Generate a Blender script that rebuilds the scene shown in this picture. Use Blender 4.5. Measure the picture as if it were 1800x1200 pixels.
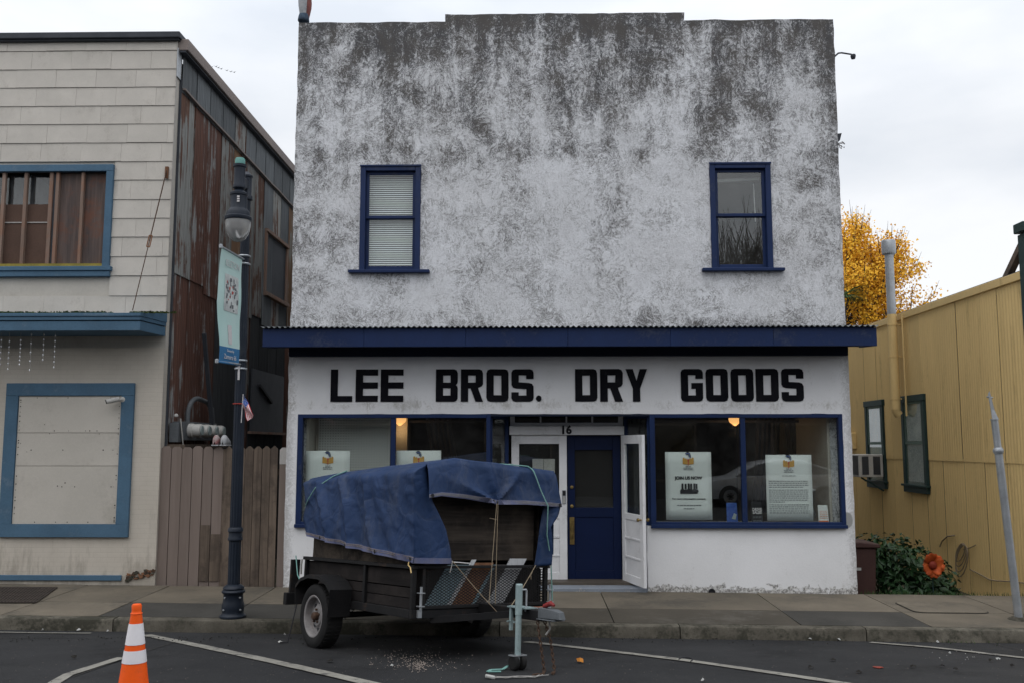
import bpy, bmesh, math, random
from math import sin, cos, pi, radians, atan, hypot
from mathutils import Vector, Matrix, noise

for o in list(bpy.data.objects):
    bpy.data.objects.remove(o)
SC = bpy.context.scene
COL = SC.collection
random.seed(11)

# ------------------------------------------------------------------ camera
FPX = 1620.0                                   # focal length in pixels of the 1800 px wide photograph
PITCH, YAW = atan(180 / FPX), atan(30 / FPX)
EYE = Vector((0, 0, 2.1))
cam = bpy.data.cameras.new('camera')
cam.sensor_width = 36.0
cam.lens = FPX / 1800 * 36
cam.clip_end = 2000
camo = bpy.data.objects.new('camera', cam)
COL.objects.link(camo)
camo.location = EYE
camo.rotation_euler = (pi / 2 + PITCH, 0, YAW)
SC.camera = camo

# ------------------------------------------------------------------ sky, sun, exposure
SUN_EL, SUN_ROT = radians(60), radians(200)
W = bpy.data.worlds.new('World'); SC.world = W; W.use_nodes = True
wt = W.node_tree; wt.nodes.clear()
def wn(t, **k):
    n = wt.nodes.new(t)
    for a, b in k.items(): setattr(n, a, b)
    return n
wo = wn('ShaderNodeOutputWorld'); wb = wn('ShaderNodeBackground')
sky = wn('ShaderNodeTexSky', sky_type='NISHITA', sun_disc=False)
sky.sun_elevation = SUN_EL; sky.sun_rotation = SUN_ROT
sky.air_density = 1.0; sky.dust_density = 3.0
tc = wn('ShaderNodeTexCoord'); mp = wn('ShaderNodeMapping')
mp.inputs['Scale'].default_value = (1.0, 1.0, 2.6)
wt.links.new(tc.outputs['Generated'], mp.inputs['Vector'])
cn = wn('ShaderNodeTexNoise'); cn.inputs['Scale'].default_value = 1.9; cn.inputs['Detail'].default_value = 6; cn.inputs['Roughness'].default_value = .5
wt.links.new(mp.outputs['Vector'], cn.inputs['Vector'])
cr = wn('ShaderNodeValToRGB')
cr.color_ramp.elements[0].position = .36; cr.color_ramp.elements[0].color = (6.7, 7.15, 7.8, 1)
cr.color_ramp.elements[1].position = .60; cr.color_ramp.elements[1].color = (9.3, 9.45, 9.7, 1)
wt.links.new(cn.outputs['Fac'], cr.inputs['Fac'])
mx = wn('ShaderNodeMixRGB'); mx.inputs['Fac'].default_value = .93
wt.links.new(sky.outputs['Color'], mx.inputs['Color1'])
wt.links.new(cr.outputs['Color'], mx.inputs['Color2'])
# an overcast sky is brighter overhead than at the horizon
sz = wn('ShaderNodeSeparateXYZ'); wt.links.new(tc.outputs['Generated'], sz.inputs[0])
mr = wn('ShaderNodeMapRange'); wt.links.new(sz.outputs['Z'], mr.inputs['Value'])
for a_, b_ in (('From Min', .30), ('From Max', 1.0), ('To Min', 1.0), ('To Max', 1.9)): mr.inputs[a_].default_value = b_
ml = wn('ShaderNodeVectorMath', operation='SCALE'); wt.links.new(mx.outputs['Color'], ml.inputs[0]); wt.links.new(mr.outputs['Result'], ml.inputs['Scale'])
wt.links.new(ml.outputs[0], wb.inputs['Color'])
wb.inputs['Strength'].default_value = .095
wt.links.new(wb.outputs['Background'], wo.inputs['Surface'])
sl = bpy.data.lights.new('sun', 'SUN'); sl.energy = .5; sl.angle = radians(60); sl.color = (1, .97, .93)
so = bpy.data.objects.new('sun', sl); COL.objects.link(so)
so.rotation_euler = (pi / 2 - SUN_EL, 0, radians(-20))
SC.view_settings.view_transform = 'Standard'; SC.view_settings.look = 'None'
SC.view_settings.exposure = 0.22; SC.view_settings.gamma = 1.0
SC.view_settings.use_curve_mapping = False
SC.render.engine = 'CYCLES'

# ------------------------------------------------------------------ survey: sight lines of the camera -> points in the place
_F = Vector((-sin(YAW) * cos(PITCH), cos(YAW) * cos(PITCH), sin(PITCH)))
_R = Vector((cos(YAW), sin(YAW), 0)); _U = _R.cross(_F)
def ray(px, py): return _F + _R * ((px - 900) / FPX) + _U * ((600 - py) / FPX)
def P(px, py, Y):                               # the point seen at px, py in the plane y = Y
    d = ray(px, py); return EYE + d * (Y / d.y)
def PXW(px, py, X):
    d = ray(px, py); return EYE + d * (X / d.x)
def walk_z(x, y): return .04 - .009 * x + .012 * (y - 13.4)
def road_z(x, y):
    d = min(max(11.05 - y, -.3), 8.0)
    return -.13 - .009 * x + .1 * d - .006 * d * d
def hit(px, py, zf):                            # the point seen at px, py on a ground z = zf(x, y)
    d = ray(px, py); z = 0
    for _ in range(40):
        q = EYE + d * ((z - EYE.z) / d.z); z = zf(q.x, q.y)
    return Vector((q.x, q.y, z))

# ------------------------------------------------------------------ materials
def new_mat(name):
    m = bpy.data.materials.new(name); m.use_nodes = True
    nt = m.node_tree
    return m, nt, nt.nodes['Principled BSDF']
def nd(nt, t, inp=None, **k):
    n = nt.nodes.new(t)
    for a, b in k.items(): setattr(n, a, b)
    for a, b in (inp or {}).items():
        if hasattr(b, 'is_linked') or isinstance(b, bpy.types.NodeSocket): nt.links.new(b, n.inputs[a])
        else: n.inputs[a].default_value = b
    return n
def col4(c): return (c[0], c[1], c[2], 1)
def mth(nt, op, a, b=None, clamp=False):
    n = nt.nodes.new('ShaderNodeMath'); n.operation = op; n.use_clamp = clamp
    for i, v in enumerate((a, b)):
        if v is None: continue
        if isinstance(v, bpy.types.NodeSocket): nt.links.new(v, n.inputs[i])
        else: n.inputs[i].default_value = v
    return n.outputs[0]
def mixc(nt, fac, a, b, bt='MIX'):
    n = nt.nodes.new('ShaderNodeMixRGB'); n.blend_type = bt
    for i, v in zip(('Fac', 'Color1', 'Color2'), (fac, a, b)):
        if isinstance(v, bpy.types.NodeSocket): nt.links.new(v, n.inputs[i])
        else: n.inputs[i].default_value = v if i == 'Fac' else col4(v)
    return n.outputs[0]
def ramp(nt, f, lo, hi, interp='LINEAR'):
    n = nt.nodes.new('ShaderNodeMapRange'); n.clamp = True
    n.interpolation_type = 'SMOOTHSTEP' if interp == 'S' else 'LINEAR'
    nt.links.new(f, n.inputs['Value'])
    n.inputs['From Min'].default_value = lo; n.inputs['From Max'].default_value = hi
    return n.outputs['Result']
def coords(nt, stretch=(1, 1, 1), rnd=True):
    t = nt.nodes.new('ShaderNodeTexCoord'); m = nt.nodes.new('ShaderNodeMapping')
    m.inputs['Scale'].default_value = stretch
    nt.links.new(t.outputs['Object'], m.inputs['Vector'])
    if rnd:
        oi = nt.nodes.new('ShaderNodeObjectInfo')
        v = nd(nt, 'ShaderNodeVectorMath', {0: m.outputs[0]}, operation='ADD')
        k = mth(nt, 'MULTIPLY', oi.outputs['Random'], 57.0)
        nt.links.new(k, v.inputs[1]); return v.outputs[0]
    return m.outputs[0]
def nz(nt, vec, scale, detail=5, rough=.6, dist=0):
    n = nd(nt, 'ShaderNodeTexNoise', {'Vector': vec, 'Scale': scale, 'Detail': detail, 'Roughness': rough, 'Distortion': dist})
    return n.outputs['Fac']

def surf(name, c1, c2=None, scale=3, lo=.35, hi=.65, stretch=(1, 1, 1), fine=.25, fscale=45, rough=.75, metal=0, bump=.25, bscale=60,
         bdist=.004, dirt=None, dscale=1.2, dlo=.5, dhi=.7, damt=.8, dstretch=(1, 1, 1), orand=0.0, spec=.22, rough2=None):
    m, nt, b = new_mat(name)
    v = coords(nt, stretch)
    c2 = c2 or tuple(x * .75 for x in c1)
    c = mixc(nt, ramp(nt, nz(nt, v, scale), lo, hi), c1, c2)
    f = nz(nt, v, fscale, 4, .65)
    k = mth(nt, 'ADD', mth(nt, 'MULTIPLY', f, 2 * fine), 1 - fine)
    if orand:
        oi = nt.nodes.new('ShaderNodeObjectInfo')
        k = mth(nt, 'MULTIPLY', k, mth(nt, 'ADD', mth(nt, 'MULTIPLY', oi.outputs['Random'], 2 * orand), 1 - orand))
    kc = nd(nt, 'ShaderNodeCombineColor', {0: k, 1: k, 2: k}).outputs[0]
    c = mixc(nt, 1.0, c, kc, 'MULTIPLY')
    if dirt:
        dv = coords(nt, dstretch)
        dm = mth(nt, 'ADD', nz(nt, dv, dscale, 6, .65), mth(nt, 'MULTIPLY', mth(nt, 'SUBTRACT', nz(nt, dv, dscale * 14, 3), .5), .35))
        c = mixc(nt, mth(nt, 'MULTIPLY', ramp(nt, dm, dlo, dhi, 'S'), damt), c, dirt)
    nt.links.new(c, b.inputs['Base Color'])
    b.inputs['Metallic'].default_value = metal
    b.inputs['Specular IOR Level'].default_value = spec
    if rough2 is not None:
        r = mth(nt, 'ADD', mth(nt, 'MULTIPLY', ramp(nt, nz(nt, v, scale * 2.2), .35, .65), rough2 - rough), rough)
        nt.links.new(r, b.inputs['Roughness'])
    else: b.inputs['Roughness'].default_value = rough
    if bump:
        bn = nd(nt, 'ShaderNodeBump', {'Height': nz(nt, v, bscale, 5, .65), 'Strength': bump, 'Distance': bdist})
        nt.links.new(bn.outputs[0], b.inputs['Normal'])
    return m

def stucco(name, upper):
    m, nt, b = new_mat(name)
    v = coords(nt, rnd=False)
    sx = nd(nt, 'ShaderNodeSeparateXYZ', {0: v})
    z, x = sx.outputs['Z'], sx.outputs['X']
    vs = coords(nt, (2.6, 1, .42), rnd=False)
    big = nz(nt, v, .75, 4, .6, .4); med = nz(nt, v, 2.7, 5, .65, .3); streak = nz(nt, vs, 1.25, 6, .7, .35)
    fv = coords(nt, (1, 1, .8), rnd=False)
    fine = nz(nt, fv, 12, 8, .80, 2.2); fine2 = nz(nt, fv, 48, 4, .8, 1.0)
    tone = nz(nt, v, 1.1, 4)
    if upper:
        paint = mixc(nt, ramp(nt, tone, .35, .65), (.80, .81, .84), (.72, .725, .745))
        wv = nd(nt, 'ShaderNodeVectorMath', {0: fv, 1: nd(nt, 'ShaderNodeVectorMath', {0: nd(nt, 'ShaderNodeTexNoise', {'Vector': v, 'Scale': 2.2, 'Detail': 4}).outputs['Color'], 1: (.55, .55, .55)}, operation='MULTIPLY').outputs[0]}, operation='ADD').outputs[0]
        def ridge(sc, w, rg=.72, ds=.8):
            n = nz(nt, wv, sc, 6, rg, ds); return ramp(nt, mth(nt, 'ABSOLUTE', mth(nt, 'SUBTRACT', n, .5)), w, .0)
        r1, r2, r3 = ridge(6.5, .10), ridge(15, .12), ridge(34, .14, .8, .3)
        g = ramp(nt, z, 5.6, 8.7); g2 = mth(nt, 'POWER', g, 2.2)
        top = ramp(nt, z, 8.0, 8.62); top2 = mth(nt, 'POWER', top, 1.5)
        w1 = ramp(nt, mth(nt, 'ABSOLUTE', mth(nt, 'SUBTRACT', z, 6.45)), .28, .0, 'S')
        w2 = ramp(nt, z, 4.2, 3.8, 'S'); e1 = ramp(nt, x, -2.7, -3.5, 'S'); e2 = ramp(nt, x, 4.25, 4.6, 'S')
        M = mth(nt, 'ADD', mth(nt, 'MULTIPLY', mth(nt, 'SUBTRACT', big, .5), 1.0), mth(nt, 'MULTIPLY', mth(nt, 'SUBTRACT', med, .5), .85))
        M = mth(nt, 'ADD', M, mth(nt, 'MULTIPLY', mth(nt, 'MULTIPLY', mth(nt, 'SUBTRACT', streak, .40), ramp(nt, z, 4.4, 8.0)), 1.5))
        for q, k in ((g2, .24), (top2, .15), (w1, .12), (w2, .10), (e1, .12), (e2, .08)): M = mth(nt, 'ADD', M, mth(nt, 'MULTIPLY', q, k))
        crev = mth(nt, 'ADD', mth(nt, 'MULTIPLY', r1, .28), mth(nt, 'ADD', mth(nt, 'MULTIPLY', r2, .38), mth(nt, 'MULTIPLY', r3, .34)))
        crev = mth(nt, 'ADD', crev, mth(nt, 'MULTIPLY', mth(nt, 'SUBTRACT', fine2, .5), 1.0))
        D = mth(nt, 'ADD', crev, mth(nt, 'MULTIPLY', M, 1.15))
        faint = mth(nt, 'MULTIPLY', ramp(nt, mth(nt, 'ADD', crev, mth(nt, 'MULTIPLY', M, .5)), .30, .95), .34)
        c = mixc(nt, faint, paint, (.27, .265, .26))
        c = mixc(nt, mth(nt, 'MULTIPLY', ramp(nt, M, .06, .85), .58), c, (.22, .22, .222))
        hard = ramp(nt, D, .68, 1.16)
        c = mixc(nt, mth(nt, 'MULTIPLY', hard, .90), c, mixc(nt, ramp(nt, med, .4, .6), (.048, .048, .052), (.078, .070, .063)))
        bs, bd = 1.0, .022
    else:
        paint = mixc(nt, ramp(nt, tone, .35, .65), (.80, .80, .81), (.73, .73, .735))
        D = mth(nt, 'ADD', mth(nt, 'MULTIPLY', streak, .6), mth(nt, 'MULTIPLY', med, .5))
        D = mth(nt, 'ADD', D, mth(nt, 'MULTIPLY', mth(nt, 'SUBTRACT', fine, .5), .6))
        hd = ramp(nt, mth(nt, 'ABSOLUTE', mth(nt, 'SUBTRACT', z, 2.66)), .16, .0, 'S')
        D = mth(nt, 'ADD', D, mth(nt, 'MULTIPLY', hd, .14))
        c = mixc(nt, mth(nt, 'MULTIPLY', ramp(nt, D, .64, .86, 'S'), .55), paint, (.27, .25, .21))
        # worn corners and splash zone, bare render where paint flaked off
        e = mth(nt, 'MAXIMUM', ramp(nt, x, -3.32, -3.5), ramp(nt, x, 4.42, 4.62))
        c = mixc(nt, mth(nt, 'MULTIPLY', ramp(nt, mth(nt, 'ADD', mth(nt, 'MULTIPLY', e, .25), mth(nt, 'MULTIPLY', fine, .8)), .5, .66), .55), c, (.3, .29, .28))
        gz = mth(nt, 'ADD', z, mth(nt, 'MULTIPLY', x, .009))
        low = ramp(nt, gz, .32, .06)
        fl = mth(nt, 'ADD', mth(nt, 'MULTIPLY', low, .40), mth(nt, 'MULTIPLY', nz(nt, v, 6.5, 5, .7, 1.2), .6))
        crust = mixc(nt, ramp(nt, nz(nt, v, 34, 4, .75), .44, .56), (.16, .152, .14), (.60, .59, .57))
        c = mixc(nt, mth(nt, 'MULTIPLY', ramp(nt, fl, .60, .63), .9), c, crust)
        # repaired corner patch
        dx = mth(nt, 'MULTIPLY', mth(nt, 'SUBTRACT', x, 4.53), 1.5); dz = mth(nt, 'SUBTRACT', z, 1.02)
        rr = mth(nt, 'ADD', mth(nt, 'SQRT', mth(nt, 'ADD', mth(nt, 'MULTIPLY', dx, dx), mth(nt, 'MULTIPLY', dz, dz))), mth(nt, 'MULTIPLY', med, .12))
        c = mixc(nt, ramp(nt, rr, .17, .15), c, (.3, .3, .29))
        bs, bd = .6, .008
    nt.links.new(c, b.inputs['Base Color'])
    b.inputs['Roughness'].default_value = .92; b.inputs['Specular IOR Level'].default_value = .15
    h = mth(nt, 'ADD', mth(nt, 'MULTIPLY', fine, .7), mth(nt, 'MULTIPLY', fine2, .5))
    bn = nd(nt, 'ShaderNodeBump', {'Height': h, 'Strength': bs, 'Distance': bd})
    nt.links.new(bn.outputs[0], b.inputs['Normal'])
    return m

def glass(name, tint=(.93, .95, .94), ior=1.5, rough=.0, dust=.02):
    m = bpy.data.materials.new(name); m.use_nodes = True; nt = m.node_tree; nt.nodes.clear()
    out = nt.nodes.new('ShaderNodeOutputMaterial')
    ge = nt.nodes.new('ShaderNodeNewGeometry'); dp = nd(nt, 'ShaderNodeVectorMath', {0: ge.outputs['Incoming'], 1: ge.outputs['Normal']}, operation='DOT_PRODUCT')
    fz = mth(nt, 'POWER', mth(nt, 'SUBTRACT', 1.0, mth(nt, 'ABSOLUTE', dp.outputs['Value']), True), 5.0)
    f0 = ((ior - 1) / (ior + 1)) ** 2; fres = mth(nt, 'ADD', mth(nt, 'MULTIPLY', fz, 1 - f0), f0)
    tr = nd(nt, 'ShaderNodeBsdfTransparent', {'Color': col4(tint)})
    gl = nd(nt, 'ShaderNodeBsdfGlossy', {'Roughness': rough, 'Color': (1, 1, 1, 1)})
    df = nd(nt, 'ShaderNodeBsdfDiffuse', {'Color': (.5, .5, .48, 1)})
    t = nd(nt, 'ShaderNodeTexCoord'); dn = nz(nt, t.outputs['Object'], 2.5, 6, .7)
    dm = mth(nt, 'MULTIPLY', ramp(nt, dn, .35, .75), dust)
    m1 = nd(nt, 'ShaderNodeMixShader', {0: dm, 1: tr.outputs[0], 2: df.outputs[0]})
    ff = mth(nt, 'MULTIPLY', fres, 1.0, True)
    m2 = nd(nt, 'ShaderNodeMixShader', {0: ff, 1: m1.outputs[0], 2: gl.outputs[0]})
    nt.links.new(m2.outputs[0], out.inputs['Surface'])
    return m

def rust(name, galv, r1, r2, amt):
    m, nt, b = new_mat(name)
    v = coords(nt, (5, 5, .22)); v2 = coords(nt, (1, 1, 1)); v3 = coords(nt, (14, 14, .5))
    s = nz(nt, v, 1.2, 6, .68, .3); k = nz(nt, v2, 1.3, 5, .65); f = nz(nt, v3, 2.5, 5, .7)
    D = mth(nt, 'ADD', mth(nt, 'MULTIPLY', s, .6), mth(nt, 'MULTIPLY', k, .45)); D = mth(nt, 'ADD', D, mth(nt, 'MULTIPLY', f, .35))
    g = mixc(nt, ramp(nt, f, .35, .65), galv, tuple(x * .6 for x in galv))
    r = mixc(nt, ramp(nt, f, .38, .62), r1, r2)
    c = mixc(nt, ramp(nt, D, .81 - amt, .87 - amt, 'S'), g, r)
    oi = nt.nodes.new('ShaderNodeObjectInfo')
    kk = mth(nt, 'ADD', mth(nt, 'MULTIPLY', oi.outputs['Random'], .5), .75)
    c = mixc(nt, 1.0, c, nd(nt, 'ShaderNodeCombineColor', {0: kk, 1: kk, 2: kk}).outputs[0], 'MULTIPLY')
    nt.links.new(c, b.inputs['Base Color'])
    b.inputs['Roughness'].default_value = .7; b.inputs['Specular IOR Level'].default_value = .3
    bn = nd(nt, 'ShaderNodeBump', {'Height': nz(nt, v2, 50, 4), 'Strength': .3, 'Distance': .003}); nt.links.new(bn.outputs[0], b.inputs['Normal'])
    return m

def wood(name, c1, c2, axis='z', scale=1.0, rough=.85, dirt=None, damt=.6, orand=.12, ring=.5):
    m, nt, b = new_mat(name)
    st = {'x': (.5, 9, 9), 'y': (9, .5, 9), 'z': (9, 9, .5)}[axis]
    v = coords(nt, tuple(s * scale for s in st))
    n1 = nz(nt, v, 1.1, 6, .65, .8); n2 = nz(nt, v, 5.5, 4, .7)
    c = mixc(nt, ramp(nt, n1, .36, .64), c1, c2)
    k = mth(nt, 'ADD', mth(nt, 'MULTIPLY', n2, ring), 1 - ring * .5)
    oi = nt.nodes.new('ShaderNodeObjectInfo')
    k = mth(nt, 'MULTIPLY', k, mth(nt, 'ADD', mth(nt, 'MULTIPLY', oi.outputs['Random'], 2 * orand), 1 - orand))
    c = mixc(nt, 1.0, c, nd(nt, 'ShaderNodeCombineColor', {0: k, 1: k, 2: k}).outputs[0], 'MULTIPLY')
    if dirt:
        dv = coords(nt)
        c = mixc(nt, mth(nt, 'MULTIPLY', ramp(nt, nz(nt, dv, 2.4, 6, .7), .45, .65, 'S'), damt), c, dirt)
    nt.links.new(c, b.inputs['Base Color']); b.inputs['Roughness'].default_value = rough; b.inputs['Specular IOR Level'].default_value = .12
    bn = nd(nt, 'ShaderNodeBump', {'Height': mth(nt, 'ADD', n1, mth(nt, 'MULTIPLY', n2, .6)), 'Strength': .5, 'Distance': .004}); nt.links.new(bn.outputs[0], b.inputs['Normal'])
    return m

def emit(name, c, s):
    m, nt, b = new_mat(name)
    b.inputs['Base Color'].default_value = col4(c); b.inputs['Emission Color'].default_value = col4(c); b.inputs['Emission Strength'].default_value = s
    return m

MT = {}
MT['upper'] = stucco('weathered_stucco', True)
MT['lower'] = stucco('painted_stucco', False)
MT['navy'] = surf('navy_paint', (.0105, .026, .088), (.009, .021, .07), 2, rough=.5, fine=.15, bump=.15, bscale=25, dirt=(.09, .1, .12), dscale=2, dlo=.56, dhi=.75, damt=.3)
MT['navydoor'] = surf('navy_door_paint', (.005, .0125, .050), (.0045, .011, .042), 2, rough=.42, fine=.1, bump=.1)
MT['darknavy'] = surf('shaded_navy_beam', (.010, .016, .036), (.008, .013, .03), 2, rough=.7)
MT['white'] = surf('white_paint', (.78, .78, .79), (.69, .69, .70), 3, rough=.5, fine=.08, dirt=(.3, .29, .27), dscale=3, dlo=.56, dhi=.8, damt=.4, bump=.15)
MT['letter'] = surf('black_lettering', (.006, .006, .009), (.012, .012, .015), 3, rough=.8, spec=.06, dirt=(.06, .06, .06), dscale=6, dlo=.6, dhi=.8, damt=.3)
MT['glass'] = glass('shop_glass', ior=1.58)
MT['glass_up'] = glass('upper_glass', (.85, .87, .86), 1.7, .0, .05)
MT['blind'] = surf('blind_slats', (.90, .92, .92), (.86, .88, .88), 2, rough=.5, fine=.05, bump=0)
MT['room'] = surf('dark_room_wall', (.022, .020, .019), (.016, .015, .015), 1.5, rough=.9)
MT['roomlight'] = surf('pale_room_wall', (.55, .52, .46), (.48, .45, .4), 1.5, rough=.9)
MT['floor'] = surf('worn_floor', (.10, .085, .07), (.07, .06, .05), 2, rough=.6)
MT['curtain'] = surf('grey_curtain', (.07, .07, .08), (.05, .05, .06), 3, rough=.95)
MT['paper'] = surf('poster_paper', (.76, .80, .775), (.72, .755, .735), .8, rough=.55, fine=.02, bump=0)
MT['ink'] = surf('black_ink', (.02, .02, .024), (.03, .03, .034), 3, rough=.8, bump=0)
MT['greyink'] = surf('grey_ink', (.17, .18, .19), (.14, .15, .16), 3, rough=.8, bump=0)
MT['amber'] = surf('amber_ink', (.62, .36, .09), (.55, .30, .07), 20, rough=.8, bump=0)
MT['blueink'] = surf('blue_ink', (.03, .07, .3), (.06, .14, .42), 9, rough=.7, bump=0)
MT['redink'] = surf('red_ink', (.5, .07, .05), (.42, .06, .05), 9, rough=.7, bump=0)
MT['shoepink'] = surf('faded_pink_shoe', (.30, .13, .13), (.36, .30, .29), 14, lo=.45, hi=.55, rough=.8)
MT['orangeink'] = surf('orange_ink', (.75, .2, .05), (.7, .16, .04), 9, rough=.7, bump=0)
MT['lamp'] = emit('lit_lampshade', (1.0, .50, .17), 1.0)
MT['brass'] = surf('old_brass', (.35, .25, .09), (.2, .14, .06), 12, rough=.45, metal=.8, bump=.1)
MT['steel'] = surf('galvanised_steel', (.42, .44, .46), (.33, .35, .37), 6, rough=.45, metal=.6, fine=.15, dirt=(.2, .17, .14), dscale=4, dlo=.58, dhi=.8, damt=.5)
MT['greysteel'] = surf('dull_grey_conduit', (.13, .14, .15), (.10, .11, .118), 5, rough=.6, metal=.2, dirt=(.1, .08, .06), dscale=4, dlo=.55, dhi=.75, damt=.5)
MT['black'] = surf('black_rubber', (.012, .012, .0125), (.018, .0175, .0175), 8, rough=.85, dirt=(.05, .047, .044), dscale=3, dlo=.52, dhi=.8, damt=.35)
MT['blacksteel'] = surf('black_painted_steel', (.009, .009, .010), (.014, .0135, .014), 5, rough=.6, dirt=(.09, .05, .03), dscale=5, dlo=.6, dhi=.75, damt=.5)
MT['asphalt'] = surf('asphalt', (.021, .0215, .023), (.036, .0365, .038), .55, lo=.3, hi=.7, fine=.45, fscale=120, rough=.85, bump=.7, bscale=170, bdist=.006, dirt=(.012, .012, .0125), dscale=.9, dlo=.5, dhi=.72, damt=.6, dstretch=(1, 1.6, 1), rough2=.7, spec=.15)
MT['concrete'] = surf('sidewalk_concrete', (.165, .141, .108), (.118, .102, .079), 1.1, fine=.25, fscale=90, rough=.88, bump=.35, bscale=110, dirt=(.055, .052, .046), dscale=.9, dlo=.46, dhi=.72, damt=.6, orand=.14)
MT['concretefront'] = surf('stained_front_concrete', (.080, .070, .055), (.060, .053, .042), 1.2, fine=.28, fscale=90, rough=.9, bump=.4, bscale=110, dirt=(.115, .105, .09), dscale=.8, dlo=.52, dhi=.72, damt=.6, orand=.12)
MT['asphaltpatch'] = surf('dark_sidewalk_patch', (.042, .040, .036), (.058, .055, .049), 1.4, fine=.35, fscale=110, rough=.9, bump=.5, bscale=130, dirt=(.035, .034, .031), dscale=1.3, damt=.6, orand=.1)
MT['kerb'] = surf('kerb_concrete', (.135, .122, .098), (.07, .063, .05), 2.2, fine=.35, fscale=60, rough=.92, bump=.6, bscale=60, bdist=.008, dirt=(.028, .028, .020), dscale=1.8, dlo=.42, dhi=.62, damt=.85, orand=.1)
MT['joint'] = surf('dark_joint', (.03, .029, .026), (.045, .042, .036), 2, rough=.95)
MT['line'] = surf('worn_white_line', (.26, .25, .22), (.20, .19, .168), 5, fine=.3, rough=.85, bump=.5, bscale=150, dirt=(.06, .06, .06), dscale=7, dlo=.53, dhi=.66, damt=.85)
MT['soil'] = surf('dirt_ground', (.075, .062, .045), (.05, .05, .028), 1.5, fine=.4, rough=.95, bump=.8, bscale=40, bdist=.02)
MT['shingle'] = surf('asbestos_shingle', (.56, .525, .475), (.505, .475, .43), 1.6, stretch=(1, 1, .6), fine=.12, rough=.9, bump=.3, bscale=70, dirt=(.30, .27, .235), dscale=1.3, dlo=.52, dhi=.8, damt=.5, orand=.025, dstretch=(2.2, 1, .6))
MT['cream'] = surf('cream_trim', (.47, .445, .41), (.4, .38, .35), 2, rough=.8, dirt=(.2, .18, .15), dscale=3, dlo=.52, dhi=.75, damt=.6)
MT['bluetrim'] = surf('faded_blue_trim', (.078, .150, .225), (.06, .118, .18), 2, rough=.7, fine=.2, dirt=(.16, .22, .28), dscale=4, dlo=.55, dhi=.75, damt=.5)
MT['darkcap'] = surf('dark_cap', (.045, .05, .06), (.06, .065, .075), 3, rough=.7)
MT['greytrim'] = surf('grey_brown_fascia', (.2, .17, .16), (.25, .21, .19), 1.5, stretch=(1, .3, 1), rough=.8)
MT['board'] = surf('painted_hardboard', (.54, .505, .45), (.48, .45, .40), 1.2, fine=.1, rough=.8, dirt=(.3, .27, .23), dscale=1.4, dlo=.5, dhi=.8, damt=.5)
MT['brown'] = surf('brown_hardboard', (.115, .07, .053), (.095, .058, .044), 2, rough=.8)
MT['oldply'] = wood('old_plywood', (.135, .10, .088), (.075, .062, .060), 'z', .8, dirt=(.19, .075, .042), damt=.55, ring=.8)
MT['stud'] = wood('grey_stud', (.27, .2, .165), (.2, .14, .11), 'z', 1.5, dirt=(.3, .12, .06), damt=.35)
MT['yellowtrim'] = surf('mustard_strip', (.3, .24, .05), (.2, .17, .04), 5, rough=.8)
MT['rustA'] = rust('deep_rust_sheet', (.27, .275, .27), (.135, .066, .047), (.08, .043, .034), .20)
MT['rustB'] = rust('streaked_sheet', (.32, .325, .31), (.17, .09, .06), (.10, .055, .042), .13)
MT['rustC'] = rust('ochre_rust_sheet', (.29, .28, .25), (.23, .14, .08), (.16, .095, .06), .20)
MT['galv'] = rust('weathered_zinc_sheet', (.17, .185, .195), (.13, .10, .08), (.095, .075, .06), -.02)
MT['darksheet'] = rust('dark_tarred_sheet', (.075, .08, .085), (.055, .045, .04), (.04, .035, .032), 0)
MT['fence'] = wood('mauve_stained_board', (.215, .172, .150), (.185, .148, .128), 'z', .7, orand=.07, ring=.2)
MT['gate'] = wood('weathered_gate_board', (.175, .135, .105), (.10, .078, .062), 'z', .9, dirt=(.05, .04, .035), damt=.6)
MT['palewood'] = surf('pale_painted_wood', (.45, .43, .41), (.38, .36, .34), 4, rough=.8)
MT['lampiron'] = surf('blue_black_iron', (.014, .019, .029), (.018, .024, .036), 5, rough=.45, fine=.15, bump=.1, dirt=(.05, .055, .06), dscale=5, dlo=.58, dhi=.8, damt=.4)
MT['verdigris'] = surf('green_cap', (.13, .3, .27), (.1, .24, .22), 6, rough=.6)
MT['banner'] = surf('mint_banner_cloth', (.46, .66, .62), (.54, .70, .67), 1.5, rough=.8, fine=.05, bump=.1)
MT['bannerblue'] = surf('blue_banner_band', (.05, .18, .36), (.045, .16, .32), 2, rough=.8, bump=0)
MT['bannerpic'] = surf('banner_picture', (.62, .66, .64), (.42, .44, .44), 9, rough=.8, bump=0)
MT['tarp'] = surf('blue_tarp', (.0185, .041, .108), (.0145, .033, .086), 2.2, stretch=(1, 1, .5), fine=.12, rough=.62, bump=.25, bscale=18, bdist=.01, dirt=(.070, .082, .115), dscale=2.0, dlo=.46, dhi=.74, damt=.5, dstretch=(2.2, 2.2, .5), spec=.2)
m = MT['tarp']; nt = m.node_tree; b = nt.nodes['Principled BSDF']; v = coords(nt)
wv = nd(nt, 'ShaderNodeVectorMath', {0: v, 1: nd(nt, 'ShaderNodeVectorMath', {0: nd(nt, 'ShaderNodeTexNoise', {'Vector': v, 'Scale': 1.6, 'Detail': 3}).outputs['Color'], 1: (.5, .5, .5)}, operation='MULTIPLY').outputs[0]}, operation='ADD').outputs[0]
def vor(sc): return nd(nt, 'ShaderNodeTexVoronoi', {'Vector': wv, 'Scale': sc}, feature='DISTANCE_TO_EDGE').outputs['Distance']
f1, f2 = ramp(nt, vor(1.7), .0, .14), ramp(nt, vor(5.5), .0, .2)
hh = mth(nt, 'ADD', mth(nt, 'MULTIPLY', f1, .7), mth(nt, 'ADD', mth(nt, 'MULTIPLY', f2, .35), mth(nt, 'MULTIPLY', nz(nt, v, 14, 5, .6), .5)))
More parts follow.
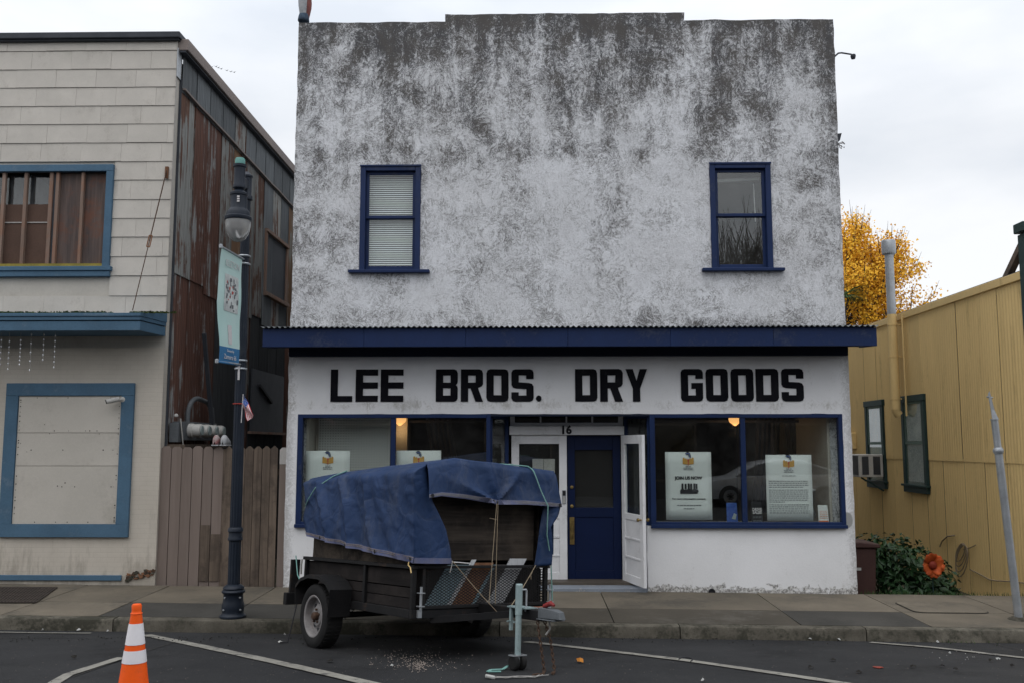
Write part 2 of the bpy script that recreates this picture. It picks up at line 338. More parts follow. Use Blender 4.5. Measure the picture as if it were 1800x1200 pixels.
bn = nd(nt, 'ShaderNodeBump', {'Height': hh, 'Strength': .42, 'Distance': .02}); nt.links.new(bn.outputs[0], b.inputs['Normal'])
old = b.inputs['Base Color'].links[0].from_socket
nt.links.new(mixc(nt, mth(nt, 'MULTIPLY', ramp(nt, f1, .25, .0), .14), old, (.10, .12, .17)), b.inputs['Base Color'])
MT['hem'] = surf('tarp_hem', (.085, .10, .19), (.12, .12, .17), 6, rough=.7, fine=.2)
MT['rope'] = surf('twine', (.30, .24, .165), (.22, .175, .12), 20, rough=.95)
MT['greenstrap'] = surf('green_strap', (.16, .33, .30), (.2, .36, .33), 12, rough=.8)
MT['darkply'] = wood('dark_weathered_plywood', (.058, .048, .040), (.020, .017, .0155), 'x', .9, dirt=(.115, .09, .068), damt=.3, ring=1.1)
MT['trailerplank'] = wood('sooty_trailer_plank', (.022, .019, .0185), (.013, .0115, .0115), 'y', .8, dirt=(.075, .062, .055), damt=.2)
MT['rim'] = surf('dirty_white_rim', (.27, .255, .25), (.19, .18, .18), 9, rough=.6, metal=.0, dirt=(.12, .08, .06), dscale=8, dlo=.55, dhi=.7, damt=.7)
MT['zinc'] = surf('pale_zinc_paint', (.33, .42, .42), (.28, .36, .37), 6, rough=.45, metal=.25, dirt=(.1, .09, .08), dscale=9, dlo=.58, dhi=.75, damt=.6)
MT['redpaint'] = surf('red_plastic', (.25, .03, .03), (.18, .025, .025), 6, rough=.5)
MT['orangerod'] = surf('rusty_orange_rod', (.33, .12, .06), (.25, .09, .05), 8, rough=.7)
MT['chain'] = surf('rusty_chain', (.07, .045, .035), (.1, .06, .04), 15, rough=.7, metal=.4)
MT['wire'] = surf('pale_cable', (.33, .32, .30), (.24, .23, .22), 15, rough=.8)
MT['bluewood'] = wood('blue_painted_board', (.20, .29, .33), (.26, .34, .37), 'z', 1)
MT['whitewood'] = wood('white_painted_board', (.55, .56, .57), (.45, .46, .47), 'z', 1)
MT['rawwood'] = wood('brown_board', (.23, .115, .065), (.15, .075, .045), 'z', 1)
MT['greywood'] = wood('grey_board', (.13, .12, .115), (.09, .082, .08), 'z', 1)
MT['coneorange'] = surf('cone_orange', (.95, .125, .012), (.88, .11, .012), 3, rough=.5, fine=.05, bump=.05, dirt=(.35, .07, .03), dscale=5, dlo=.6, dhi=.8, damt=.35)
MT['conewhite'] = surf('cone_collar', (.82, .80, .82), (.74, .72, .74), 4, rough=.35, fine=.05, bump=.05, dirt=(.35, .33, .32), dscale=4, dlo=.55, dhi=.8, damt=.45)
MT['mustard'] = surf('mustard_metal', (.71, .515, .232), (.63, .455, .205), 1.2, stretch=(1, 1, .4), fine=.06, rough=.65, bump=.1, dirt=(.22, .15, .06), dscale=2, dlo=.55, dhi=.8, damt=.5, dstretch=(3, 3, .4), orand=.05)
MT['green'] = surf('dark_green_trim', (.018, .038, .036), (.024, .048, .045), 3, rough=.6)
MT['sage'] = surf('sage_sash', (.10, .15, .12), (.08, .12, .10), 3, rough=.6)
MT['palepane'] = surf('pale_panel', (.36, .42, .41), (.27, .33, .325), 2.2, rough=.7, fine=.05, bump=0)
MT['acwhite'] = surf('ac_casing', (.50, .49, .46), (.43, .42, .40), 4, rough=.55, dirt=(.3, .27, .23), dscale=5, dlo=.55, dhi=.8, damt=.5)
MT['acdark'] = surf('ac_grille', (.05, .05, .052), (.07, .07, .07), 6, rough=.7)
MT['binbrown'] = surf('brown_bin', (.06, .030, .026), (.052, .026, .023), 4, rough=.6)
MT['leaf'] = surf('shrub_leaf', (.019, .058, .017), (.011, .034, .011), 3, lo=.3, hi=.7, rough=.5, fine=.3, bump=0, spec=.35)
MT['ginkgo'] = surf('ginkgo_leaf', (.86, .51, .045), (.72, .36, .025), 1.4, lo=.3, hi=.7, rough=.6, fine=.35, fscale=9, bump=0, spec=.2)
MT['bark'] = surf('tree_bark', (.10, .08, .065), (.065, .052, .043), 6, stretch=(1, 1, .3), rough=.95, bump=.6)
MT['palm'] = surf('palm_leaf', (.06, .12, .035), (.045, .085, .03), 3, rough=.6, bump=0)
MT['petal'] = surf('orange_petal', (.50, .095, .018), (.36, .055, .014), 6, rough=.6, orand=.35, dirt=(.5, .25, .05), dscale=4, dlo=.55, dhi=.8, damt=.5)
MT['petaldark'] = surf('dark_red_centre', (.22, .03, .015), (.16, .022, .012), 8, rough=.6)
MT['moss'] = surf('moss', (.045, .075, .02), (.07, .085, .03), 9, rough=1, bump=.5)
MT['flagred'] = surf('flag_red', (.42, .05, .06), (.38, .045, .055), 5, rough=.8, bump=0)
MT['flagwhite'] = surf('flag_white', (.62, .6, .6), (.58, .56, .56), 5, rough=.8, bump=0)
MT['flagblue'] = surf('flag_blue', (.03, .07, .24), (.035, .08, .27), 5, rough=.8, bump=0)
MT['globe'] = None
m, nt, b = new_mat('frosted_globe'); b.inputs['Base Color'].default_value = (.50, .50, .49, 1); b.inputs['Roughness'].default_value = .2
b.inputs['Transmission Weight'].default_value = .6; MT['globe'] = m
MT['stoneA'] = surf('figure_white', (.45, .45, .46), (.3, .32, .34), 14, rough=.85)
MT['stoneB'] = surf('figure_red', (.24, .085, .075), (.17, .07, .065), 12, rough=.85)
MT['stoneC'] = surf('figure_blue', (.06, .09, .13), (.035, .05, .075), 12, rough=.85)
MT['carpaint'] = surf('silver_car_paint', (.62, .64, .67), (.6, .62, .65), 1, rough=.25, metal=.3, fine=.02, bump=0)
MT['carglass'] = surf('dark_car_glass', (.012, .013, .015), (.012, .013, .015), 1, rough=.05, fine=0, bump=0, spec=.8)
MT['oppositedark'] = surf('dark_opposite_front', (.035, .03, .03), (.028, .025, .025), 2, rough=.9)
MT['bead'] = surf('clear_bead', (.75, .76, .78), (.6, .61, .64), 5, rough=.1, bump=0, spec=.9)
MT['grate'] = surf('rusty_grate', (.07, .055, .047), (.05, .042, .038), 6, rough=.8, metal=.3)
MT['threshold'] = surf('grey_blue_step', (.24, .27, .31), (.19, .21, .245), 2.5, rough=.7, dirt=(.42, .40, .36), dscale=5, dlo=.6, dhi=.66, damt=.7)
MT['litterwhite'] = surf('paper_scrap', (.42, .42, .40), (.30, .30, .29), 5, rough=.8, bump=0)
MT['litterorange'] = surf('orange_leaf', (.5, .2, .03), (.4, .15, .03), 5, rough=.8, bump=0)
MT['litterdark'] = surf('dark_leaf', (.012, .011, .010), (.02, .018, .015), 5, rough=.9, bump=0)
MT['redmark'] = surf('red_road_paint', (.28, .05, .03), (.2, .045, .035), 9, rough=.85, dirt=(.05, .05, .05), dscale=14, dlo=.5, dhi=.62, damt=.8)
MT['gravel'] = surf('pale_gravel', (.22, .185, .16), (.10, .085, .075), 9, rough=.95, orand=.3)
MT['grass'] = surf('kerb_grass', (.05, .085, .025), (.035, .06, .02), 5, rough=.9, bump=0)
# pegboard: small holes printed fine on a white panel
m, nt, b = new_mat('pegboard'); v = coords(nt, rnd=False)
vv = nd(nt, 'ShaderNodeVectorMath', {0: v, 1: (25.4 * 1.0, 0, 25.4 * 1.0)}, operation='MULTIPLY'); fr = nd(nt, 'ShaderNodeVectorMath', {0: vv.outputs[0]}, operation='FRACTION')
sp = nd(nt, 'ShaderNodeVectorMath', {0: fr.outputs[0], 1: (.5, 0, .5)}, operation='SUBTRACT'); ln = nd(nt, 'ShaderNodeVectorMath', {0: sp.outputs[0]}, operation='LENGTH')
c = mixc(nt, ramp(nt, ln.outputs['Value'], .20, .24), (.16, .16, .15), (.74, .75, .72)); nt.links.new(c, b.inputs['Base Color']); MT['peg'] = m
# painted brick relief of the left shopfront
m, nt, b = new_mat('painted_brick'); v = coords(nt, rnd=False)
rt = nd(nt, 'ShaderNodeCombineXYZ', {0: nd(nt, 'ShaderNodeSeparateXYZ', {0: v}).outputs['X'], 1: nd(nt, 'ShaderNodeSeparateXYZ', {0: v}).outputs['Z']})
bk = nd(nt, 'ShaderNodeTexBrick', {'Vector': rt.outputs[0], 'Scale': 1.0, 'Mortar Size': .005, 'Brick Width': .21, 'Row Height': .068, 'Color1': (1, 1, 1, 1), 'Color2': (.85, .85, .85, 1), 'Mortar': (0, 0, 0, 1)})
n1 = nz(nt, v, 1.5, 6, .65); n2 = nz(nt, v, 30, 4)
c = mixc(nt, ramp(nt, n1, .4, .7), (.56, .51, .44), (.49, .445, .38))
c = mixc(nt, mth(nt, 'MULTIPLY', ramp(nt, mth(nt, 'ADD', nz(nt, coords(nt, (3, 1, .7), False), 1.6, 6, .7), mth(nt, 'MULTIPLY', ramp(nt, nd(nt, 'ShaderNodeSeparateXYZ', {0: v}).outputs['Z'], .7, .1), .22)), .58, .8, 'S'), .55), c, (.24, .21, .17))
c = mixc(nt, mth(nt, 'MULTIPLY', mth(nt, 'SUBTRACT', 1, bk.outputs['Color']), .10), c, (.2, .18, .15))
nt.links.new(c, b.inputs['Base Color']); b.inputs['Roughness'].default_value = .9
bn = nd(nt, 'ShaderNodeBump', {'Height': mth(nt, 'ADD', bk.outputs['Color'], mth(nt, 'MULTIPLY', n2, .5)), 'Strength': .35, 'Distance': .006}); nt.links.new(bn.outputs[0], b.inputs['Normal'])
MT['pbrick'] = m

# ------------------------------------------------------------------ mesh helpers
def ident_world(o):
    m = o.matrix_basis.copy()
    if o.parent: m = ident_world(o.parent) @ o.matrix_parent_inverse @ m
    return m
class MB:
    def __init__(s): s.v = []; s.f = []; s.mi = []
    def add(s, vs, fs, m=0):
        k = len(s.v); s.v += [tuple(v) for v in vs]; s.f += [tuple(i + k for i in f) for f in fs]; s.mi += [m] * len(fs); return s
    def box(s, x0, x1, y0, y1, z0, z1, m=0):
        return s.add([(x0, y0, z0), (x1, y0, z0), (x1, y1, z0), (x0, y1, z0), (x0, y0, z1), (x1, y0, z1), (x1, y1, z1), (x0, y1, z1)],
                     [(0, 3, 2, 1), (4, 5, 6, 7), (0, 1, 5, 4), (1, 2, 6, 5), (2, 3, 7, 6), (3, 0, 4, 7)], m)
    def beam(s, p, q, w, h, up=(0, 0, 1), m=0):
        p, q = Vector(p), Vector(q); d = (q - p).normalized(); u = Vector(up)
        a = d.cross(u)
        if a.length < 1e-4: a = d.cross(Vector((0, 1, 0)))
        a.normalize(); c = a.cross(d).normalized()
        vs = [e + a * (i * w / 2) + c * (j * h / 2) for e in (p, q) for i, j in ((-1, -1), (1, -1), (1, 1), (-1, 1))]
        return s.add(vs, [(0, 3, 2, 1), (4, 5, 6, 7), (0, 1, 5, 4), (1, 2, 6, 5), (2, 3, 7, 6), (3, 0, 4, 7)], m)
    def tube(s, pts, r, n=8, m=0, cap=True):
        pts = [Vector(p) for p in pts]; k = len(s.v); N = len(pts)
        rs = r if isinstance(r, (list, tuple)) else [r] * N
        ref = None
        for i, p in enumerate(pts):
            t = (pts[min(i + 1, N - 1)] - pts[max(i - 1, 0)])
            t = t.normalized() if t.length > 1e-9 else Vector((0, 0, 1))
            if ref is None:
                ref = t.orthogonal().normalized()
            a = (ref - t * ref.dot(t))
            a = a.normalized() if a.length > 1e-6 else t.orthogonal().normalized()
            ref = a; c = t.cross(a)
            for j in range(n):
                g = 2 * pi * j / n; s.v.append(tuple(p + (a * cos(g) + c * sin(g)) * rs[i]))
        for i in range(N - 1):
            for j in range(n):
                s.f.append((k + i * n + j, k + i * n + (j + 1) % n, k + (i + 1) * n + (j + 1) % n, k + (i + 1) * n + j)); s.mi.append(m)
        if cap:
            s.f.append(tuple(k + j for j in range(n))[::-1]); s.f.append(tuple(k + (N - 1) * n + j for j in range(n))); s.mi += [m, m]
        return s
    def lathe(s, prof, n=24, c=(0, 0, 0), M=None, m=0, rf=None, cap=True):
        k = len(s.v); c = Vector(c)
        for r, z in prof:
            for j in range(n):
                g = 2 * pi * j / n; q = r * (rf(g) if rf else 1)
                p = Vector((q * cos(g), q * sin(g), z))
                if M: p = M @ p
                s.v.append(tuple(p + c))
        for i in range(len(prof) - 1):
            for j in range(n):
                s.f.append((k + i * n + j, k + i * n + (j + 1) % n, k + (i + 1) * n + (j + 1) % n, k + (i + 1) * n + j)); s.mi.append(m)
        if cap:
            s.f.append(tuple(k + j for j in range(n))[::-1]); s.f.append(tuple(k + (len(prof) - 1) * n + j for j in range(n))); s.mi += [m, m]
        return s
    def grid(s, fn, nu, nv, m=0):
        k = len(s.v)
        for i in range(nu + 1):
            for j in range(nv + 1): s.v.append(tuple(fn(i / nu, j / nv)))
        for i in range(nu):
            for j in range(nv):
                a = k + i * (nv + 1) + j; s.f.append((a, a + nv + 1, a + nv + 2, a + 1)); s.mi.append(m)
        return s
    def prism(s, pts, ext, m=0):
        pts = [Vector(p) for p in pts]; e = Vector(ext); n = len(pts)
        return s.add(pts + [p + e for p in pts], [tuple(range(n))[::-1], tuple(range(n, 2 * n))] + [(i, (i + 1) % n, (i + 1) % n + n, i + n) for i in range(n)], m)
    def build(s, name, mats, parent=None, smooth=None, bevel=0, solid=0, local=False, kind=None, label=None):
        me = bpy.data.meshes.new(name); me.from_pydata(s.v, [], s.f)
        mats = mats if isinstance(mats, (list, tuple)) else [mats]
        for q in mats: me.materials.append(MT[q] if isinstance(q, str) else q)
        if len(mats) > 1: me.polygons.foreach_set('material_index', s.mi)
        bm = bmesh.new(); bm.from_mesh(me); bmesh.ops.recalc_face_normals(bm, faces=bm.faces); bm.to_mesh(me); bm.free()
        if smooth is not None:
            me.shade_smooth(); me.set_sharp_from_angle(angle=radians(smooth))
        o = bpy.data.objects.new(name, me); COL.objects.link(o)
        if parent is not None:
            o.parent = parent
            if not local: o.matrix_parent_inverse = ident_world(parent).inverted()
        if solid:
            q = o.modifiers.new('thickness', 'SOLIDIFY'); q.thickness = solid; q.offset = 0
        if bevel:
            q = o.modifiers.new('edge', 'BEVEL'); q.width = bevel; q.segments = 1; q.limit_method = 'ANGLE'; q.angle_limit = radians(40)
        if kind: o['kind'] = kind
        if label: o['label'] = label
        return o
def thing(name, label, cat, loc=(0, 0, 0), mat=None, group=None):
    o = bpy.data.objects.new(name, None); COL.objects.link(o); o.empty_display_size = .1
    if mat is not None: o.matrix_basis = mat
    else: o.location = loc
    o['label'] = label; o['category'] = cat
    if group: o['group'] = group
    return o
def tag(o, label, cat, group=None):
    o['label'] = label; o['category'] = cat
    if group: o['group'] = group
    return o
def struct(o): o['kind'] = 'structure'; return o
def adopt(o, parent, local=False):
    o.parent = parent
    if not local: o.matrix_parent_inverse = ident_world(parent).inverted()
    return o
def piece(src, parent, M, name=None, mat=None):           # a copy of a unit piece that shares its mesh data
    o = src.copy(); COL.objects.link(o); o.parent = parent
    o.matrix_parent_inverse = ident_world(parent).inverted(); o.matrix_basis = M
    if mat:
        o.material_slots[0].link = 'OBJECT'; o.material_slots[0].material = MT[mat]
    return o
def TRS(loc, sc=(1, 1, 1), rot=(0, 0, 0)):
    from mathutils import Euler
    return Matrix.LocRotScale(Vector(loc), Euler(rot), Vector(sc))
def outline_mesh(name, loops, depth, mat, parent=None, M=None, local=False, bev=0):     # 2D outlines (x, z), holes allowed, thickness along y
    cu = bpy.data.curves.new(name, 'CURVE'); cu.dimensions = '2D'; cu.fill_mode = 'BOTH'; cu.extrude = depth / 2
    for L in loops:
        sp = cu.splines.new('POLY'); sp.points.add(len(L) - 1); sp.use_cyclic_u = True
        for p, q in zip(sp.points, L): p.co = (q[0], q[1], 0, 1)
    t = bpy.data.objects.new(name, cu); COL.objects.link(t)
    return _flat(t, name, mat, parent, M, local)
def _flat(t, name, mat, parent, M, local):
    dg = bpy.context.evaluated_depsgraph_get(); dg.update()
    me = bpy.data.meshes.new_from_object(t.evaluated_get(dg)); cu = t.data
    bpy.data.objects.remove(t); bpy.data.curves.remove(cu)
    me.name = name; me.transform(Matrix.Rotation(pi / 2, 4, 'X'))
    if M is not None: me.transform(M)
    me.materials.clear(); me.materials.append(MT[mat])
    o = bpy.data.objects.new(name, me); COL.objects.link(o)
    if parent: adopt(o, parent, local)
    return o
def text(name, body, size, loc, mat, parent=None, width=None, M=None, local=False, spacing=1.0, align='CENTER', bold=0):
    cu = bpy.data.curves.new(name, 'FONT'); cu.body = body; cu.size = size; cu.align_x = align; cu.extrude = .0006; cu.space_character = spacing
    cu.resolution_u = 3; cu.offset = bold
    t = bpy.data.objects.new(name, cu); COL.objects.link(t)
    T = Matrix.Translation(Vector(loc)) if M is None else M @ Matrix.Translation(Vector(loc))
    if width:
        dg = bpy.context.evaluated_depsgraph_get(); dg.update()
        w = t.dimensions.x or 1
        T = T @ Matrix.Diagonal((width / w, 1, 1, 1))
    return _flat(t, name, mat, parent, T, local)
def wall(x0, x1, z0, z1, y, holes, step, depth, amp=.0, seed=0, wob=0, zbase=None):   # front sheet with openings, real thickness behind every edge
    xs = {x0, x1}; zs = {z0, z1}
    for a, b_, c_, d_ in holes:
        for q in (a, b_):
            if x0 < q < x1: xs.add(q)
        for q in (c_, d_):
            if z0 < q < z1: zs.add(q)
    def fill(S):
        S = sorted(S); out = [S[0]]
        for a, b_ in zip(S, S[1:]):
            n = max(1, round((b_ - a) / step))
            out += [a + (b_ - a) * i / n for i in range(1, n + 1)]
        return out
    X, Z = fill(xs), fill(zs); nx, nz_ = len(X) - 1, len(Z) - 1
    keep = [[not any(a - 1e-6 <= (X[i] + X[i + 1]) / 2 <= b_ + 1e-6 and c_ - 1e-6 <= (Z[j] + Z[j + 1]) / 2 <= d_ + 1e-6 for a, b_, c_, d_ in holes) for j in range(nz_)] for i in range(nx)]
    vid = {}; mb = MB()
    def vert(i, j, back):
        k = (i, j, back)
        if k not in vid:
            p = Vector((X[i], y, Z[j])); n = noise.noise(Vector((p.x * 2.1, seed, p.z * 2.1))) + .6 * noise.noise(Vector((p.x * 7, seed + 3, p.z * 7)))
            q = p + Vector((0, amp * n, 0))
            if wob:
                q.x += wob * noise.noise(Vector((p.x * 3, seed + 7, p.z * 5))); q.z += wob * noise.noise(Vector((p.x * 5, seed + 9, p.z * 3)))
            if back: q.y = y + depth
            vid[k] = len(mb.v); mb.v.append(tuple(q))
        return vid[k]
    for i in range(nx):
        for j in range(nz_):
            if not keep[i][j]: continue
            mb.f.append((vert(i, j, 0), vert(i + 1, j, 0), vert(i + 1, j + 1, 0), vert(i, j + 1, 0))); mb.mi.append(0)
            for di, dj, e in ((-1, 0, ((i, j), (i, j + 1))), (1, 0, ((i + 1, j), (i + 1, j + 1))), (0, -1, ((i, j), (i + 1, j))), (0, 1, ((i, j + 1), (i + 1, j + 1)))):
                a, b_ = i + di, j + dj
                if not (0 <= a < nx and 0 <= b_ < nz_ and keep[a][b_]):
                    (p, q), (r, t) = e
                    mb.f.append((vert(p, q, 0), vert(r, t, 0), vert(r, t, 1), vert(p, q, 1))); mb.mi.append(0)
    return mb
# ================================================================== SETTING
def sheet(name, fz, xs, ys, mat):
    mb = MB(); nx, ny = len(xs) - 1, len(ys) - 1
    for x in xs:
        for y in ys: mb.v.append((x, y, fz(x, y)))
    for i in range(nx):
        for j in range(ny):
            a = i * (ny + 1) + j; mb.f.append((a, a + ny + 1, a + ny + 2, a + 1)); mb.mi.append(0)
    return mb.build(name, mat, smooth=60)
fr_ = lambda a, b, n: [a + (b - a) * i / n for i in range(n + 1)]
YK, YB = 11.05, 13.42                                  # kerb face, building line
struct(sheet('ground', lambda x, y: -.62 if y > 0 else -.30, [-600, -40, 40, 600], [-600, -9.0, -8.9, 900], 'soil'))
road = struct(sheet('road', lambda x, y: road_z(x, y) + .004 * noise.noise(Vector((x * .9, y * .9, 0))), [-120] + fr_(-30, 30, 120) + [120], [-5.0, -2, 1, 3, 4, 5] + fr_(5.5, 11.1, 40), 'asphalt'))
# kerb and sidewalk: a bed, with every kerb stone and slab on it a piece of its own
kx = [-60, -30, -14, -9.4, -7.0, -4.9, -2.6, -.35, 1.75, 3.9, 6.02, 8.6, 12, 30, 60]
kerb = struct(MB().box(-60, 60, YK + .03, YK + .14, -.9, -.75).build('kerb', 'joint'))
for i, (a, b) in enumerate(zip(kx, kx[1:])):
    n = max(2, int((b - a) / .22)); mb = MB()
    prof = [(0, -.34), (.0, -.035), (.012, -.010), (.04, 0), (.155, .001), (.155, -.3)]
    def kf(u, v, a=a, b=b):
        x = a + .006 + (b - a - .012) * u; k = v * (len(prof) - 1); q = prof[int(round(k))]
        w = .007 * noise.noise(Vector((x * 3, q[0] * 20, q[1] * 9 + i)))
        return (x, YK + q[0] + w + .02 * (1 - 0) * (-q[1]) * .15, walk_z(x, YK) + q[1] + w * .7)
    mb.grid(kf, n, len(prof) - 1)
    e = len(prof)
    mb.f.append(tuple(range(e))); mb.f.append(tuple(n * e + q for q in range(e))); mb.mi += [0, 0]
    mb.build('kerb_stone', 'kerb', kerb, smooth=35)
walk = struct(sheet('sidewalk', lambda x, y: walk_z(x, y) - .02, fr_(-60, 60, 60), [YK + .15, 12.1, YB + .02], 'joint'))
# slab corner lines follow the joints seen in the pavement
sx = [-60, -40, -24, -14, -9.6, -7.6, -6.32, -5.15, -3.62, -2.2, -.6, 1.0, 3.2, 4.72, 6.1, 8.4, 11, 14, 24, 40, 60]
darkF = {7, 8, 12}; darkB = {14, 15}
for i, (a, b) in enumerate(zip(sx, sx[1:])):
    for r, (y0, y1) in enumerate(((YK + .16, 12.1), (12.1, YB))):
        if i == 13 and r == 1: y0 = 12.1
        mt = 'asphaltpatch' if (r == 0 and i in darkF) else ('concretefront' if r == 0 and 8 < i < 20 and i not in (13,) else 'concrete')
        g = .007; mb = MB(); n = max(1, min(14, int((b - a) / .25)))
        def tf(u, v, a=a, b=b, y0=y0, y1=y1):
            x = a + g + (b - a - 2 * g) * u; y = y0 + g + (y1 - y0 - 2 * g) * v
            return (x, y, walk_z(x, y) + .003 * noise.noise(Vector((x * 2, y * 2, i * 3 + r))) + (.004 * random.random() * 0))
        mb.grid(tf, n, 5)
        N = (n + 1) * 6; ring = [j for j in range(6)] + [k * 6 + 5 for k in range(1, n + 1)] + [n * 6 + j for j in range(4, -1, -1)] + [k * 6 for k in range(n - 1, 0, -1)]
        base = len(mb.v)
        for q in ring: x, y, z = mb.v[q]; mb.v.append((x, y, z - .05))
        for q in range(len(ring)):
            w = (q + 1) % len(ring); mb.f.append((ring[q], ring[w], base + w, base + q)); mb.mi.append(0)
        mb.build('paving_slab', mt, walk, smooth=40)
# rounded utility lid let into the slab by the store corner
c0 = hit(1610, 1068, walk_z)
def rr_loop(w, h, r, n=5):
    out = []
    for cx, cy, s in ((w - r, h - r, 0), (-w + r, h - r, 1), (-w + r, -h + r, 2), (w - r, -h + r, 3)):
        for k in range(n + 1):
            g = (s + k / n) * pi / 2; out.append((cx + r * cos(g), cy + r * sin(g)))
    return out
def lid(name, cx, cy, w, h, r, mat, up, depth=.01, inner=None):
    mb = MB(); L = rr_loop(w, h, r)
    mb.prism([(cx + x, cy + y, walk_z(cx + x, cy + y) + up - depth) for x, y in L], (0, 0, depth))
    return mb.build(name, mat)
ul = adopt(lid('utility_cover', 5.36, 12.42, .47, .36, .12, 'concrete', .013), walk); ul['label'] = 'rounded concrete utility cover in the slab'
adopt(lid('cover_rim', 5.36, 12.42, .484, .374, .13, 'joint', .009, .006), ul)
gr = thing('cellar_grate', 'rusty perforated metal grate in the sidewalk before the grey building', 'grate', (-6.9, 12.4, .1))
gp = [hit(-60, 1033, walk_z), hit(100, 1033, walk_z), hit(62, 1060, walk_z), hit(-95, 1060, walk_z)]
mb = MB(); mb.prism([p + Vector((0, 0, .003)) for p in gp], (0, 0, .008)); mb.build('plate', 'joint', gr)
mb = MB()
for k in range(28):
    t = k / 27; mb.beam(gp[0].lerp(gp[1], t) + Vector((0, 0, .014)), gp[3].lerp(gp[2], t) + Vector((0, 0, .014)), .022, .006)
for k in range(12):
    t = k / 11; mb.beam(gp[0].lerp(gp[3], t) + Vector((0, 0, .017)), gp[1].lerp(gp[2], t) + Vector((0, 0, .017)), .018, .005)
mb.build('grate_bars', 'grate', gr, kind='stuff')
# painted stall lines, part of the road
def stripe(name, pts, w, mat='line'):
    q = [hit(px, py, road_z) for px, py in pts]; mb = MB(); L = []
    for a, b in zip(q, q[1:]):
        n = 14
        for k in range(n + (b is q[-1])): L.append(a.lerp(b, k / n))
    for i, p in enumerate(L):
        d = (L[min(i + 1, len(L) - 1)] - L[max(i - 1, 0)]); s = Vector((-d.y, d.x, 0)).normalized() * w / 2
        for k in (-1, 1):
            v = p + s * k * (1 + .12 * noise.noise(p * 6)); mb.v.append((v.x, v.y, road_z(v.x, v.y) + .009))
    for i in range(len(L) - 1): mb.f.append((2 * i, 2 * i + 1, 2 * i + 3, 2 * i + 2)); mb.mi.append(0)
    return mb.build(name, mat, road)
stripe('stall_line', [(255, 1116), (420, 1150), (690, 1211)], .135)
stripe('stall_line', [(925, 1128), (1200, 1160), (1500, 1204)], .125)
stripe('stall_line', [(1530, 1129), (1640, 1138), (1830, 1160)], .11)
stripe('stall_line', [(-10, 1111), (80, 1112.5), (160, 1113)], .07)
stripe('stall_line', [(215, 1156), (120, 1186), (90, 1204)], .10)
for seg in ([(320, 1125), (212, 1160), (128, 1190)], [(1660, 1121), (1730, 1128), (1790, 1142), (1830, 1150)], [(0, 1122), (120, 1121), (300, 1119)]):
    stripe('road_crack', seg, .012, 'joint')
def road_disc(name, px, py, rx, ry, mat, parent=None, lift=.010):
    c = hit(px, py, road_z); L = []
    for k in range(14):
        g = 2 * pi * k / 14; q = 1 + .25 * noise.noise(Vector((px + cos(g) * 2, py + sin(g) * 2, 1)))
        x, y = c.x + rx * q * cos(g), c.y + ry * q * sin(g); L.append((x, y, road_z(x, y) + lift - .004))
    return MB().prism(L, (0, 0, .004)).build(name, mat, parent)
road_disc('red_paint_mark', 1543, 1173, .045, .06, 'redmark', road)

# ================================================================== WHITE STORE
FY = 13.4
def fp(px, py, Y=FY): q = P(px, py, Y); return q.x, q.z
XL, XR = -3.51, 4.61
store = thing('store_building', 'white two storey stucco store with blue awning, black wall lettering and mildew streaks', 'building', (.5, FY, 0))
zp0, zp1 = fp(600, 40)[1], fp(1000, 24)[1]
xa, xb = fp(783, 30)[0], fp(1203, 30)[0]
ZS = 3.62
def rect(pxs, pys, Y=FY, ym=None):
    ym = ym or sum(pys) / 2
    return fp(pxs[0], ym, Y)[0], fp(pxs[1], ym, Y)[0], fp(900, pys[1], Y)[1], fp(900, pys[0], Y)[1]
w1 = rect((633, 739), (291, 475)); w2 = rect((1249, 1356.5), (290, 474))
mb = wall(XL, XR, ZS, zp1, FY, [w1, w2, (XL - 1, xa, zp0, 20), (xb, XR + 1, zp0 - .01, 20)], .075, .22, .012, 1, .013)
mb.build('upper_wall', 'upper', store, smooth=35)
mb = MB(); mb.box(XL + .02, XR - .02, FY + .24, FY + 10.5, -.6, zp0 - .35); 
for s, (x0, x1) in enumerate(((XL + .01, XL + .21), (XR - .21, XR - .01))): pass
# hollow shell behind the front: side walls, back wall and roof
mb = MB(); mb.box(XL + .005, XL + .22, FY + .22, FY + 11, -.6, zp0 - .15); mb.box(XR - .22, XR - .005, FY + .22, FY + 11, -.6, zp0 - .15)
mb.box(XL + .23, XR - .23, FY + 10.78, FY + 11, -.6, zp0 - .3); mb.build('shell_wall', 'upper', store)
MB().box(XL + .23, XR - .23, FY + .23, FY + 10.77, zp0 - .75, zp0 - .6).build('roof', 'darkcap', store)
MB().box(XL + .23, XR - .23, FY + .23, FY + 10.77, 3.3, 3.5).build('upper_floor', 'room', store)
# lower wall with shop openings
DL0, DR1 = fp(524, 727)[0], fp(1480, 727)[0]
zh = fp(900, 727)[1]; zsl = fp(900, 923)[1]
dxa, dxb = fp(872, 900)[0], fp(1137, 900)[0]
mb = wall(XL - .01, XR + .02, -.3, ZS - .005, FY, [(DL0, DR1, zsl, zh), (dxa, dxb, -1, zh)], .1, .2, .005, 5, .012)
mb.build('lower_wall', 'lower', store, smooth=35)
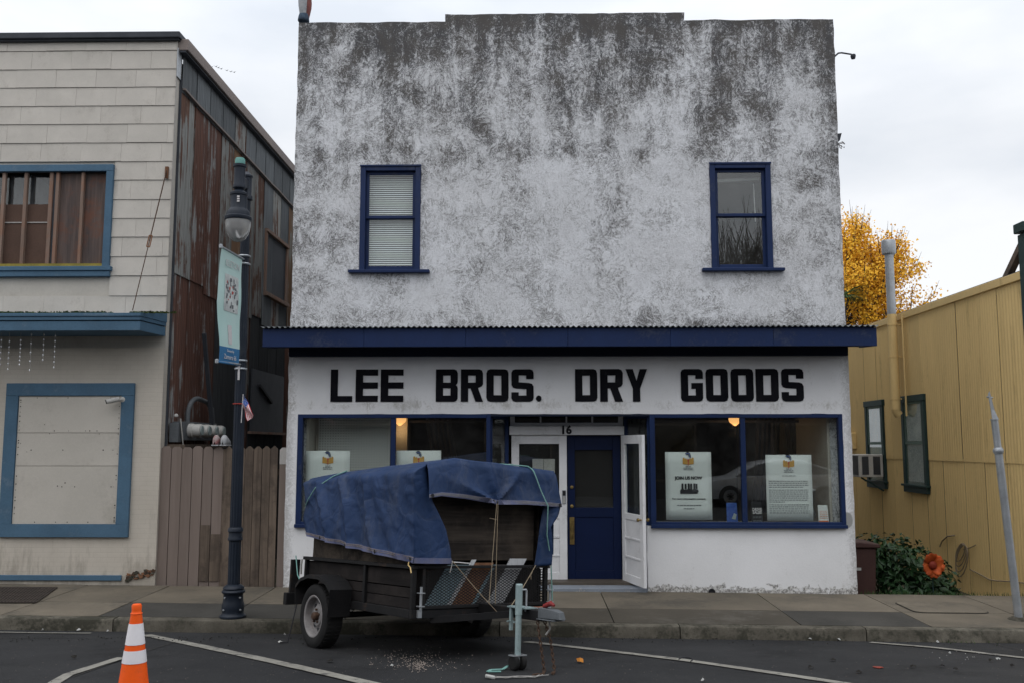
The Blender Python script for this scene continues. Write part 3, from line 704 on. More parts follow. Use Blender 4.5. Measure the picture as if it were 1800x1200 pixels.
# window bays
def sash_window(r, blind, idx):
    x0, x1, z0, z1 = r
    y = FY + .05
    f = MB(); t = .078
    f.box(x0, x0 + t, y - .075, y + .08, z0, z1); f.box(x1 - t, x1, y - .075, y + .08, z0, z1); f.box(x0 + t, x1 - t, y - .075, y + .08, z1 - t, z1)
    f.box(x0 - .012, x1 + .012, y - .09, y - .076, z1 - .02, z1 + .012)
    win = f.build('window', 'navy', store, bevel=.006)
    s = MB(); s.box(x0 - .15, x1 + .15, FY - .09, FY + .10, z0 - .045, z0 + .0); s.build('sill', 'navy', win, bevel=.006)
    zm = (z0 + z1) / 2 + .005
    for nm, a, b, yy in (('upper_sash', zm - .005, z1 - t - .002, y), ('lower_sash', z0 + .002, zm + .03, y + .035)):
        u0, u1 = x0 + t + .001, x1 - t - .001; m = .045
        q = MB(); q.box(u0, u0 + m, yy - .015, yy + .018, a, b); q.box(u1 - m, u1, yy - .015, yy + .018, a, b)
        q.box(u0 + m, u1 - m, yy - .015, yy + .018, a, a + (m if nm == 'upper_sash' else .075)); q.box(u0 + m, u1 - m, yy - .015, yy + .018, b - m, b)
        q.build(nm, 'navy', win, bevel=.003)
        MB().box(u0 + m, u1 - m, yy - .002, yy + .002, a + m, b - m).build('pane', 'glass_up' if not blind else 'glass', win)
    if blind:
        b = MB(); z = z1 - t - .03
        while z > z0 + .09:
            c = y + .085; b.add([(x0 + t, c - .012, z - .014), (x1 - t, c - .012, z - .014), (x1 - t, c + .012, z + .010), (x0 + t, c + .012, z + .010)], [(0, 1, 2, 3)]); z -= .0325
        b.build('blind', 'blind', win, solid=.0015, kind='stuff')
        MB().box(x0 + t, x1 - t, y + .07, y + .10, z1 - t - .03, z1 - t).build('blind_rail', 'blind', win)
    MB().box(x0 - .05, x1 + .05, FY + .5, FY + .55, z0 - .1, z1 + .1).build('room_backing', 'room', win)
    return win
wl = sash_window(w1, True, 0); wr = sash_window(w2, False, 1)
x0, x1, z0, z1 = w2
mb = MB(); mb.beam((x0 + .1, FY + .24, z1 - .20), (x1 - .1, FY + .24, z1 - .165), .03, .045); mb.build('blind_rail', 'blind', wr)
MB().beam((x1 - .20, FY + .22, z1 - .25), (x1 - .185, FY + .22, z1 - .83), .012, .012).build('blind_wand', 'blind', wr)
# awning
aw0, aw1 = fp(462, 590, 12.8)[0], fp(1541, 590, 12.8)[0]
za1, za0 = fp(900, 577, 12.8)[1], fp(900, 609, 12.8)[1]
mb = MB()
for i in range(6):
    a = aw0 + (aw1 - aw0) * i / 6; b = aw0 + (aw1 - aw0) * (i + 1) / 6
    MB().box(a + .001, b - .001, 12.79, 12.83, za0, za1).build('fascia_board', 'navy', store, bevel=.004)
for sgn, x in ((1, aw0), (-1, aw1)):
    x += 0.001 * sgn
    MB().prism([(x, 12.832, za0 + .002), (x, 12.832, za1), (x, FY + .02, za1 + .02), (x, FY + .02, za0 + .04)], (.03 * sgn, 0, 0)).build('awning_end', 'navy', store)
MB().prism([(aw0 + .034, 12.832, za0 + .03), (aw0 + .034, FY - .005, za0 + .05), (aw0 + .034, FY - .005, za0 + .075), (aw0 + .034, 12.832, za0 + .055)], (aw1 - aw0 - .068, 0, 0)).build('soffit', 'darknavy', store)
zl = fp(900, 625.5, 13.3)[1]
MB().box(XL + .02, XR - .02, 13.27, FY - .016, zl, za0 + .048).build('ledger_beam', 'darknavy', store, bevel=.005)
n_sheet = 14
for i in range(n_sheet):                                # corrugated roofing sheets
    a = aw0 - .015 + (aw1 - aw0 + .03) * i / n_sheet; b = aw0 - .015 + (aw1 - aw0 + .03) * (i + 1) / n_sheet
    amp = .013; pit = (aw1 - aw0 + .03) / n_sheet / 8
    def cf(u, v, a=a, b=b, i=i):
        x = a + (b - a) * u; fy = 12.735 + .006 * noise.noise(Vector((i * 3.1, 0, 0)))
        sag = .006 * noise.noise(Vector((x * .7, 4, 0)))
        return (x, fy + (FY + .03 - fy) * v, za1 + .012 + sag + amp * cos(2 * pi * (x - a) / pit) + .05 * v)
    MB().grid(cf, 48, 1).build('roof_sheet', 'galv', store, smooth=60, solid=.002)
# lettering
S, Wd, c = .33, 1.0, .17                                 # in a 1 x 1 box: stem, width, chamfer
h = .2
LET = {
 'L': [[(0, 0), (1, 0), (1, .18), (S, .18), (S, 1), (0, 1)]],
 'E': [[(0, 0), (1, 0), (1, .19), (S, .19), (S, .41), (1, .41), (1, .6), (S, .6), (S, .81), (1, .81), (1, 1), (0, 1)]],
 'B': [[(0, 0), (1 - c, 0), (1 - c * .35, .03), (1, .11), (1, .42), (.97, .48), (.91, .515), (.97, .55), (1, .61), (1, .88), (1 - c * .35, .97), (1 - c, 1), (0, 1)], [(S, .19), (S, .42), (.67, .42), (.67, .19)], [(S, .59), (S, .81), (.67, .81), (.67, .59)]],
 'R': [[(0, 0), (S, 0), (S, .41), (.44, .41), (.66, 0), (1, 0), (.78, .42), (.94, .47), (1, .54), (1, .88), (1 - c * .35, .97), (1 - c, 1), (0, 1)], [(S, .59), (S, .81), (.67, .81), (.67, .59)]],
 'O': [[(c, 0), (1 - c, 0), (1 - c * .3, .03), (1, .12), (1, .88), (1 - c * .3, .97), (1 - c, 1), (c, 1), (c * .3, .97), (0, .88), (0, .12), (c * .3, .03)], [(S, .2), (S, .8), (.67, .8), (.67, .2)]],
 'D': [[(0, 0), (1 - c, 0), (1 - c * .3, .03), (1, .12), (1, .88), (1 - c * .3, .97), (1 - c, 1), (0, 1)], [(S, .2), (S, .8), (.67, .8), (.67, .2)]],
 'S': [[(0, .11), (c * .3, .03), (c, 0), (1 - c, 0), (1 - c * .3, .03), (1, .11), (1, .47), (1 - c * .4, .55), (1 - c * 1.2, .58), (S, .60), (S, .81), (.67, .81), (.67, .70), (1, .70), (1, .89), (1 - c * .3, .97), (1 - c, 1), (c, 1), (c * .3, .97), (0, .89), (0, .52), (c * .4, .44), (c * 1.2, .41), (.67, .39), (.67, .19), (S, .19), (S, .29), (0, .29)]],
 'Y': [[(.33, 0), (.67, 0), (.67, .40), (1, 1), (.66, 1), (.5, .64), (.34, 1), (0, 1), (.33, .40)]],
 'G': [[(c, 0), (1 - c, 0), (1 - c * .3, .03), (1, .11), (1, .57), (.48, .57), (.48, .39), (.67, .39), (.67, .19), (S, .19), (S, .81), (.67, .81), (.67, .70), (1, .70), (1, .89), (1 - c * .3, .97), (1 - c, 1), (c, 1), (c * .3, .97), (0, .89), (0, .11), (c * .3, .03)]],
}
LET['.'] = [[(.5 + .5 * cos(2 * pi * k / 14), .5 + .5 * sin(2 * pi * k / 14)) for k in range(14)]]
zt, zb_ = fp(900, 648, 13.38)[1], fp(900, 705, 13.38)[1]
for ch, a, b in [('L', 581, 619), ('E', 625, 664), ('E', 669, 709), ('B', 766, 804.5), ('R', 810, 849), ('O', 855, 894), ('S', 899, 938), ('.', 942, 952),
                 ('D', 1011, 1050), ('R', 1055, 1095), ('Y', 1100, 1138), ('G', 1197, 1236), ('O', 1241, 1280), ('O', 1285, 1325), ('D', 1329, 1369), ('S', 1374, 1413)]:
    xa_, xb_ = fp(a, 677, 13.38)[0], fp(b, 677, 13.38)[0]
    hh = (zt - zb_) if ch != '.' else .09
    L = [[(xa_ + (xb_ - xa_) * u + .003 * noise.noise(Vector((u * 3 + a, v * 3, 0))), zb_ + hh * v + .003 * noise.noise(Vector((u * 3, v * 3 + a, 5)))) for u, v in loop] for loop in LET[ch]]
    outline_mesh('letter', L, .014, 'letter', store, Matrix.Translation((0, FY - .006, 0)))

# ---- shop front joinery
bl, br = fp(862, 830)[0], fp(1143, 830)[0]                # ends of the display windows on the street line
DY = 13.95                                                # plane of the doors
tb = .075
zhd = zh; zin = zh - .05
def display(x0, x1, mull, retx, nm):
    f = MB(); y0, y1 = FY - .012, FY + .09
    f.box(x0, x0 + tb, y0, y1, zsl, zh); f.box(x1 - tb * .8, x1, y0, y1, zsl, zh)
    f.box(x0 + tb, x1 - tb * .8, y0, y1, zh - .055, zh); f.box(x0 + tb, x1 - tb * .8, y0, y1, zsl, zsl + .055)
    f.box(x0 - .005, x1 + .005, y0 - .05, y0 - .001, zsl - .03, zsl + .02)
    w = f.build('display_window', 'navy', store, bevel=.005)
    MB().box(mull - .035, mull + .035, y0 + .01, y1 - .01, zsl + .056, zh - .056).build('mullion', 'navy', w, bevel=.004)
    for a, b in ((x0 + tb, mull - .036), (mull + .036, x1 - tb * .8)):
        MB().box(a, b, FY + .035, FY + .041, zsl + .056, zh - .056).build('pane', 'glass', w)
    # glazed return beside the door recess
    q = MB(); s = 1 if retx > x1 else -1; ex = x1 if s > 0 else x0
    a, b = Vector((ex, FY + .10, 0)), Vector((retx, DY - .06, 0))
    up = lambda v, z: (v.x, v.y, z)
    q.beam(up(a, zsl), up(a, zh), .05, .05, (0, 1, 0)); q.beam(up(b, zsl), up(b, zh), .06, .05, (0, 1, 0)); q.beam(up(a, zh - .03), up(b, zh - .03), .05, .06); q.beam(up(a, zsl + .02), up(b, zsl + .02), .06, .06)
    q.build('return_frame', 'navy', w, bevel=.004)
    MB().beam(up(a, (zsl + zh) / 2), up(b, (zsl + zh) / 2), .006, zh - zsl - .12).build('return_pane', 'glass', w)
    MB().beam(up(a, (zsl - .15) / 2 - .02), up(b, (zsl - .15) / 2 - .02), .08, zsl + .12).build('stall_riser', 'lower', w)
    return w
jl, jr = fp(893, 880, DY)[0], fp(1099, 880, DY)[0]
wL = display(DL0, bl, fp(690, 830)[0], jl - .02, 'left'); 
mr_ = fp(1308, 830)[0]
wR = display(br, DR1, mr_, jr + .02, 'right')
# the store front header above the recess
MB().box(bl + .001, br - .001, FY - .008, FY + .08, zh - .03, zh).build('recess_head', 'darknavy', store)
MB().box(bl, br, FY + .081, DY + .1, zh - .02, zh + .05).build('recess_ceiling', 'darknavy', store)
# doors
zd0 = fp(1045, 1019, DY)[1]; zd1 = fp(1045, 764, DY)[1]
zbx = fp(1000, 748, DY)[1]; ztr = fp(1000, 728, DY)[1] + .06
dm = fp(997, 890, DY)[0]
dl, dr = fp(899, 880, DY)[0], fp(1094, 880, DY)[0]
MB().box(dl - .03, dr + .03, DY - .10, DY + .03, zd1 + .004, zbx).build('door_header', 'white', store, bevel=.006)
tr = MB(); tr.box(dl - .02, dr + .02, DY - .05, DY + .01, zbx + .002, zbx + .05); tr.box(dl - .02, dl + .05, DY - .05, DY + .01, zbx + .052, ztr); tr.box(dr - .05, dr + .02, DY - .05, DY + .01, zbx + .052, ztr)
for k in (1, 2, 3):
    x = dl + .05 + (dr - dl - .1) * k / 4; tr.box(x - .012, x + .012, DY - .045, DY, zbx + .052, ztr)
tro = tr.build('transom', 'white', store, bevel=.003)
for k in range(4):
    a = dl + .05 + (dr - dl - .1) * k / 4; MB().box(a + .013, a + (dr - dl - .1) / 4 - .013, DY - .02, DY - .015, zbx + .055, ztr).build('transom_pane', 'glass', tro)
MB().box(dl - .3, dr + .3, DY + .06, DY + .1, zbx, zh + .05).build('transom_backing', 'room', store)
zn = (fp(994, 754, DY - .11)[1])
for ch, px in (('1', 990), ('6', 1000)):
    text('house_number', ch, .165, (fp(px, 754, DY - .11)[0], DY - .103, zn - .06), 'ink', store, bold=.008)
step = MB(); step.prism([(fp(950, 1034)[0] - .25, FY - .06, -.12), (dxb - .01, FY - .06, -.12), (jr + .05, DY + .25, -.12), (jl - .05, DY + .25, -.12)], (0, 0, .12 + zd0 - .02)); step.build('threshold', 'threshold', store, bevel=.01)
MB().box(dm + .02, dr + .06, DY - .22, DY - .02, zd0 - .021, zd0 - .008).build('door_mat', 'black', store)
def panel_door(name, x0, x1, z0, z1, y, mat, lights, panels, par, th=.045, pm='glass'):
    """door leaf in local x 0..w; lights = list of (z0, z1) glazed, panels recessed"""
    d = MB(); w = x1 - x0; st = .115
    rails = sorted(lights + panels); zs = [0] + [q for r in rails for q in r] + [z1 - z0]
    d.box(x0, x0 + st, y, y + th, z0, z1); d.box(x1 - st, x1, y, y + th, z0, z1)
    for a, b in zip(zs[0::2], zs[1::2]): d.box(x0 + st, x1 - st, y, y + th, z0 + a, z0 + b)
    o = d.build(name, mat, par, bevel=.004)
    for a, b in panels: MB().box(x0 + st, x1 - st, y + .014, y + th - .014, z0 + a, z0 + b).build('door_panel', mat, o, bevel=.003)
    for a, b in lights: MB().box(x0 + st, x1 - st, y + .02, y + .026, z0 + a, z0 + b).build('door_pane', pm, o)
    return o
H = zd1 - zd0
wd = panel_door('white_door', dl, dm - .003, zd0, zd1, DY - .05, 'white', [(.99, H - .13)], [(.12, .35), (.38, .62), (.65, .90)], store)
wd['label'] = 'closed white panelled screen door with papers behind its pane'
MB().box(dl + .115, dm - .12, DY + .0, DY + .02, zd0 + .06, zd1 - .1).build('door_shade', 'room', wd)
MB().box(dm - .075, dm - .02, DY - .066, DY - .051, zd0 + 1.12, zd0 + 1.32).build('keypad', 'steel', wd, bevel=.004)
MB().box(dm - .07, dm - .025, DY - .070, DY - .067, zd0 + 1.24, zd0 + 1.31).build('keypad_screen', 'ink', wd)
MB().box(dm - .062, dm - .034, DY - .069, DY - .0665, zd0 + 1.13, zd0 + 1.225).build('keypad_buttons', 'acwhite', wd)
for k, px in enumerate((945, 965)):
    a = fp(px - 9, 830, DY - .02)
    b = MB(); b.box(a[0], a[0] + .165, DY - .022, DY - .019, zd0 + 1.42, zd0 + 1.78); o = b.build('notice_paper', 'acwhite', wd)
MB().box(dl - .045, dl + .03, DY - .075, DY - .052, zd0 + 1.64, zd0 + 1.71).build('hinge', 'steel', wd)
bd = panel_door('blue_door', dm + .003, dr - .02, zd0, zd1 - .004, DY + .0, 'navydoor', [(1.06, H - .22)], [(.14, .92)], store, .05)
bd['label'] = 'navy front door with brass handle plate and dark pane'
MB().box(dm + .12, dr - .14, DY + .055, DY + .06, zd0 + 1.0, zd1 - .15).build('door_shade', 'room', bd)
q = MB(); q.box(dm + .035, dm + .105, DY - .014, DY - .001, zd0 + .52, zd0 + .92); q.tube([(dm + .07, DY - .014, zd0 + .84), (dm + .07, DY - .06, zd0 + .80), (dm + .07, DY - .06, zd0 + .66), (dm + .07, DY - .014, zd0 + .60)], .011, 8); q.build('door_handle', 'brass', bd, bevel=.003)
for z in (1.08, 1.36):
    MB().lathe([(.025, 0), (.025, .012), (.012, .016)], 16, (dm + .07, DY - .001, zd0 + z), Matrix.Rotation(pi / 2, 3, 'X')).build('lock', 'brass', bd, smooth=40)
# open white leaf swung out over the step
hx = dr - .0; ang = radians(-74); wl_ = .80
lf = panel_door('open_white_door', .0, wl_, .0, H - .015, -.02, 'white', [(.99, H - .14)], [(.12, .35), (.38, .62), (.65, .90)], None)
lf.matrix_basis = Matrix.Translation((hx, DY - .07, zd0 + .012)) @ Matrix.Rotation(ang, 4, 'Z')
adopt(lf, store); lf['label'] = 'white door leaf standing open over the step'
kn2 = MB(); kn = MB(); kn.lathe([(.012, 0), (.012, .03), (.026, .045), (.024, .065), (.008, .07)], 14, (wl_ - .06, -.02, .93), Matrix.Rotation(pi / 2, 3, 'X')); kn2.lathe([(.012, 0), (.012, .03), (.026, .045), (.024, .065), (.008, .07)], 14, (wl_ - .06, .025, .93), Matrix.Rotation(-pi / 2, 3, 'X'))
kn.build('door_knob', 'brass', lf, smooth=40, local=True); kn2.build('door_knob', 'brass', lf, smooth=40, local=True)
q = fp(1251, 1041); MB().lathe([(.0, 0), (.05, 0), (.05, .012), (.035, .012), (.035, .002)], 16, (q[0], FY - .012, q[1] + .012), Matrix.Rotation(pi / 2, 3, 'X')).build('drain_outlet', 'ink', store)
# inside the shop
RY = 19.5
MB().box(XL + .24, XR - .24, FY + .21, RY, -.12, .12).build('shop_floor', 'floor', store)
MB().box(XL + .24, XR - .24, RY, RY + .1, .1, 3.3).build('shop_back_wall', 'room', store)
MB().box(XL + .24, XR - .24, FY + .25, RY, 3.2, 3.28).build('shop_ceiling', 'room', store)
MB().box(XL + .225, XL + .26, FY + .21, RY, .1, 3.2).build('shop_side_wall', 'roomlight', store)
MB().box(XR - .26, XR - .225, FY + .21, RY, .1, 3.2).build('shop_side_wall', 'roomlight', store)
MB().box(dl - .3, dl - .02, DY + .07, DY + .14, .1, zh).build('shop_partition', 'room', store)
for nm, a, b in (('display_shelf', DL0 + .02, bl - .02), ('display_shelf', br + .02, DR1 - .02)):
    MB().box(a, b, FY + .095, FY + .62, zsl - .03, zsl + .02).build(nm, 'palewood', store)
pg0, pg1 = fp(560, 760, 14.0)[0], fp(686, 760, 14.0)[0]
MB().box(pg0, pg1, 14.0, 14.02, .2, 3.1).build('pegboard', 'peg', store)
MB().box(XL + .27, pg0 - .01, 14.02, 14.06, .2, 3.15).build('shop_partition', 'roomlight', store)
a = fp(692, 760, 14.9)[0]; b = fp(716, 760, 14.9)[0]
MB().box(a, b, 14.9, 15.0, .12, 3.2).build('shop_pillar', 'roomlight', store)
for px in (735, 800): pass
def curtain(px0, px1, py1, Y, tw):
    a, b = fp(px0, 740, Y)[0], fp(px1, 740, Y)[0]; zt_ = 3.05; zb2 = fp(900, py1, Y)[1]
    def f(u, v):
        k = a + (b - a) * u; sh = tw * v * v
        return (k + sh, Y + .03 * sin(u * 34 + 2 * v) * (1 - .3 * v), zt_ + (zb2 - zt_) * v)
    return MB().grid(f, 60, 8).build('curtain', 'curtain', store, smooth=70)
curtain(1330, 1372, 900, 15.2, -.12); curtain(1376, 1432, 900, 15.2, .28); curtain(745, 790, 880, 15.4, .35)
MB().box(fp(1440, 800, 14.1)[0], fp(1462, 800, 14.1)[0], 14.1, 14.18, .12, 3.1).build('shop_pillar', 'roomlight', store)
MB().box(fp(650, 745, 15)[0], fp(1470, 745, 15)[0], 15.0, 15.04, fp(900, 742, 15)[1], fp(900, 738, 15)[1]).build('curtain_rail', 'curtain', store)
# two lit lamps hanging in the shop
for px, lb in ((703, 'lit orange schoolhouse lamp hanging in the left shop window'), (1292, 'lit orange schoolhouse lamp hanging in the right shop window')):
    X, Z = fp(px, 737, 14.75)
    t = thing('pendant_lamp', lb, 'lamp', (X, 14.75, 3.2), group='lit lamps inside the shop')
    MB().lathe([(.04, .17), (.085, .15), (.10, .12), (.10, .06), (.098, .02), (.085, -.01), (.05, -.035), (.02, -.06), (.004, -.068)][::-1], 28, (X, 14.75, Z - .03)).build('lamp_shade', 'lamp', t, smooth=50)
    MB().tube([(X, 14.75, 3.2), (X, 14.75, Z + .14)], .012, 8).build('stem', 'brass', t)
    pl_ = bpy.data.lights.new('lamp_bulb', 'POINT'); pl_.energy = 1.0; pl_.color = (1, .62, .3); pl_.shadow_soft_size = .1
    po = bpy.data.objects.new('lamp_bulb', pl_); COL.objects.link(po); po.parent = t; po.location = (0, 0, Z - 3.2 - .18)
# table seen behind the right pane
X0, Z0 = fp(1405, 858, 14.4)
tb_ = thing('folding_table', 'white folding table standing behind the right shop window', 'table', (X0 + .3, 14.4, .12))
MB().box(X0, X0 + .62, 14.25, 14.85, Z0 - .03, Z0).build('table_top', 'white', tb_, bevel=.01)
for sx_ in (0, 1):
    for q in (0, 1):
        MB().beam((X0 + .05 + .52 * sx_, 14.30 + .5 * q, Z0 - .03), (X0 + .57 - .52 * sx_, 14.30 + .5 * q, .12), .025, .025).build('leg', 'steel', tb_)

# posters and leaflets in the windows
def logo(cx, cz, s, y, par):
    k = lambda u, v: (cx + u * s, cz + v * s)
    for sg in (-1, 1):
        outline_mesh('book_emblem', [[k(sg * .04, -.42), k(sg * .5, -.36), k(sg * .5, .2), k(sg * .34, .24), k(sg * .3, .1), k(sg * .2, .18), k(sg * .04, -.02)]], .001, 'amber', par, Matrix.Translation((0, y, 0)))
    for r_, mt in ((.16, 'ink'), (.25, 'blueink'), (.34, 'ink')):
        L = []
        for i in range(11):
            g = radians(-30 + i * 17); L.append(k((r_ + .035) * cos(g) * .8 - .05, .35 + (r_ + .035) * sin(g)))
        for i in range(10, -1, -1):
            g = radians(-30 + i * 17); L.append(k((r_ - .03) * cos(g) * .8 - .05, .35 + (r_ - .03) * sin(g)))
        outline_mesh('head_emblem', [L], .001, mt, par, Matrix.Translation((0, y - .0012, 0)))
    outline_mesh('flame_emblem', [[k(-.03, -.5), k(.03, -.5), k(.05, -.1), k(.12, .15), k(.0, .05), k(-.1, .18), k(-.04, -.1)]], .001, 'redink', par, Matrix.Translation((0, y - .0015, 0)))
def dashes(x0, x1, z, h, y, par, last=1.0, name='printed_line', mb=None, seed=0):
    rr = random.Random(seed); x = x0; e = x0 + (x1 - x0) * last
    while x < e:
        w = rr.uniform(.018, .05); b = min(x + w, e)
        mb.box(x, b, y - .001, y, z - h / 2 * rr.uniform(.7, 1), z + h / 2 * rr.uniform(.7, 1)); x = b + .008
PYp = FY + .125
def poster(p4, lb, body, nm='poster'):
    q = [P(px, py, PYp) for px, py in p4]
    x0, x1 = (q[0].x + q[3].x) / 2, (q[1].x + q[2].x) / 2; z0, z1 = (q[2].z + q[3].z) / 2, (q[0].z + q[1].z) / 2
    b = .0
    o = MB().grid(lambda u, v: (x0 + (x1 - x0) * u + (.02 * (1 - v) * b), PYp + .004 * sin(u * 3) * v, z0 + (z1 - z0) * v), 8, 6).build(nm, 'paper', smooth=60, solid=.004)
    tag(o, lb, 'poster', 'posters in the shop windows')
    w, h_ = x1 - x0, z1 - z0; cx = (x0 + x1) / 2; y = PYp - .006
    logo(cx, z1 - .115 * h_ / .97, .16, y, o)
    m = MB()
    for k in range(3): dashes(cx - .07 + (.03 if k == 0 else 0), cx + .07 - (.03 if k == 0 else 0), z1 - .215 * h_ - .022 * k, .010, y, o, mb=m, seed=k)
    m.build('emblem_caption', 'greyink', o)
    if body == 'join':
        text('headline', 'JOIN US NOW', .062, (cx, y - .0005, z1 - h_ * .405), 'ink', o, width=.40, bold=.0028)
        m = MB()
        for i, (u, s) in enumerate(((-.2, 1), (-.1, .8), (.0, 1.05), (.08, .9), (.18, 1), (.25, .8))):
            m.lathe([(.001, -.0), (.03 * s, .001), (.034 * s, .01), (.001, .011)], 10, (cx + u * .45, y + .004, z1 - h_ * .575), Matrix.Rotation(pi / 2, 3, 'X'))
            m.box(cx + u * .45 - .014, cx + u * .45 + .014, y - .002, y, z1 - h_ * .545, z1 - h_ * .485 + .02 * s)
        m.box(cx - .125, cx + .125, y - .003, y - .001, z1 - h_ * .615, z1 - h_ * .565); m.build('crowd_picture', 'ink', o)
        text('contact_line', 'For more information contact:', .032, (cx, y - .0005, z1 - h_ * .70), 'ink', o, width=.48, bold=.001)
        m = MB(); dashes(cx - .17, cx + .17, z1 - h_ * .785, .015, y, o, mb=m, seed=41); dashes(cx - .08, cx + .08, z1 - h_ * .835, .015, y, o, mb=m, seed=42)
        m.build('printed_line', 'greyink', o)
    if body == 'letter':
        m = MB(); dashes(cx - .1, cx + .1, z1 - h_ * .32, .012, y, o, mb=m, seed=9)
        z = z1 - h_ * .40; kk = 0
        for n_, last in ((4, .86), (7, .38), (5, .98)):
            for i in range(n_):
                dashes(x0 + .035, x1 - .045, z, .011, y, o, last if i == n_ - 1 else .96 + .04 * ((kk * 7) % 3) / 3, mb=m, seed=20 + kk); z -= .0285; kk += 1
            z -= .012
        m.build('printed_text', 'greyink', o)
    return o
poster([(1171, 793), (1252, 794), (1250, 914), (1169, 912)], 'white poster headed JOIN US NOW standing left in the right shop window', 'join')
poster([(1349, 798), (1430, 799), (1426, 915), (1345, 914)], 'white poster with a long printed letter right of the window bar', 'letter')
poster([(537, 792), (615, 791), (614, 915), (536, 915)], 'white poster with orange book emblem at the far left of the left shop window', '')
poster([(696, 792), (775, 790), (775, 915), (696, 915)], 'white poster with orange book emblem right of the left window bar', '')
def leaflet(px0, px1, py0, py1, mat, lb, nm='leaflet', tilt=.05):
    x0, zt_ = fp(px0, py0, PYp + .02); x1, zb2 = fp(px1, py1, PYp + .02)
    zb2 = zsl + .022
    o = MB().prism([(x0, PYp + .01, zb2), (x1, PYp + .01, zb2), (x1 - .004, PYp + .05, zt_), (x0 + .004, PYp + .05, zt_)], (0, .008, 0)).build(nm, mat, bevel=.002)
    tag(o, lb, 'leaflet', 'leaflets on the window ledge'); return o, x0, x1, zb2, zt_
o, x0, x1, a, b = leaflet(1277, 1297, 883, 913, 'blueink', 'blue booklet with a pale device picture left of the window bar')
MB().prism([(x0 + .07, PYp + .02, a + .07), (x0 + .12, PYp + .02, a + .06), (x1 - .015, PYp + .03, a + .13), (x1 - .05, PYp + .03, a + .15)], (0, -.012, 0)).build('cover_picture', 'palepane', o)
o, x0, x1, a, b = leaflet(1320, 1341, 881, 913, 'ink', 'small black DRIVE SALES booklet standing beside the letter poster')
text('title', 'DRIVE', .055, ((x0 + x1) / 2, PYp + .012, a + .185), 'flagwhite', o, bold=.003, width=.135, spacing=1.1); text('title', 'SALES', .055, ((x0 + x1) / 2, PYp + .008, a + .143), 'flagwhite', o, bold=.003, width=.13, spacing=1.1)
m = MB()
for k, z in enumerate((.10, .085, .045, .03, .018)): dashes(x0 + .02, x1 - .02, a + z, .008, PYp + .004, o, mb=m, seed=60 + k)
m.build('small_print', 'greyink', o)
o, x0, x1, a, b = leaflet(1438, 1457, 887, 915, 'paper', 'white card with orange foot in the corner of the right shop window')
MB().box(x0, x1 - .01, PYp + .0, PYp + .008, a, a + .045).build('orange_band', 'orangeink', o)
m = MB()
for k in range(5): dashes(x0 + .015, x1 - .02, a + .08 + .025 * k, .007, PYp + .004, o, mb=m, seed=80 + k)
m.build('small_print', 'orangeink', o)
# bracket pipe, corner bits and the carved figure on the parapet
q = P(1468, 99, 13.55); e = P(1496, 96, 13.5)
t = thing('bracket_pipe', 'thin bent metal pipe sticking out of the upper right wall', 'pipe', q)
MB().tube([q + Vector((-.1, 0, -.08)), q, q + Vector((.05, 0, .045)), q + Vector((.1, 0, .05)), e, e + Vector((.03, 0, -.02))], .013, 8).build('arm', 'darkcap', t, smooth=60)
MB().lathe([(.0, -.06), (.03, -.05), (.04, -.01), (.035, .015), (.0, .03)], 14, e + Vector((.03, 0, -.02)), cap=False).build('end_cap', 'darkcap', t, smooth=60)
q = P(1474, 240, 13.5)
t = MB(); t.prism([q + Vector((-.02, 0, .04)), q + Vector((.05, 0, .05)), q + Vector((.02, 0, -.06)), q + Vector((-.01, 0, -.09))], (0, .05, 0)); t.build('wall_flashing', 'darkcap', store)
t = MB(); rr = random.Random(4)
for k in range(9):
    a = q + Vector((.0, .03, -.1)); b = a + Vector((rr.uniform(.01, .08), rr.uniform(-.03, .03), rr.uniform(-.12, .05))); t.tube([a, b], .003, 4)
    t.add([b, b + Vector((.02, 0, .015)), b + Vector((.025, .01, -.01))], [(0, 1, 2)])
tag(t.build('wall_weed', 'bark', None), 'dry weed sprouting from the right edge of the stucco wall', 'weed')
q = P(535, 38, 13.52)
fig = thing('parapet_figure', 'small weathered figure in white and red standing on the parapet corner', 'statue', q)
M_ = lambda a, b: Matrix.Diagonal((a, b, 1))
MB().lathe([(.0, -.01), (.075, 0), (.088, .02), (.085, .05), (.078, .09), (.07, .12), (.06, .13)], 20, q + Vector((-.012, 0, -.015)), M_(1, 1.1), cap=False).build('feet', 'stoneC', fig, smooth=50)
MB().lathe([(.055, .10), (.066, .16), (.078, .24), (.085, .33), (.088, .42), (.07, .52), (.05, .58), (.045, .62)], 20, q + Vector((-.02, -.02, 0)), M_(.9, 1)).build('robe', 'stoneA', fig, smooth=50)
MB().lathe([(.03, .05), (.05, .12), (.075, .22), (.08, .3), (.07, .38), (.06, .46), (.075, .54), (.05, .60)], 20, q + Vector((.045, .02, 0)), M_(.72, .9)).build('cloak', 'stoneB', fig, smooth=50)
MB().lathe([(.0, .58), (.05, .60), (.07, .67), (.065, .74), (.04, .79), (.0, .8)], 18, q + Vector((-.005, -.01, 0)), cap=False).build('head', 'stoneA', fig, smooth=50)
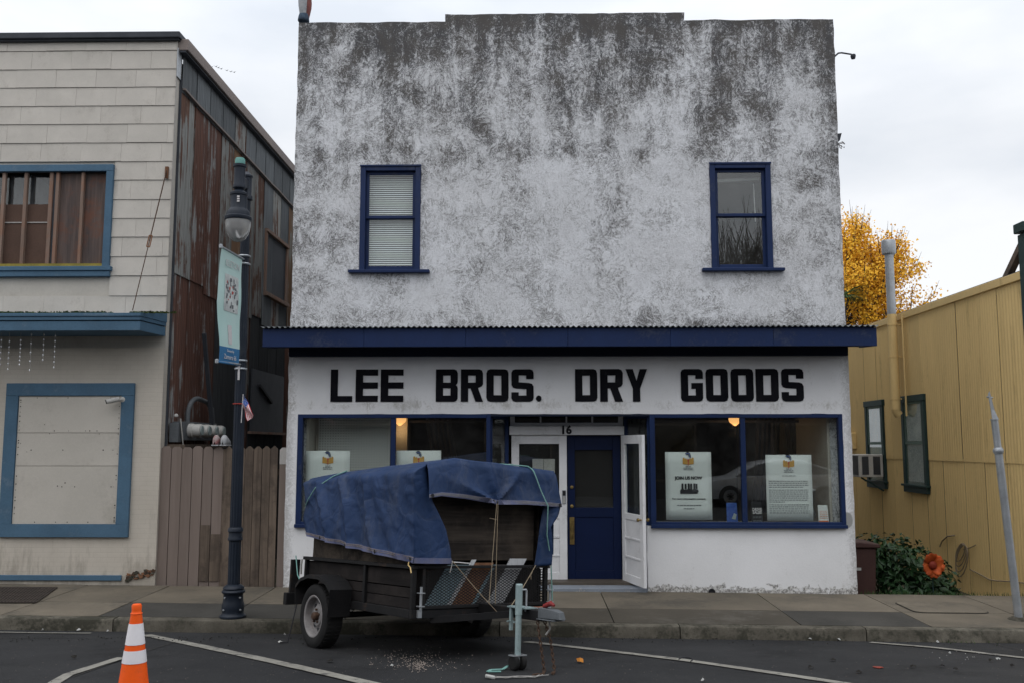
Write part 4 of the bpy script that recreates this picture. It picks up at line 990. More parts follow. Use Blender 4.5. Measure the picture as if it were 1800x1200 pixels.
# ================================================================== GREY SHINGLED BUILDING (left)
LY = 13.45; LX = -5.38; LX0 = -11.5
gb = thing('shingled_building', 'grey shingled two storey building with faded blue trim, boarded windows and rusty side', 'building', (-8, LY, 0))
gz = lambda px, py: P(px, py, LY)
zc_top = gz(250, 60).z; zc_bot = gz(250, 72).z
uw = [gz(-45, 390).x, gz(197, 390).x, gz(100, 487).z, gz(100, 291).z]         # upper window frame
zcan = gz(250, 552).z
mb = wall(LX0, LX - .005, zcan - .5, zc_bot + .1, LY + .03, [(uw[0] + .05, uw[1] - .05, uw[2] + .06, uw[3] - .05)], .6, .2)
mb.build('upper_wall', 'board', gb)
mb = wall(LX0, LX - .005, -.4, zcan - .501, LY + .002, [], .4, .25); mb.build('lower_wall', 'pbrick', gb)
MB().box(LX0, LX - .3, LY + .3, 27.0, zc_top - 1.0, zc_top - .9).build('roof', 'darkcap', gb)
MB().box(LX0, LX0 + .1, LY + .3, 27, -.6, zc_top - 1.1).build('back_wall', 'darksheet', gb)
# shingles, one by one
unit = MB().add([(0, -.016, 0), (1, -.016, 0), (1, -.004, 1), (0, -.004, 1), (0, .004, 0), (1, .004, 0), (1, .004, 1), (0, .004, 1)],
                [(0, 1, 2, 3), (0, 4, 5, 1), (1, 5, 6, 2), (3, 2, 6, 7), (0, 3, 7, 4)]).build('shingle', 'shingle', gb)
lines = [gz(290, y).z for y in (72, 88, 120.5, 152.5, 185, 217, 250, 283, 316, 350, 383, 416, 450, 484, 519, 552)]
edge = gz(303, 300).x - .0
first = True; rr = random.Random(3)
for r in range(len(lines) - 1):
    zt_, zb2 = lines[r], lines[r + 1]
    x = edge; k = 0; off = (.18, .40, .62, .30, .52, .10)[r % 6]
    while x > LX0 + .05:
        w = off if k == 0 else .615; a = max(x - w, LX0); k += 1
        segs = [(a, x)]
        if zb2 < uw[3] - .01 and zt_ > uw[2] + .01:
            segs = []
            if a < uw[0]: segs.append((a, min(x, uw[0])))
            if x > uw[1]: segs.append((max(a, uw[1]), x))
        za_, zb3 = zt_, zb2
        for p, q in segs:
            if q - p < .03: continue
            M = TRS((p + .001, LY + .012 + rr.uniform(-.002, .002), zb3 - .004 + rr.uniform(-.003, .003)), (q - p - .0028, 1, za_ - zb3 - .004), (0, rr.uniform(-.002, .002), 0))
            if first:
                unit.matrix_parent_inverse = ident_world(gb).inverted(); unit.matrix_basis = M; first = False
            else: piece(unit, gb, M)
        x = a
# corner boards, cap
MB().box(edge + .002, LX + .004, LY - .018, LY + .028, zcan - .05, zc_bot).build('corner_board', 'cream', gb, bevel=.004)
MB().box(edge + .01, LX + .012, LY - .012, LY + .0, -.1, zcan - .35).build('corner_board', 'cream', gb, bevel=.004)
MB().box(LX + .005, LX + .02, LY - .01, LY + .14, gz(300, 135).z, gz(300, 85).z).build('corner_flashing', 'steel', gb)
mb = MB(); mb.box(LX0, LX + .06, LY - .09, LY + .35, zc_bot + .012, zc_top); mb.box(LX0, LX + .04, LY - .06, LY + .3, zc_bot - .015, zc_bot + .01); mb.build('roof_cap', 'darkcap', gb, bevel=.01)
# upper window with boards and studs
x0, x1, z0, z1 = uw; t = .105
mb = MB(); mb.box(x1 - t, x1, LY - .045, LY + .02, z0 + .15, z1 - t); mb.box(x0, x1, LY - .047, LY + .02, z1 - t, z1); mb.box(x0, x1 + .04, LY - .07, LY + .02, z0 + .085, z0 + .15); mb.box(x0, x1 + .015, LY - .05, LY + .02, z0, z0 + .083)
uwin = mb.build('boarded_window', 'bluetrim', gb, bevel=.005)
MB().box(x0, x1 - t, LY - .01, LY + .05, z0 + .151, z0 + .20).build('sill_strip', 'yellowtrim', uwin)
zz0, zz1 = z0 + .2, z1 - t
def gx(px, py=390, Y=None): return P(px, py, Y or LY).x
MB().box(gx(97), gx(142), LY + .06, LY + .075, zz0, zz1).build('plywood_board', 'oldply', uwin)
MB().box(gx(143), gx(192), LY + .062, LY + .077, zz0, zz1).build('plywood_board', 'oldply', uwin)
zmid = gz(50, 357).z
MB().box(x0, gx(88), LY + .09, LY + .10, zz0, zmid).build('hardboard', 'brown', uwin)
MB().box(x0, gx(88), LY + .078, LY + .088, gz(40, 389).z - .01, gz(40, 389).z + .006).build('board_edge', 'palewood', uwin)
MB().box(x0, gx(88), LY + .12, LY + .125, zmid, zz1).build('pane', 'glass', uwin)
MB().grid(lambda u, v: (gx(4) + (gx(84) - gx(4)) * u, LY + .17 + .02 * sin(u * 14 + v * 5), zmid - .1 + (zz1 - zmid + .1) * v * (1 - .45 * max(0, u - .55) * 2)), 30, 8).build('torn_curtain', 'curtain', uwin, smooth=60)
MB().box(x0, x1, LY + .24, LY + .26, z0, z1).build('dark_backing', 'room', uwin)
for px, w in ((2, .05), (41, .05), (86, .055), (97, .05), (141.5, .045), (189, .05)):
    a = gx(px); MB().box(a - w / 2, a + w / 2, LY + .0, LY + .055, zz0, zz1).build('stud', 'stud', uwin, bevel=.003)
a = gx(91.5); MB().box(a - .018, a + .018, LY + .03, LY + .06, zz0, zz1).build('dark_gap_bar', 'darkcap', uwin)
# canopy
cy = 12.76; cxr = P(246, 570, cy).x
zf1, zf0 = P(240, 555, cy).z, P(240, 581, cy).z; zm_ = P(240, 563, cy).z
tri = [(LX0, cy), (cxr, cy), (LX - .0, LY), (LX0, LY)]
can = MB()
def slab(mb, z0, z1, off=0, z1w=None):
    q = [(LX0, cy - off), (cxr + off * .4, cy - off), (LX + off * .6, LY - .002), (LX0, LY - .002)]
    z1w = z1w if z1w is not None else z1
    mb.add([(x, y, z0) for x, y in q] + [(q[0][0], q[0][1], z1), (q[1][0], q[1][1], z1), (q[2][0], q[2][1], z1w), (q[3][0], q[3][1], z1w)],
           [(0, 3, 2, 1), (4, 5, 6, 7), (0, 1, 5, 4), (1, 2, 6, 5), (2, 3, 7, 6), (3, 0, 4, 7)]); return mb
cano = slab(MB(), zf0, zm_ - .012, 0).build('canopy', 'bluetrim', gb, bevel=.004)
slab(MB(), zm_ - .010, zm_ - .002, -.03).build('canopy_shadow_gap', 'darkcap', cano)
slab(MB(), zm_, zf1 - .012, .015).build('canopy_moulding', 'bluetrim', cano, bevel=.004)
slab(MB(), zf1 - .010, zf1 + .035, .03, zf1 + .13).build('canopy_flashing', 'bluetrim', cano, bevel=.003)
rr = random.Random(8); mb = MB()
for k in range(520):
    px = rr.uniform(-40, 285); 
    if 60 < px < 95 or 176 < px < 232: continue
    x = gx(px, 550, 12.9); y = rr.uniform(12.78, 13.42)
    if x > cxr and y < 12.78 + (x - cxr) * 1.0: pass
    z = zf1 + .035 + .095 * (y - 12.73) / .7; r = rr.uniform(.012, .035)
    for j in range(5):
        g = rr.uniform(0, 6.3); mb.add([(x, y, z - .01), (x + r * cos(g), y + r * sin(g), z + rr.uniform(0, r)), (x + r * cos(g + .9), y + r * sin(g + .9), z + rr.uniform(.0, r))], [(0, 1, 2)])
mo = mb.build('moss', 'moss'); mo['kind'] = 'stuff'; mo['label'] = 'green moss growing along the top of the faded blue canopy'
# tie rod with turnbuckle
a = P(293, 300, LY - .03); b = P(233, 546, 12.85); q = a.lerp(b, .52)
tr_ = thing('tie_rod', 'rusty tie rod with turnbuckle running from wall to canopy corner', 'tie rod', a)
MB().tube([a, q], .009, 6).build('rod', 'chain', tr_); MB().tube([q, b], .007, 6).build('rod', 'chain', tr_)
d = (b - a).normalized()
mb = MB(); s = d.cross(Vector((0, 1, 0))).normalized() * .022
for k in (-1, 1): mb.beam(q - d * .09 + s * k, q + d * .09 + s * k, .012, .012)
for k in (-1, 1): mb.beam(q + d * .09 * k - s, q + d * .09 * k + s, .018, .018)
mb.build('turnbuckle', 'rawwood', tr_)
MB().box(a.x - .025, a.x + .025, LY - .035, LY - .012, a.z - .12, a.z + .06).build('wall_plate', 'rawwood', tr_)
# hanging strands under the canopy
proto = None
for i, (px, y0, y1) in enumerate(((2, 598, 640), (16, 600, 648), (36, 598, 640), (55, 588, 650), (77, 588, 632), (97, 590, 645))):
    q = P(px, y0, 12.95); n_ = 5 + i % 3
    t = thing('bead_strand', ['bead strand at the very left edge under the blue canopy', 'bead strand second from the left under the blue canopy', 'short bead strand third from the left under the blue canopy',
              'long bead strand fourth from the left under the blue canopy', 'bead strand second from the right under the blue canopy', 'rightmost bead strand hanging under the blue canopy'][i], 'bead strand', (q.x, q.y, zf0), group='bead strands hanging under the blue canopy')
    zb2 = P(px, y1, 12.95).z; MB().tube([(q.x, q.y, zf0 + .005), (q.x + .01, q.y, zb2)], .003, 4).build('thread', 'wire', t)
    mb = MB()
    for k in range(n_):
        z = q.z + (zb2 - q.z) * k / (n_ - 1); mb.lathe([(.0, -.02), (.013, 0), (.0, .02)], 6, (q.x + .004, q.y, z), cap=False)
    mb.build('beads', 'bead', t, kind='stuff')
# lower boarded shop window
lo = [P(13, 700, LY).x, P(237, 700, LY).x]; lo2 = [gx(0, 925), gx(228, 925)]
x0, x1 = (lo[0] + lo2[0]) / 2, (lo[1] + lo2[1]) / 2; z1 = gz(120, 673).z; z0 = gz(120, 943).z; t = .185
mb = MB(); mb.box(x0, x0 + t, LY - .05, LY, z0 + t, z1 - t); mb.box(x1 - t, x1, LY - .05, LY, z0 + t, z1 - t); mb.box(x0, x1, LY - .052, LY, z1 - t, z1); mb.box(x0, x1, LY - .052, LY, z0, z0 + t)
lw = mb.build('boarded_shop_window', 'bluetrim', gb, bevel=.005)
zs_ = [z0 + t, gz(120, 818).z, gz(120, 760).z, z1 - t]
for a, b in zip(zs_, zs_[1:]):
    MB().box(x0 + t + .004, x1 - t - .004, LY - .028, LY - .0, a + .003, b - .003).build('board', 'board', lw, bevel=.002)
mb = MB(); rr = random.Random(5)
for k in range(70):
    if k < 40: x = rr.choice((x0 + t + .03, x1 - t - .03)); z = rr.uniform(z0 + t, z1 - t)
    else: x = rr.uniform(x0 + t, x1 - t); z = rr.choice((z1 - t - .03, z0 + t + .03, zs_[2] + .03, zs_[2] - .25, zs_[1] - .3))
    if k % 4 == 0 and k >= 40: z += rr.uniform(-.1, .1)
    mb.lathe([(rr.uniform(.005, .011), 0), (.004, .004)], 6, (x, LY - .028, z), Matrix.Rotation(pi / 2, 3, 'X'))
mb.build('screw_heads', 'joint', lw, kind='stuff')
zbb = P(100, 1012, LY - .03).z
MB().box(LX0, gx(214, 1015), LY - .03, LY, zbb - .06, zbb + .015).build('base_board', 'bluetrim', gb, bevel=.004)
mb = MB()
for k in range(0):
    x = gx(222 + k * 3.3, 1012); z = P(240, 1012, LY).z + rr.uniform(-.04, .05); mb.box(x - .05, x + .05, LY - .012 - rr.uniform(0, .008), LY, z - rr.uniform(.01, .03), z + rr.uniform(.01, .03))
mb = MB()
for k in range(46):
    x = gx(222 + k * 1.05, 1012); z = P(240, 1013 - k * .25, LY).z + rr.uniform(-.06, .03); s_ = rr.uniform(.012, .045); c_ = Vector((x, LY - .004, z))
    g = rr.uniform(0, 6.3); mb.prism([c_ + Vector((s_ * cos(g + a_) * rr.uniform(.6, 1.3), 0, s_ * .7 * sin(g + a_))) for a_ in (0, 1.5, 3.0, 4.4)], (0, -rr.uniform(.006, .02), 0), k % 3)
mb.build('broken_render', ['chain', 'rawwood', 'kerb'], gb, kind='stuff')
q = P(203, 705, LY - .03)
cm = thing('security_camera', 'small beige security camera mounted on the boarded shop window', 'camera', q + Vector((.12, .03, 0)))
mb = MB(); mb.lathe([(.04, 0), (.04, .02), (.02, .03)], 14, q + Vector((.11, .0, .03)), Matrix.Rotation(pi / 2, 3, 'X')); mb.tube([q + Vector((.11, -.02, .03)), q + Vector((.06, -.07, .02))], .014, 8); mb.build('mount', 'acwhite', cm, smooth=40)
mb = MB(); mb.tube([q + Vector((.09, -.08, .035)), q + Vector((-.06, -.16, -.01))], .036, 14); mb.build('housing', 'acwhite', cm, smooth=40)
MB().tube([q + Vector((-.061, -.1605, -.0105)), q + Vector((-.068, -.164, -.013))], .03, 14).build('lens', 'ink', cm)

# ---- rusty side wall: every corrugated sheet its own piece
mb = MB(); mb.box(LX - .12, LX - .03, LY + .26, 26.5, -.6, 8.0); mb.build('side_wall_backing', 'darksheet', gb)
def sheet_piece(y0, y1, z0, z1, mat, out=.0, tilt=0.0):
    nw = 9; n_ = nw * 4
    def f(u, v):
        y = y0 + (y1 - y0) * u
        return (LX + out + .010 * cos(2 * pi * nw * u) + tilt * (1 - v), y, z0 + (z1 - z0) * v)
    return MB().grid(f, n_, 1).build('side_sheet', mat, gb, smooth=60)
rr = random.Random(21); y = LY + .16; i = 0
zu0 = 6.95
seq = ['rustB', 'rustA', 'rustA', 'rustB', 'rustC', 'rustB', 'rustB', 'galv', 'rustB', 'galv', 'rustC', 'galv', 'rustB', 'galv', 'rustA', 'galv', 'galv', 'galv', 'galv', 'galv']
seq2 = ['rustA', 'rustA', 'rustA', 'darksheet', 'darksheet', 'rustA', 'darksheet', 'darksheet', 'darksheet', 'darksheet', 'rustA', 'darksheet', 'darksheet', 'darksheet']
while y < 25.5:
    w = rr.uniform(.62, .68); zt_ = 7.62 + rr.uniform(-.05, .05) - .012 * i
    zj = 4.75 + rr.uniform(-.06, .06) - .02 * i
    sheet_piece(y, y + w + .02, 7.50 - .012 * i, 8.08, 'galv' if i != 4 else 'rustB', .028 if i < 30 else 0)
    sheet_piece(y, y + w + .02, zj - .1, zt_, seq[i % len(seq)], .012 + .004 * (i % 2), rr.uniform(0, .02))
    sheet_piece(y, y + w + .02, -.5, zj, seq2[i % len(seq2)], .0 + .004 * (i % 2))
    y += w; i += 1
MB().box(LX - .02, LX + .03, LY + .145, LY + .165, -.3, 7.7).build('side_edge_strip', 'darkcap', gb)
# crooked flashing and the deep eave fascia
mb = MB(); L = [(LX + .05, LY + .2 + k * .6, 7.55 - .012 * k + .03 * noise.noise(Vector((k * 1.3, 0, 0)))) for k in range(20)]
for a, b in zip(L, L[1:]): mb.beam(a, b, .05, .03)
mb.build('side_flashing', 'greytrim', gb)
mb = MB(); mb.box(LX - .03, LX + .16, LY + .02, 26, 8.10, 8.28); mb.build('eave_fascia', 'greytrim', gb, bevel=.008)
MB().box(LX - .03, LX + .12, LY + .03, 26, 8.07, 8.098).build('eave_soffit', 'darkcap', gb)
# framed dark window high on the side wall
mb = MB(); ya, yb = 18.25, 19.95; za_, zb2 = 5.15, 6.38
for q in ((ya, ya + .09, za_, zb2), (yb - .09, yb, za_, zb2)): mb.box(LX + .0, LX + .07, *q)
mb.box(LX, LX + .09, ya, yb, zb2, zb2 + .07); mb.box(LX, LX + .12, ya, yb, za_ - .08, za_)
sw = mb.build('side_window', 'stud', gb, bevel=.005); MB().box(LX + .02, LX + .03, ya + .09, yb - .09, za_, zb2).build('pane', 'palepane' if False else 'darkcap', sw)
mb = MB(); ya, yb = 17.6, 19.9; za_, zb2 = 2.35, 3.55
mb.box(LX + .03, LX + .06, ya, yb, za_, zb2); mb.build('dark_side_panel', 'darkcap', gb); MB().beam((LX + .08, 18.0, 3.25), (LX + .08, 18.9, 2.95), .05, .05).build('side_handle', 'ink', gb)
MB().box(LX + .03, LX + .10, ya - .1, yb + .1, za_ - .05, za_ - .002).build('side_ledge', 'stud', gb)

# ---- electricity meters
mt_ = thing('meter_bank', 'old electric meter bank with four grey meters and bent conduit on rusty wall', 'electric meter', (LX, 14.4, 2.1))
zl_, zh_ = 2.16, 2.44
MB().box(LX + .03, LX + .20, 13.78, 15.25, zl_, zh_).build('meter_box', 'greysteel', mt_, bevel=.006)
MB().box(LX + .03, LX + .17, 13.66, 13.775, zl_ - .03, zh_ - .02).build('switch_box', 'greysteel', mt_, bevel=.006)
MB().box(LX + .02, LX + .3, 13.6, 15.5, zl_ - .12, zl_ - .06).build('shelf', 'gate', mt_)
for k in range(4):
    c_ = (LX + .20, 14.02 + .34 * k, 2.31); Mx = Matrix.Rotation(pi / 2, 3, 'Y')
    o = MB().lathe([(.105, 0), (.105, .06), (.095, .07), (.092, .15), (.085, .18), (.06, .195)], 20, c_, Mx).build('meter', 'acwhite', mt_, smooth=40)
    MB().lathe([(.075, .196), (.07, .205)], 18, c_, Mx).build('meter_glass', 'palepane', o)
R_ = []
for k in range(9):
    g = pi * k / 8 * .5; R_.append((LX + .12, 14.15 + .42 * (1 - cos(g)), 2.56 + .26 * sin(g)))
MB().tube([(LX + .12, 14.15, 2.42)] + R_ + [(LX + .12, 15.0, 2.78), (LX + .12, 15.2, 2.68), (LX + .12, 15.3, 2.4), (LX + .12, 15.3, 1.6)], .038, 12).build('conduit', 'greysteel', mt_, smooth=60)
MB().beam((LX + .2, 14.5, 3.85), (LX + .2, 15.1, 2.2), .06, .05).build('leaning_bar', 'darkcap', mt_)
mb = MB(); mb.lathe([(.0, 0), (.03, .01), (.032, .03), (.02, .05), (.0, .055)], 12, (LX + .12, 13.68, 2.5), cap=False); mb.tube([(LX + .18, 13.7, 2.48), (LX + .2, 13.78, 2.1), (LX + .24, 13.85, 2.02)], .012, 6); mb.build('insulator', 'acwhite', mt_, smooth=60)

# ================================================================== FENCE AND GATE
def picket(w, top, ear=.035, th=.022):
    h = 1.0
    return MB().prism([(0, 0, 0), (w, 0, 0), (w, 0, top - ear), (w - ear, 0, top), (ear, 0, top), (0, 0, top - ear)], (0, th, 0))
fn = thing('board_fence', 'mauve stained fence of six upright boards beside the grey building', 'fence', (P(330, 900, 13.5).x, 13.5, .09))
fe = [279, 297.5, 316.5, 335, 353.5, 371.5, 390]
def fx(px, Y=13.5): return P(px, 900, Y).x
rr = random.Random(2)
for k, (a, b) in enumerate(zip(fe, fe[1:])):
    x0, x1 = fx(a), fx(b); zb2 = P((a + b) / 2, 1030.5 + k, 13.5).z; zt_ = P((a + b) / 2, 783.5 + (k % 3) * .8, 13.5).z
    o = picket(x1 - x0 - .009, zt_ - zb2).build('board', 'fence', fn, bevel=.002)
    o.matrix_basis = Matrix.Translation((x0 + .004, 13.49 + rr.uniform(-.004, .004), zb2)) ; adopt(o, fn)
for a, b, py in ((353.5, 371.5, 922), (371.5, 390, 938)):
    MB().box(fx(a) + .005, fx(b) - .006, 13.479, 13.484, .14, P(a, py, 13.48).z).build('unpainted_patch', 'gate', fn)
for z in (.45, 1.1, 1.75): MB().box(fx(280), fx(392), 13.53, 13.57, z, z + .09).build('rail', 'gate', fn)
MB().box(fx(385), fx(392) + .02, 13.50, 13.59, -.1, 2.03).build('post', 'gate', fn)
gt = thing('board_gate', 'weathered brown board gate standing behind the street lamp', 'gate', (fx(440), 13.5, .08))
ge = [392.5, 405, 428, 443, 458, 472.5, 486]
for k, (a, b) in enumerate(zip(ge, ge[1:])):
    x0, x1 = fx(a), fx(b); zb2 = P((a + b) / 2, 1033, 13.5).z; zt_ = P((a + b) / 2, 784, 13.5).z + rr.uniform(-.006, .01)
    o = picket(x1 - x0 - .006, zt_ - zb2, .045).build('board', 'gate', gt, bevel=.002)
    o.matrix_basis = Matrix.Translation((x0 + .003, 13.495 + rr.uniform(-.004, .006), zb2)); adopt(o, gt)
for z in (.35, 1.65): MB().box(fx(394), fx(486), 13.54, 13.58, z, z + .09).build('gate_rail', 'gate', gt)
gp_ = thing('gate_post_board', 'single brown board with bare pale top between gate and white store', 'fence board', (fx(498), 13.5, .08))
x0, x1 = fx(489.5), fx(508); zb2 = P(498, 1034, 13.5).z; zt_ = P(498, 786, 13.5).z
o = picket(x1 - x0, zt_ - zb2 - .0).build('board', 'fence', gp_, bevel=.002); o.matrix_basis = Matrix.Translation((x0, 13.485, zb2)); adopt(o, gp_)
zz = P(498, 815, 13.48).z
o = picket(x1 - x0 - .002, zt_ - zz + .002, .034, .004).build('pale_top', 'palewood', gp_); o.matrix_basis = Matrix.Translation((x0 + .001, 13.479, zz)); adopt(o, gp_)
MB().box(x0 + .03, x1 - .02, 13.508, 13.6, -.1, zt_ - .05).build('post', 'gate', gp_)
# shoes left on top of the fence
for k, (px, lb) in enumerate(((381, 'pink and grey shoe resting on the fence top, the left one'), (395, 'plain grey shoe resting on the fence top, the right one'))):
    q = P(px, 783, 13.52); sh = thing('shoe', lb, 'shoe', q, group='pair of shoes on the fence top')
    def up(u, v, q=q):
        g = pi * u; fc = max(.02, 1 - (1 - min(1, v * 2.4 + .02)) ** 2) ** .5; r = .048 * (1 - .25 * v) * (.9 + .2 * sin(g)); z = .17 * (1 - v ** 2 * .25) * max(0, sin(g)) ** .7
        return (q.x + r * 1.15 * cos(g) * fc, q.y - .10 + .24 * v, q.z + .02 + z * (1 - .45 * v) * fc)
    MB().grid(up, 14, 12).build('upper', 'shoepink' if k == 0 else 'stoneA', sh, smooth=60, solid=.008)
    MB().box(q.x - .05, q.x + .05, q.y - .10, q.y + .16, q.z - .0, q.z + .018).build('sole', 'stoneA', sh, bevel=.006)

# ================================================================== STREET LAMP
lx, ly = -3.545, 11.24; lz = walk_z(lx, ly)
lamp = thing('street_lamp', 'dark blue iron street lamp with fluted post and hanging bell shaped lantern', 'street lamp', (lx, ly, lz))
L0 = Vector((lx, ly, lz))
MB().lathe([(r * .93, z * .75) for r, z in [(.155, 0), (.165, .01), (.165, .035), (.14, .06), (.135, .09), (.142, .14), (.14, .2), (.13, .24), (.125, .28), (.122, .36), (.128, .375), (.145, .39), (.148, .41), (.135, .43), (.125, .44), (.135, .455), (.13, .475), (.105, .50), (.078, .52)]], 32, L0).build('base', 'lampiron', lamp, smooth=40)
mb = MB()
for k in range(4):
    g = k * pi / 2 - .6; mb.lathe([(.012, 0), (.012, .012), (.004, .016)], 8, L0 + Vector((.118 * cos(g), .118 * sin(g), .24)), Matrix.Rotation(g, 3, 'Z') @ Matrix.Rotation(pi / 2, 3, 'Y'))
    mb.lathe([(.012, 0), (.012, .012), (.004, .016)], 8, L0 + Vector((.13 * cos(g), .13 * sin(g), .10)), Matrix.Rotation(g, 3, 'Z') @ Matrix.Rotation(pi / 2, 3, 'Y'))
mb.build('base_bolts', 'steel', lamp)
fl = lambda g: 1 - .10 * abs(sin(g * 6)) ** 3
zc1 = .90
MB().lathe([(.074, .37), (.073, zc1)], 72, L0, rf=fl).build('lower_shaft', 'lampiron', lamp, smooth=30)
MB().lathe([(.075, zc1), (.088, zc1 + .01), (.088, zc1 + .03), (.08, zc1 + .045), (.08, zc1 + .10), (.09, zc1 + .11), (.09, zc1 + .14), (.074, zc1 + .16)], 28, L0).build('collar', 'lampiron', lamp, smooth=40)
ztop = 5.45 - lz
MB().lathe([(.071, zc1 + .15), (.063, 3.3), (.055, ztop - .25)], 72, L0, rf=fl).build('upper_shaft', 'lampiron', lamp, smooth=30)
MB().lathe([(.06, ztop - .32), (.078, ztop - .31), (.078, ztop - .27), (.062, ztop - .25), (.062, ztop - .03), (.072, ztop - .02), (.072, ztop), (.05, ztop + .02), (.02, ztop + .05)], 24, L0).build('post_cap', 'lampiron', lamp, smooth=40)
hx_, hy_ = -3.49, 10.78                                    # lantern axis
H0 = Vector((hx_, hy_, 0))
mb = MB(); A = Vector((lx, ly, 5.33)); B = Vector((hx_, hy_, 5.24))
mb.beam(A, B, .06, .11); mb.beam(A + Vector((0, 0, .07)), B + Vector((0, .1, .07)), .035, .025); mb.build('arm', 'lampiron', lamp, bevel=.008)
MB().lathe([(.055, 5.14), (.075, 5.16), (.075, 5.19), (.066, 5.21), (.066, 5.41), (.078, 5.42), (.078, 5.45)], 24, H0).build('arm_end', 'lampiron', lamp, smooth=40)
MB().lathe([(.06, 5.452), (.06, 5.51), (.05, 5.53)], 20, H0).build('green_cap', 'verdigris', lamp, smooth=40)
MB().lathe([(.155, 4.76), (.160, 4.77), (.160, 4.80), (.142, 4.815), (.138, 4.85), (.125, 4.88), (.105, 4.90), (.10, 4.91), (.098, 5.06), (.107, 5.07), (.107, 5.095), (.085, 5.11), (.06, 5.125), (.045, 5.145)], 32, H0).build('ballast_housing', 'lampiron', lamp, smooth=35)
mb = MB()
for k in range(3): mb.box(hx_ + .012, hx_ + .042, hy_ - .106, hy_ - .1035, 4.965 + k * .028, 4.985 + k * .028)
mb.build('id_label', 'flagwhite', lamp)
MB().lathe([(.148, 4.762), (.150, 4.72), (.143, 4.66), (.125, 4.60), (.095, 4.545), (.055, 4.51), (.0, 4.498)], 32, H0, cap=False).build('globe', 'globe', lamp, smooth=60)
MB().lathe([(.05, 4.66), (.05, 4.756)], 16, H0).build('bulb', 'flagwhite', lamp, smooth=60)
MB().box(lx - .012, lx + .012, ly - .078, ly - .0715, 2.88, 3.06).build('post_label', 'flagwhite', lamp)
for z in (4.37, 3.07):
    mb = MB()
    for dz in (-.05, .05): mb.lathe([(.072, -.012), (.078, 0), (.072, .012)], 20, (lx, ly, z + dz))
    mb.tube([(lx + .01, ly - .06, z), (lx - .05, 10.52, z + (0.02 if z > 4 else -.02))], .013, 8)
    mb.lathe([(.0, -.03), (.022, -.02), (.022, .02), (.0, .03)], 10, (lx - .05, 10.51, z + (0.02 if z > 4 else -.02)), cap=False)
    mb.build('banner_bracket', 'steel', lamp, smooth=40)
# banner, hanging along the bracket arms towards the road
bo = Vector((lx, ly - .085, 0)); bd_ = Vector((lx - .05, 10.54, 0)) - bo; bw = bd_.length; bu = bd_.normalized()
BN = thing('street_banner', 'mint green town banner with picture and blue foot hanging from the street lamp', 'banner', (lx, ly - .1, 3.1))
zt_, zb2 = 4.37, 3.065
nrm = Vector((0, 0, 1)).cross(bu); nrm = -nrm if nrm.x < 0 else nrm
def bpt(u, v, lift=0):                                     # u: 0 at the outer edge .. 1 at the post; v: 0 bottom .. 1 top
    s = 1 - u; bul = .075 * max(0, 1 - abs(v - .52) / .42) ** 1.3 * max(0, s) ** 1.5
    return bo + bu * (bw * s + bul) + Vector((0, 0, zb2 + (zt_ - zb2) * v + (.02 * s if v > .9 else 0) - .02 * s * (1 - v))) + nrm * (.012 * sin(v * 5 + 1) * s + .005 * sin(v * 13) + lift)
def patch(nm, u0, u1, v0, v1, mat, lift): return MB().grid(lambda u, v: bpt(u0 + (u1 - u0) * u, v0 + (v1 - v0) * v, lift), 10, 24).build(nm, mat, BN, smooth=60)
o = MB().grid(lambda u, v: bpt(u, .142 + .858 * v), 12, 36).build('cloth', 'banner', BN, smooth=60)
patch('blue_band', 0, 1, 0, .142, 'bannerblue', 0)
patch('side_stripe', .80, .985, .145, .96, 'banner', .0)
patch('picture', .26, .86, .46, .80, 'bannerpic', .004)
rr = random.Random(6)
mb = MB()
for k in range(26):
    u, v = rr.uniform(.3, .78), rr.uniform(.47, .76); w, h_ = rr.uniform(.02, .07), rr.uniform(.012, .05)
    mb.grid(lambda a, b: bpt(u + w * a, v + h_ * b, .007), 1, 1)
mb.build('dark_figures', 'greyink', BN, kind='stuff')
mb = MB()
for k in range(7):
    u, v = rr.uniform(.32, .6), rr.uniform(.56, .76); w, h_ = rr.uniform(.02, .05), rr.uniform(.01, .03); mb.grid(lambda a, b: bpt(u + w * a, v + h_ * b, .009), 1, 1)
mb.build('red_figures', 'redink', BN, kind='stuff')
patch('pale_swirl', .42, .6, .17, .34, 'flagwhite', .004)
def btext(body, u, v, size, width, mat):
    c_ = bpt(u, v, .012); Mx = Matrix(((-bu.x, nrm.x, 0, c_.x), (-bu.y, nrm.y, 0, c_.y), (0, 0, 1, c_.z), (0, 0, 0, 1)))
    Mx = Matrix(((-bu.x, -nrm.x, 0, c_.x), (-bu.y, -nrm.y, 0, c_.y), (0, 0, 1, c_.z), (0, 0, 0, 1)))
    text('banner_lettering', body, size, (0, 0, 0), mat, BN, width=width, M=Mx)
btext('ISLETON', .55, .87, .11, .40, 'flagwhite'); btext('Donated by', .5, .098, .045, .2, 'flagwhite'); btext('Zamora 66', .5, .035, .08, .36, 'flagwhite')
MB().tube([bpt(-.06, 1.0), bpt(1.02, 1.0)], .014, 8).build('top_sleeve', 'banner', BN, smooth=60)
MB().tube([bpt(-.06, 0), bpt(1.02, 0)], .014, 8).build('bottom_sleeve', 'bannerblue', BN, smooth=60)
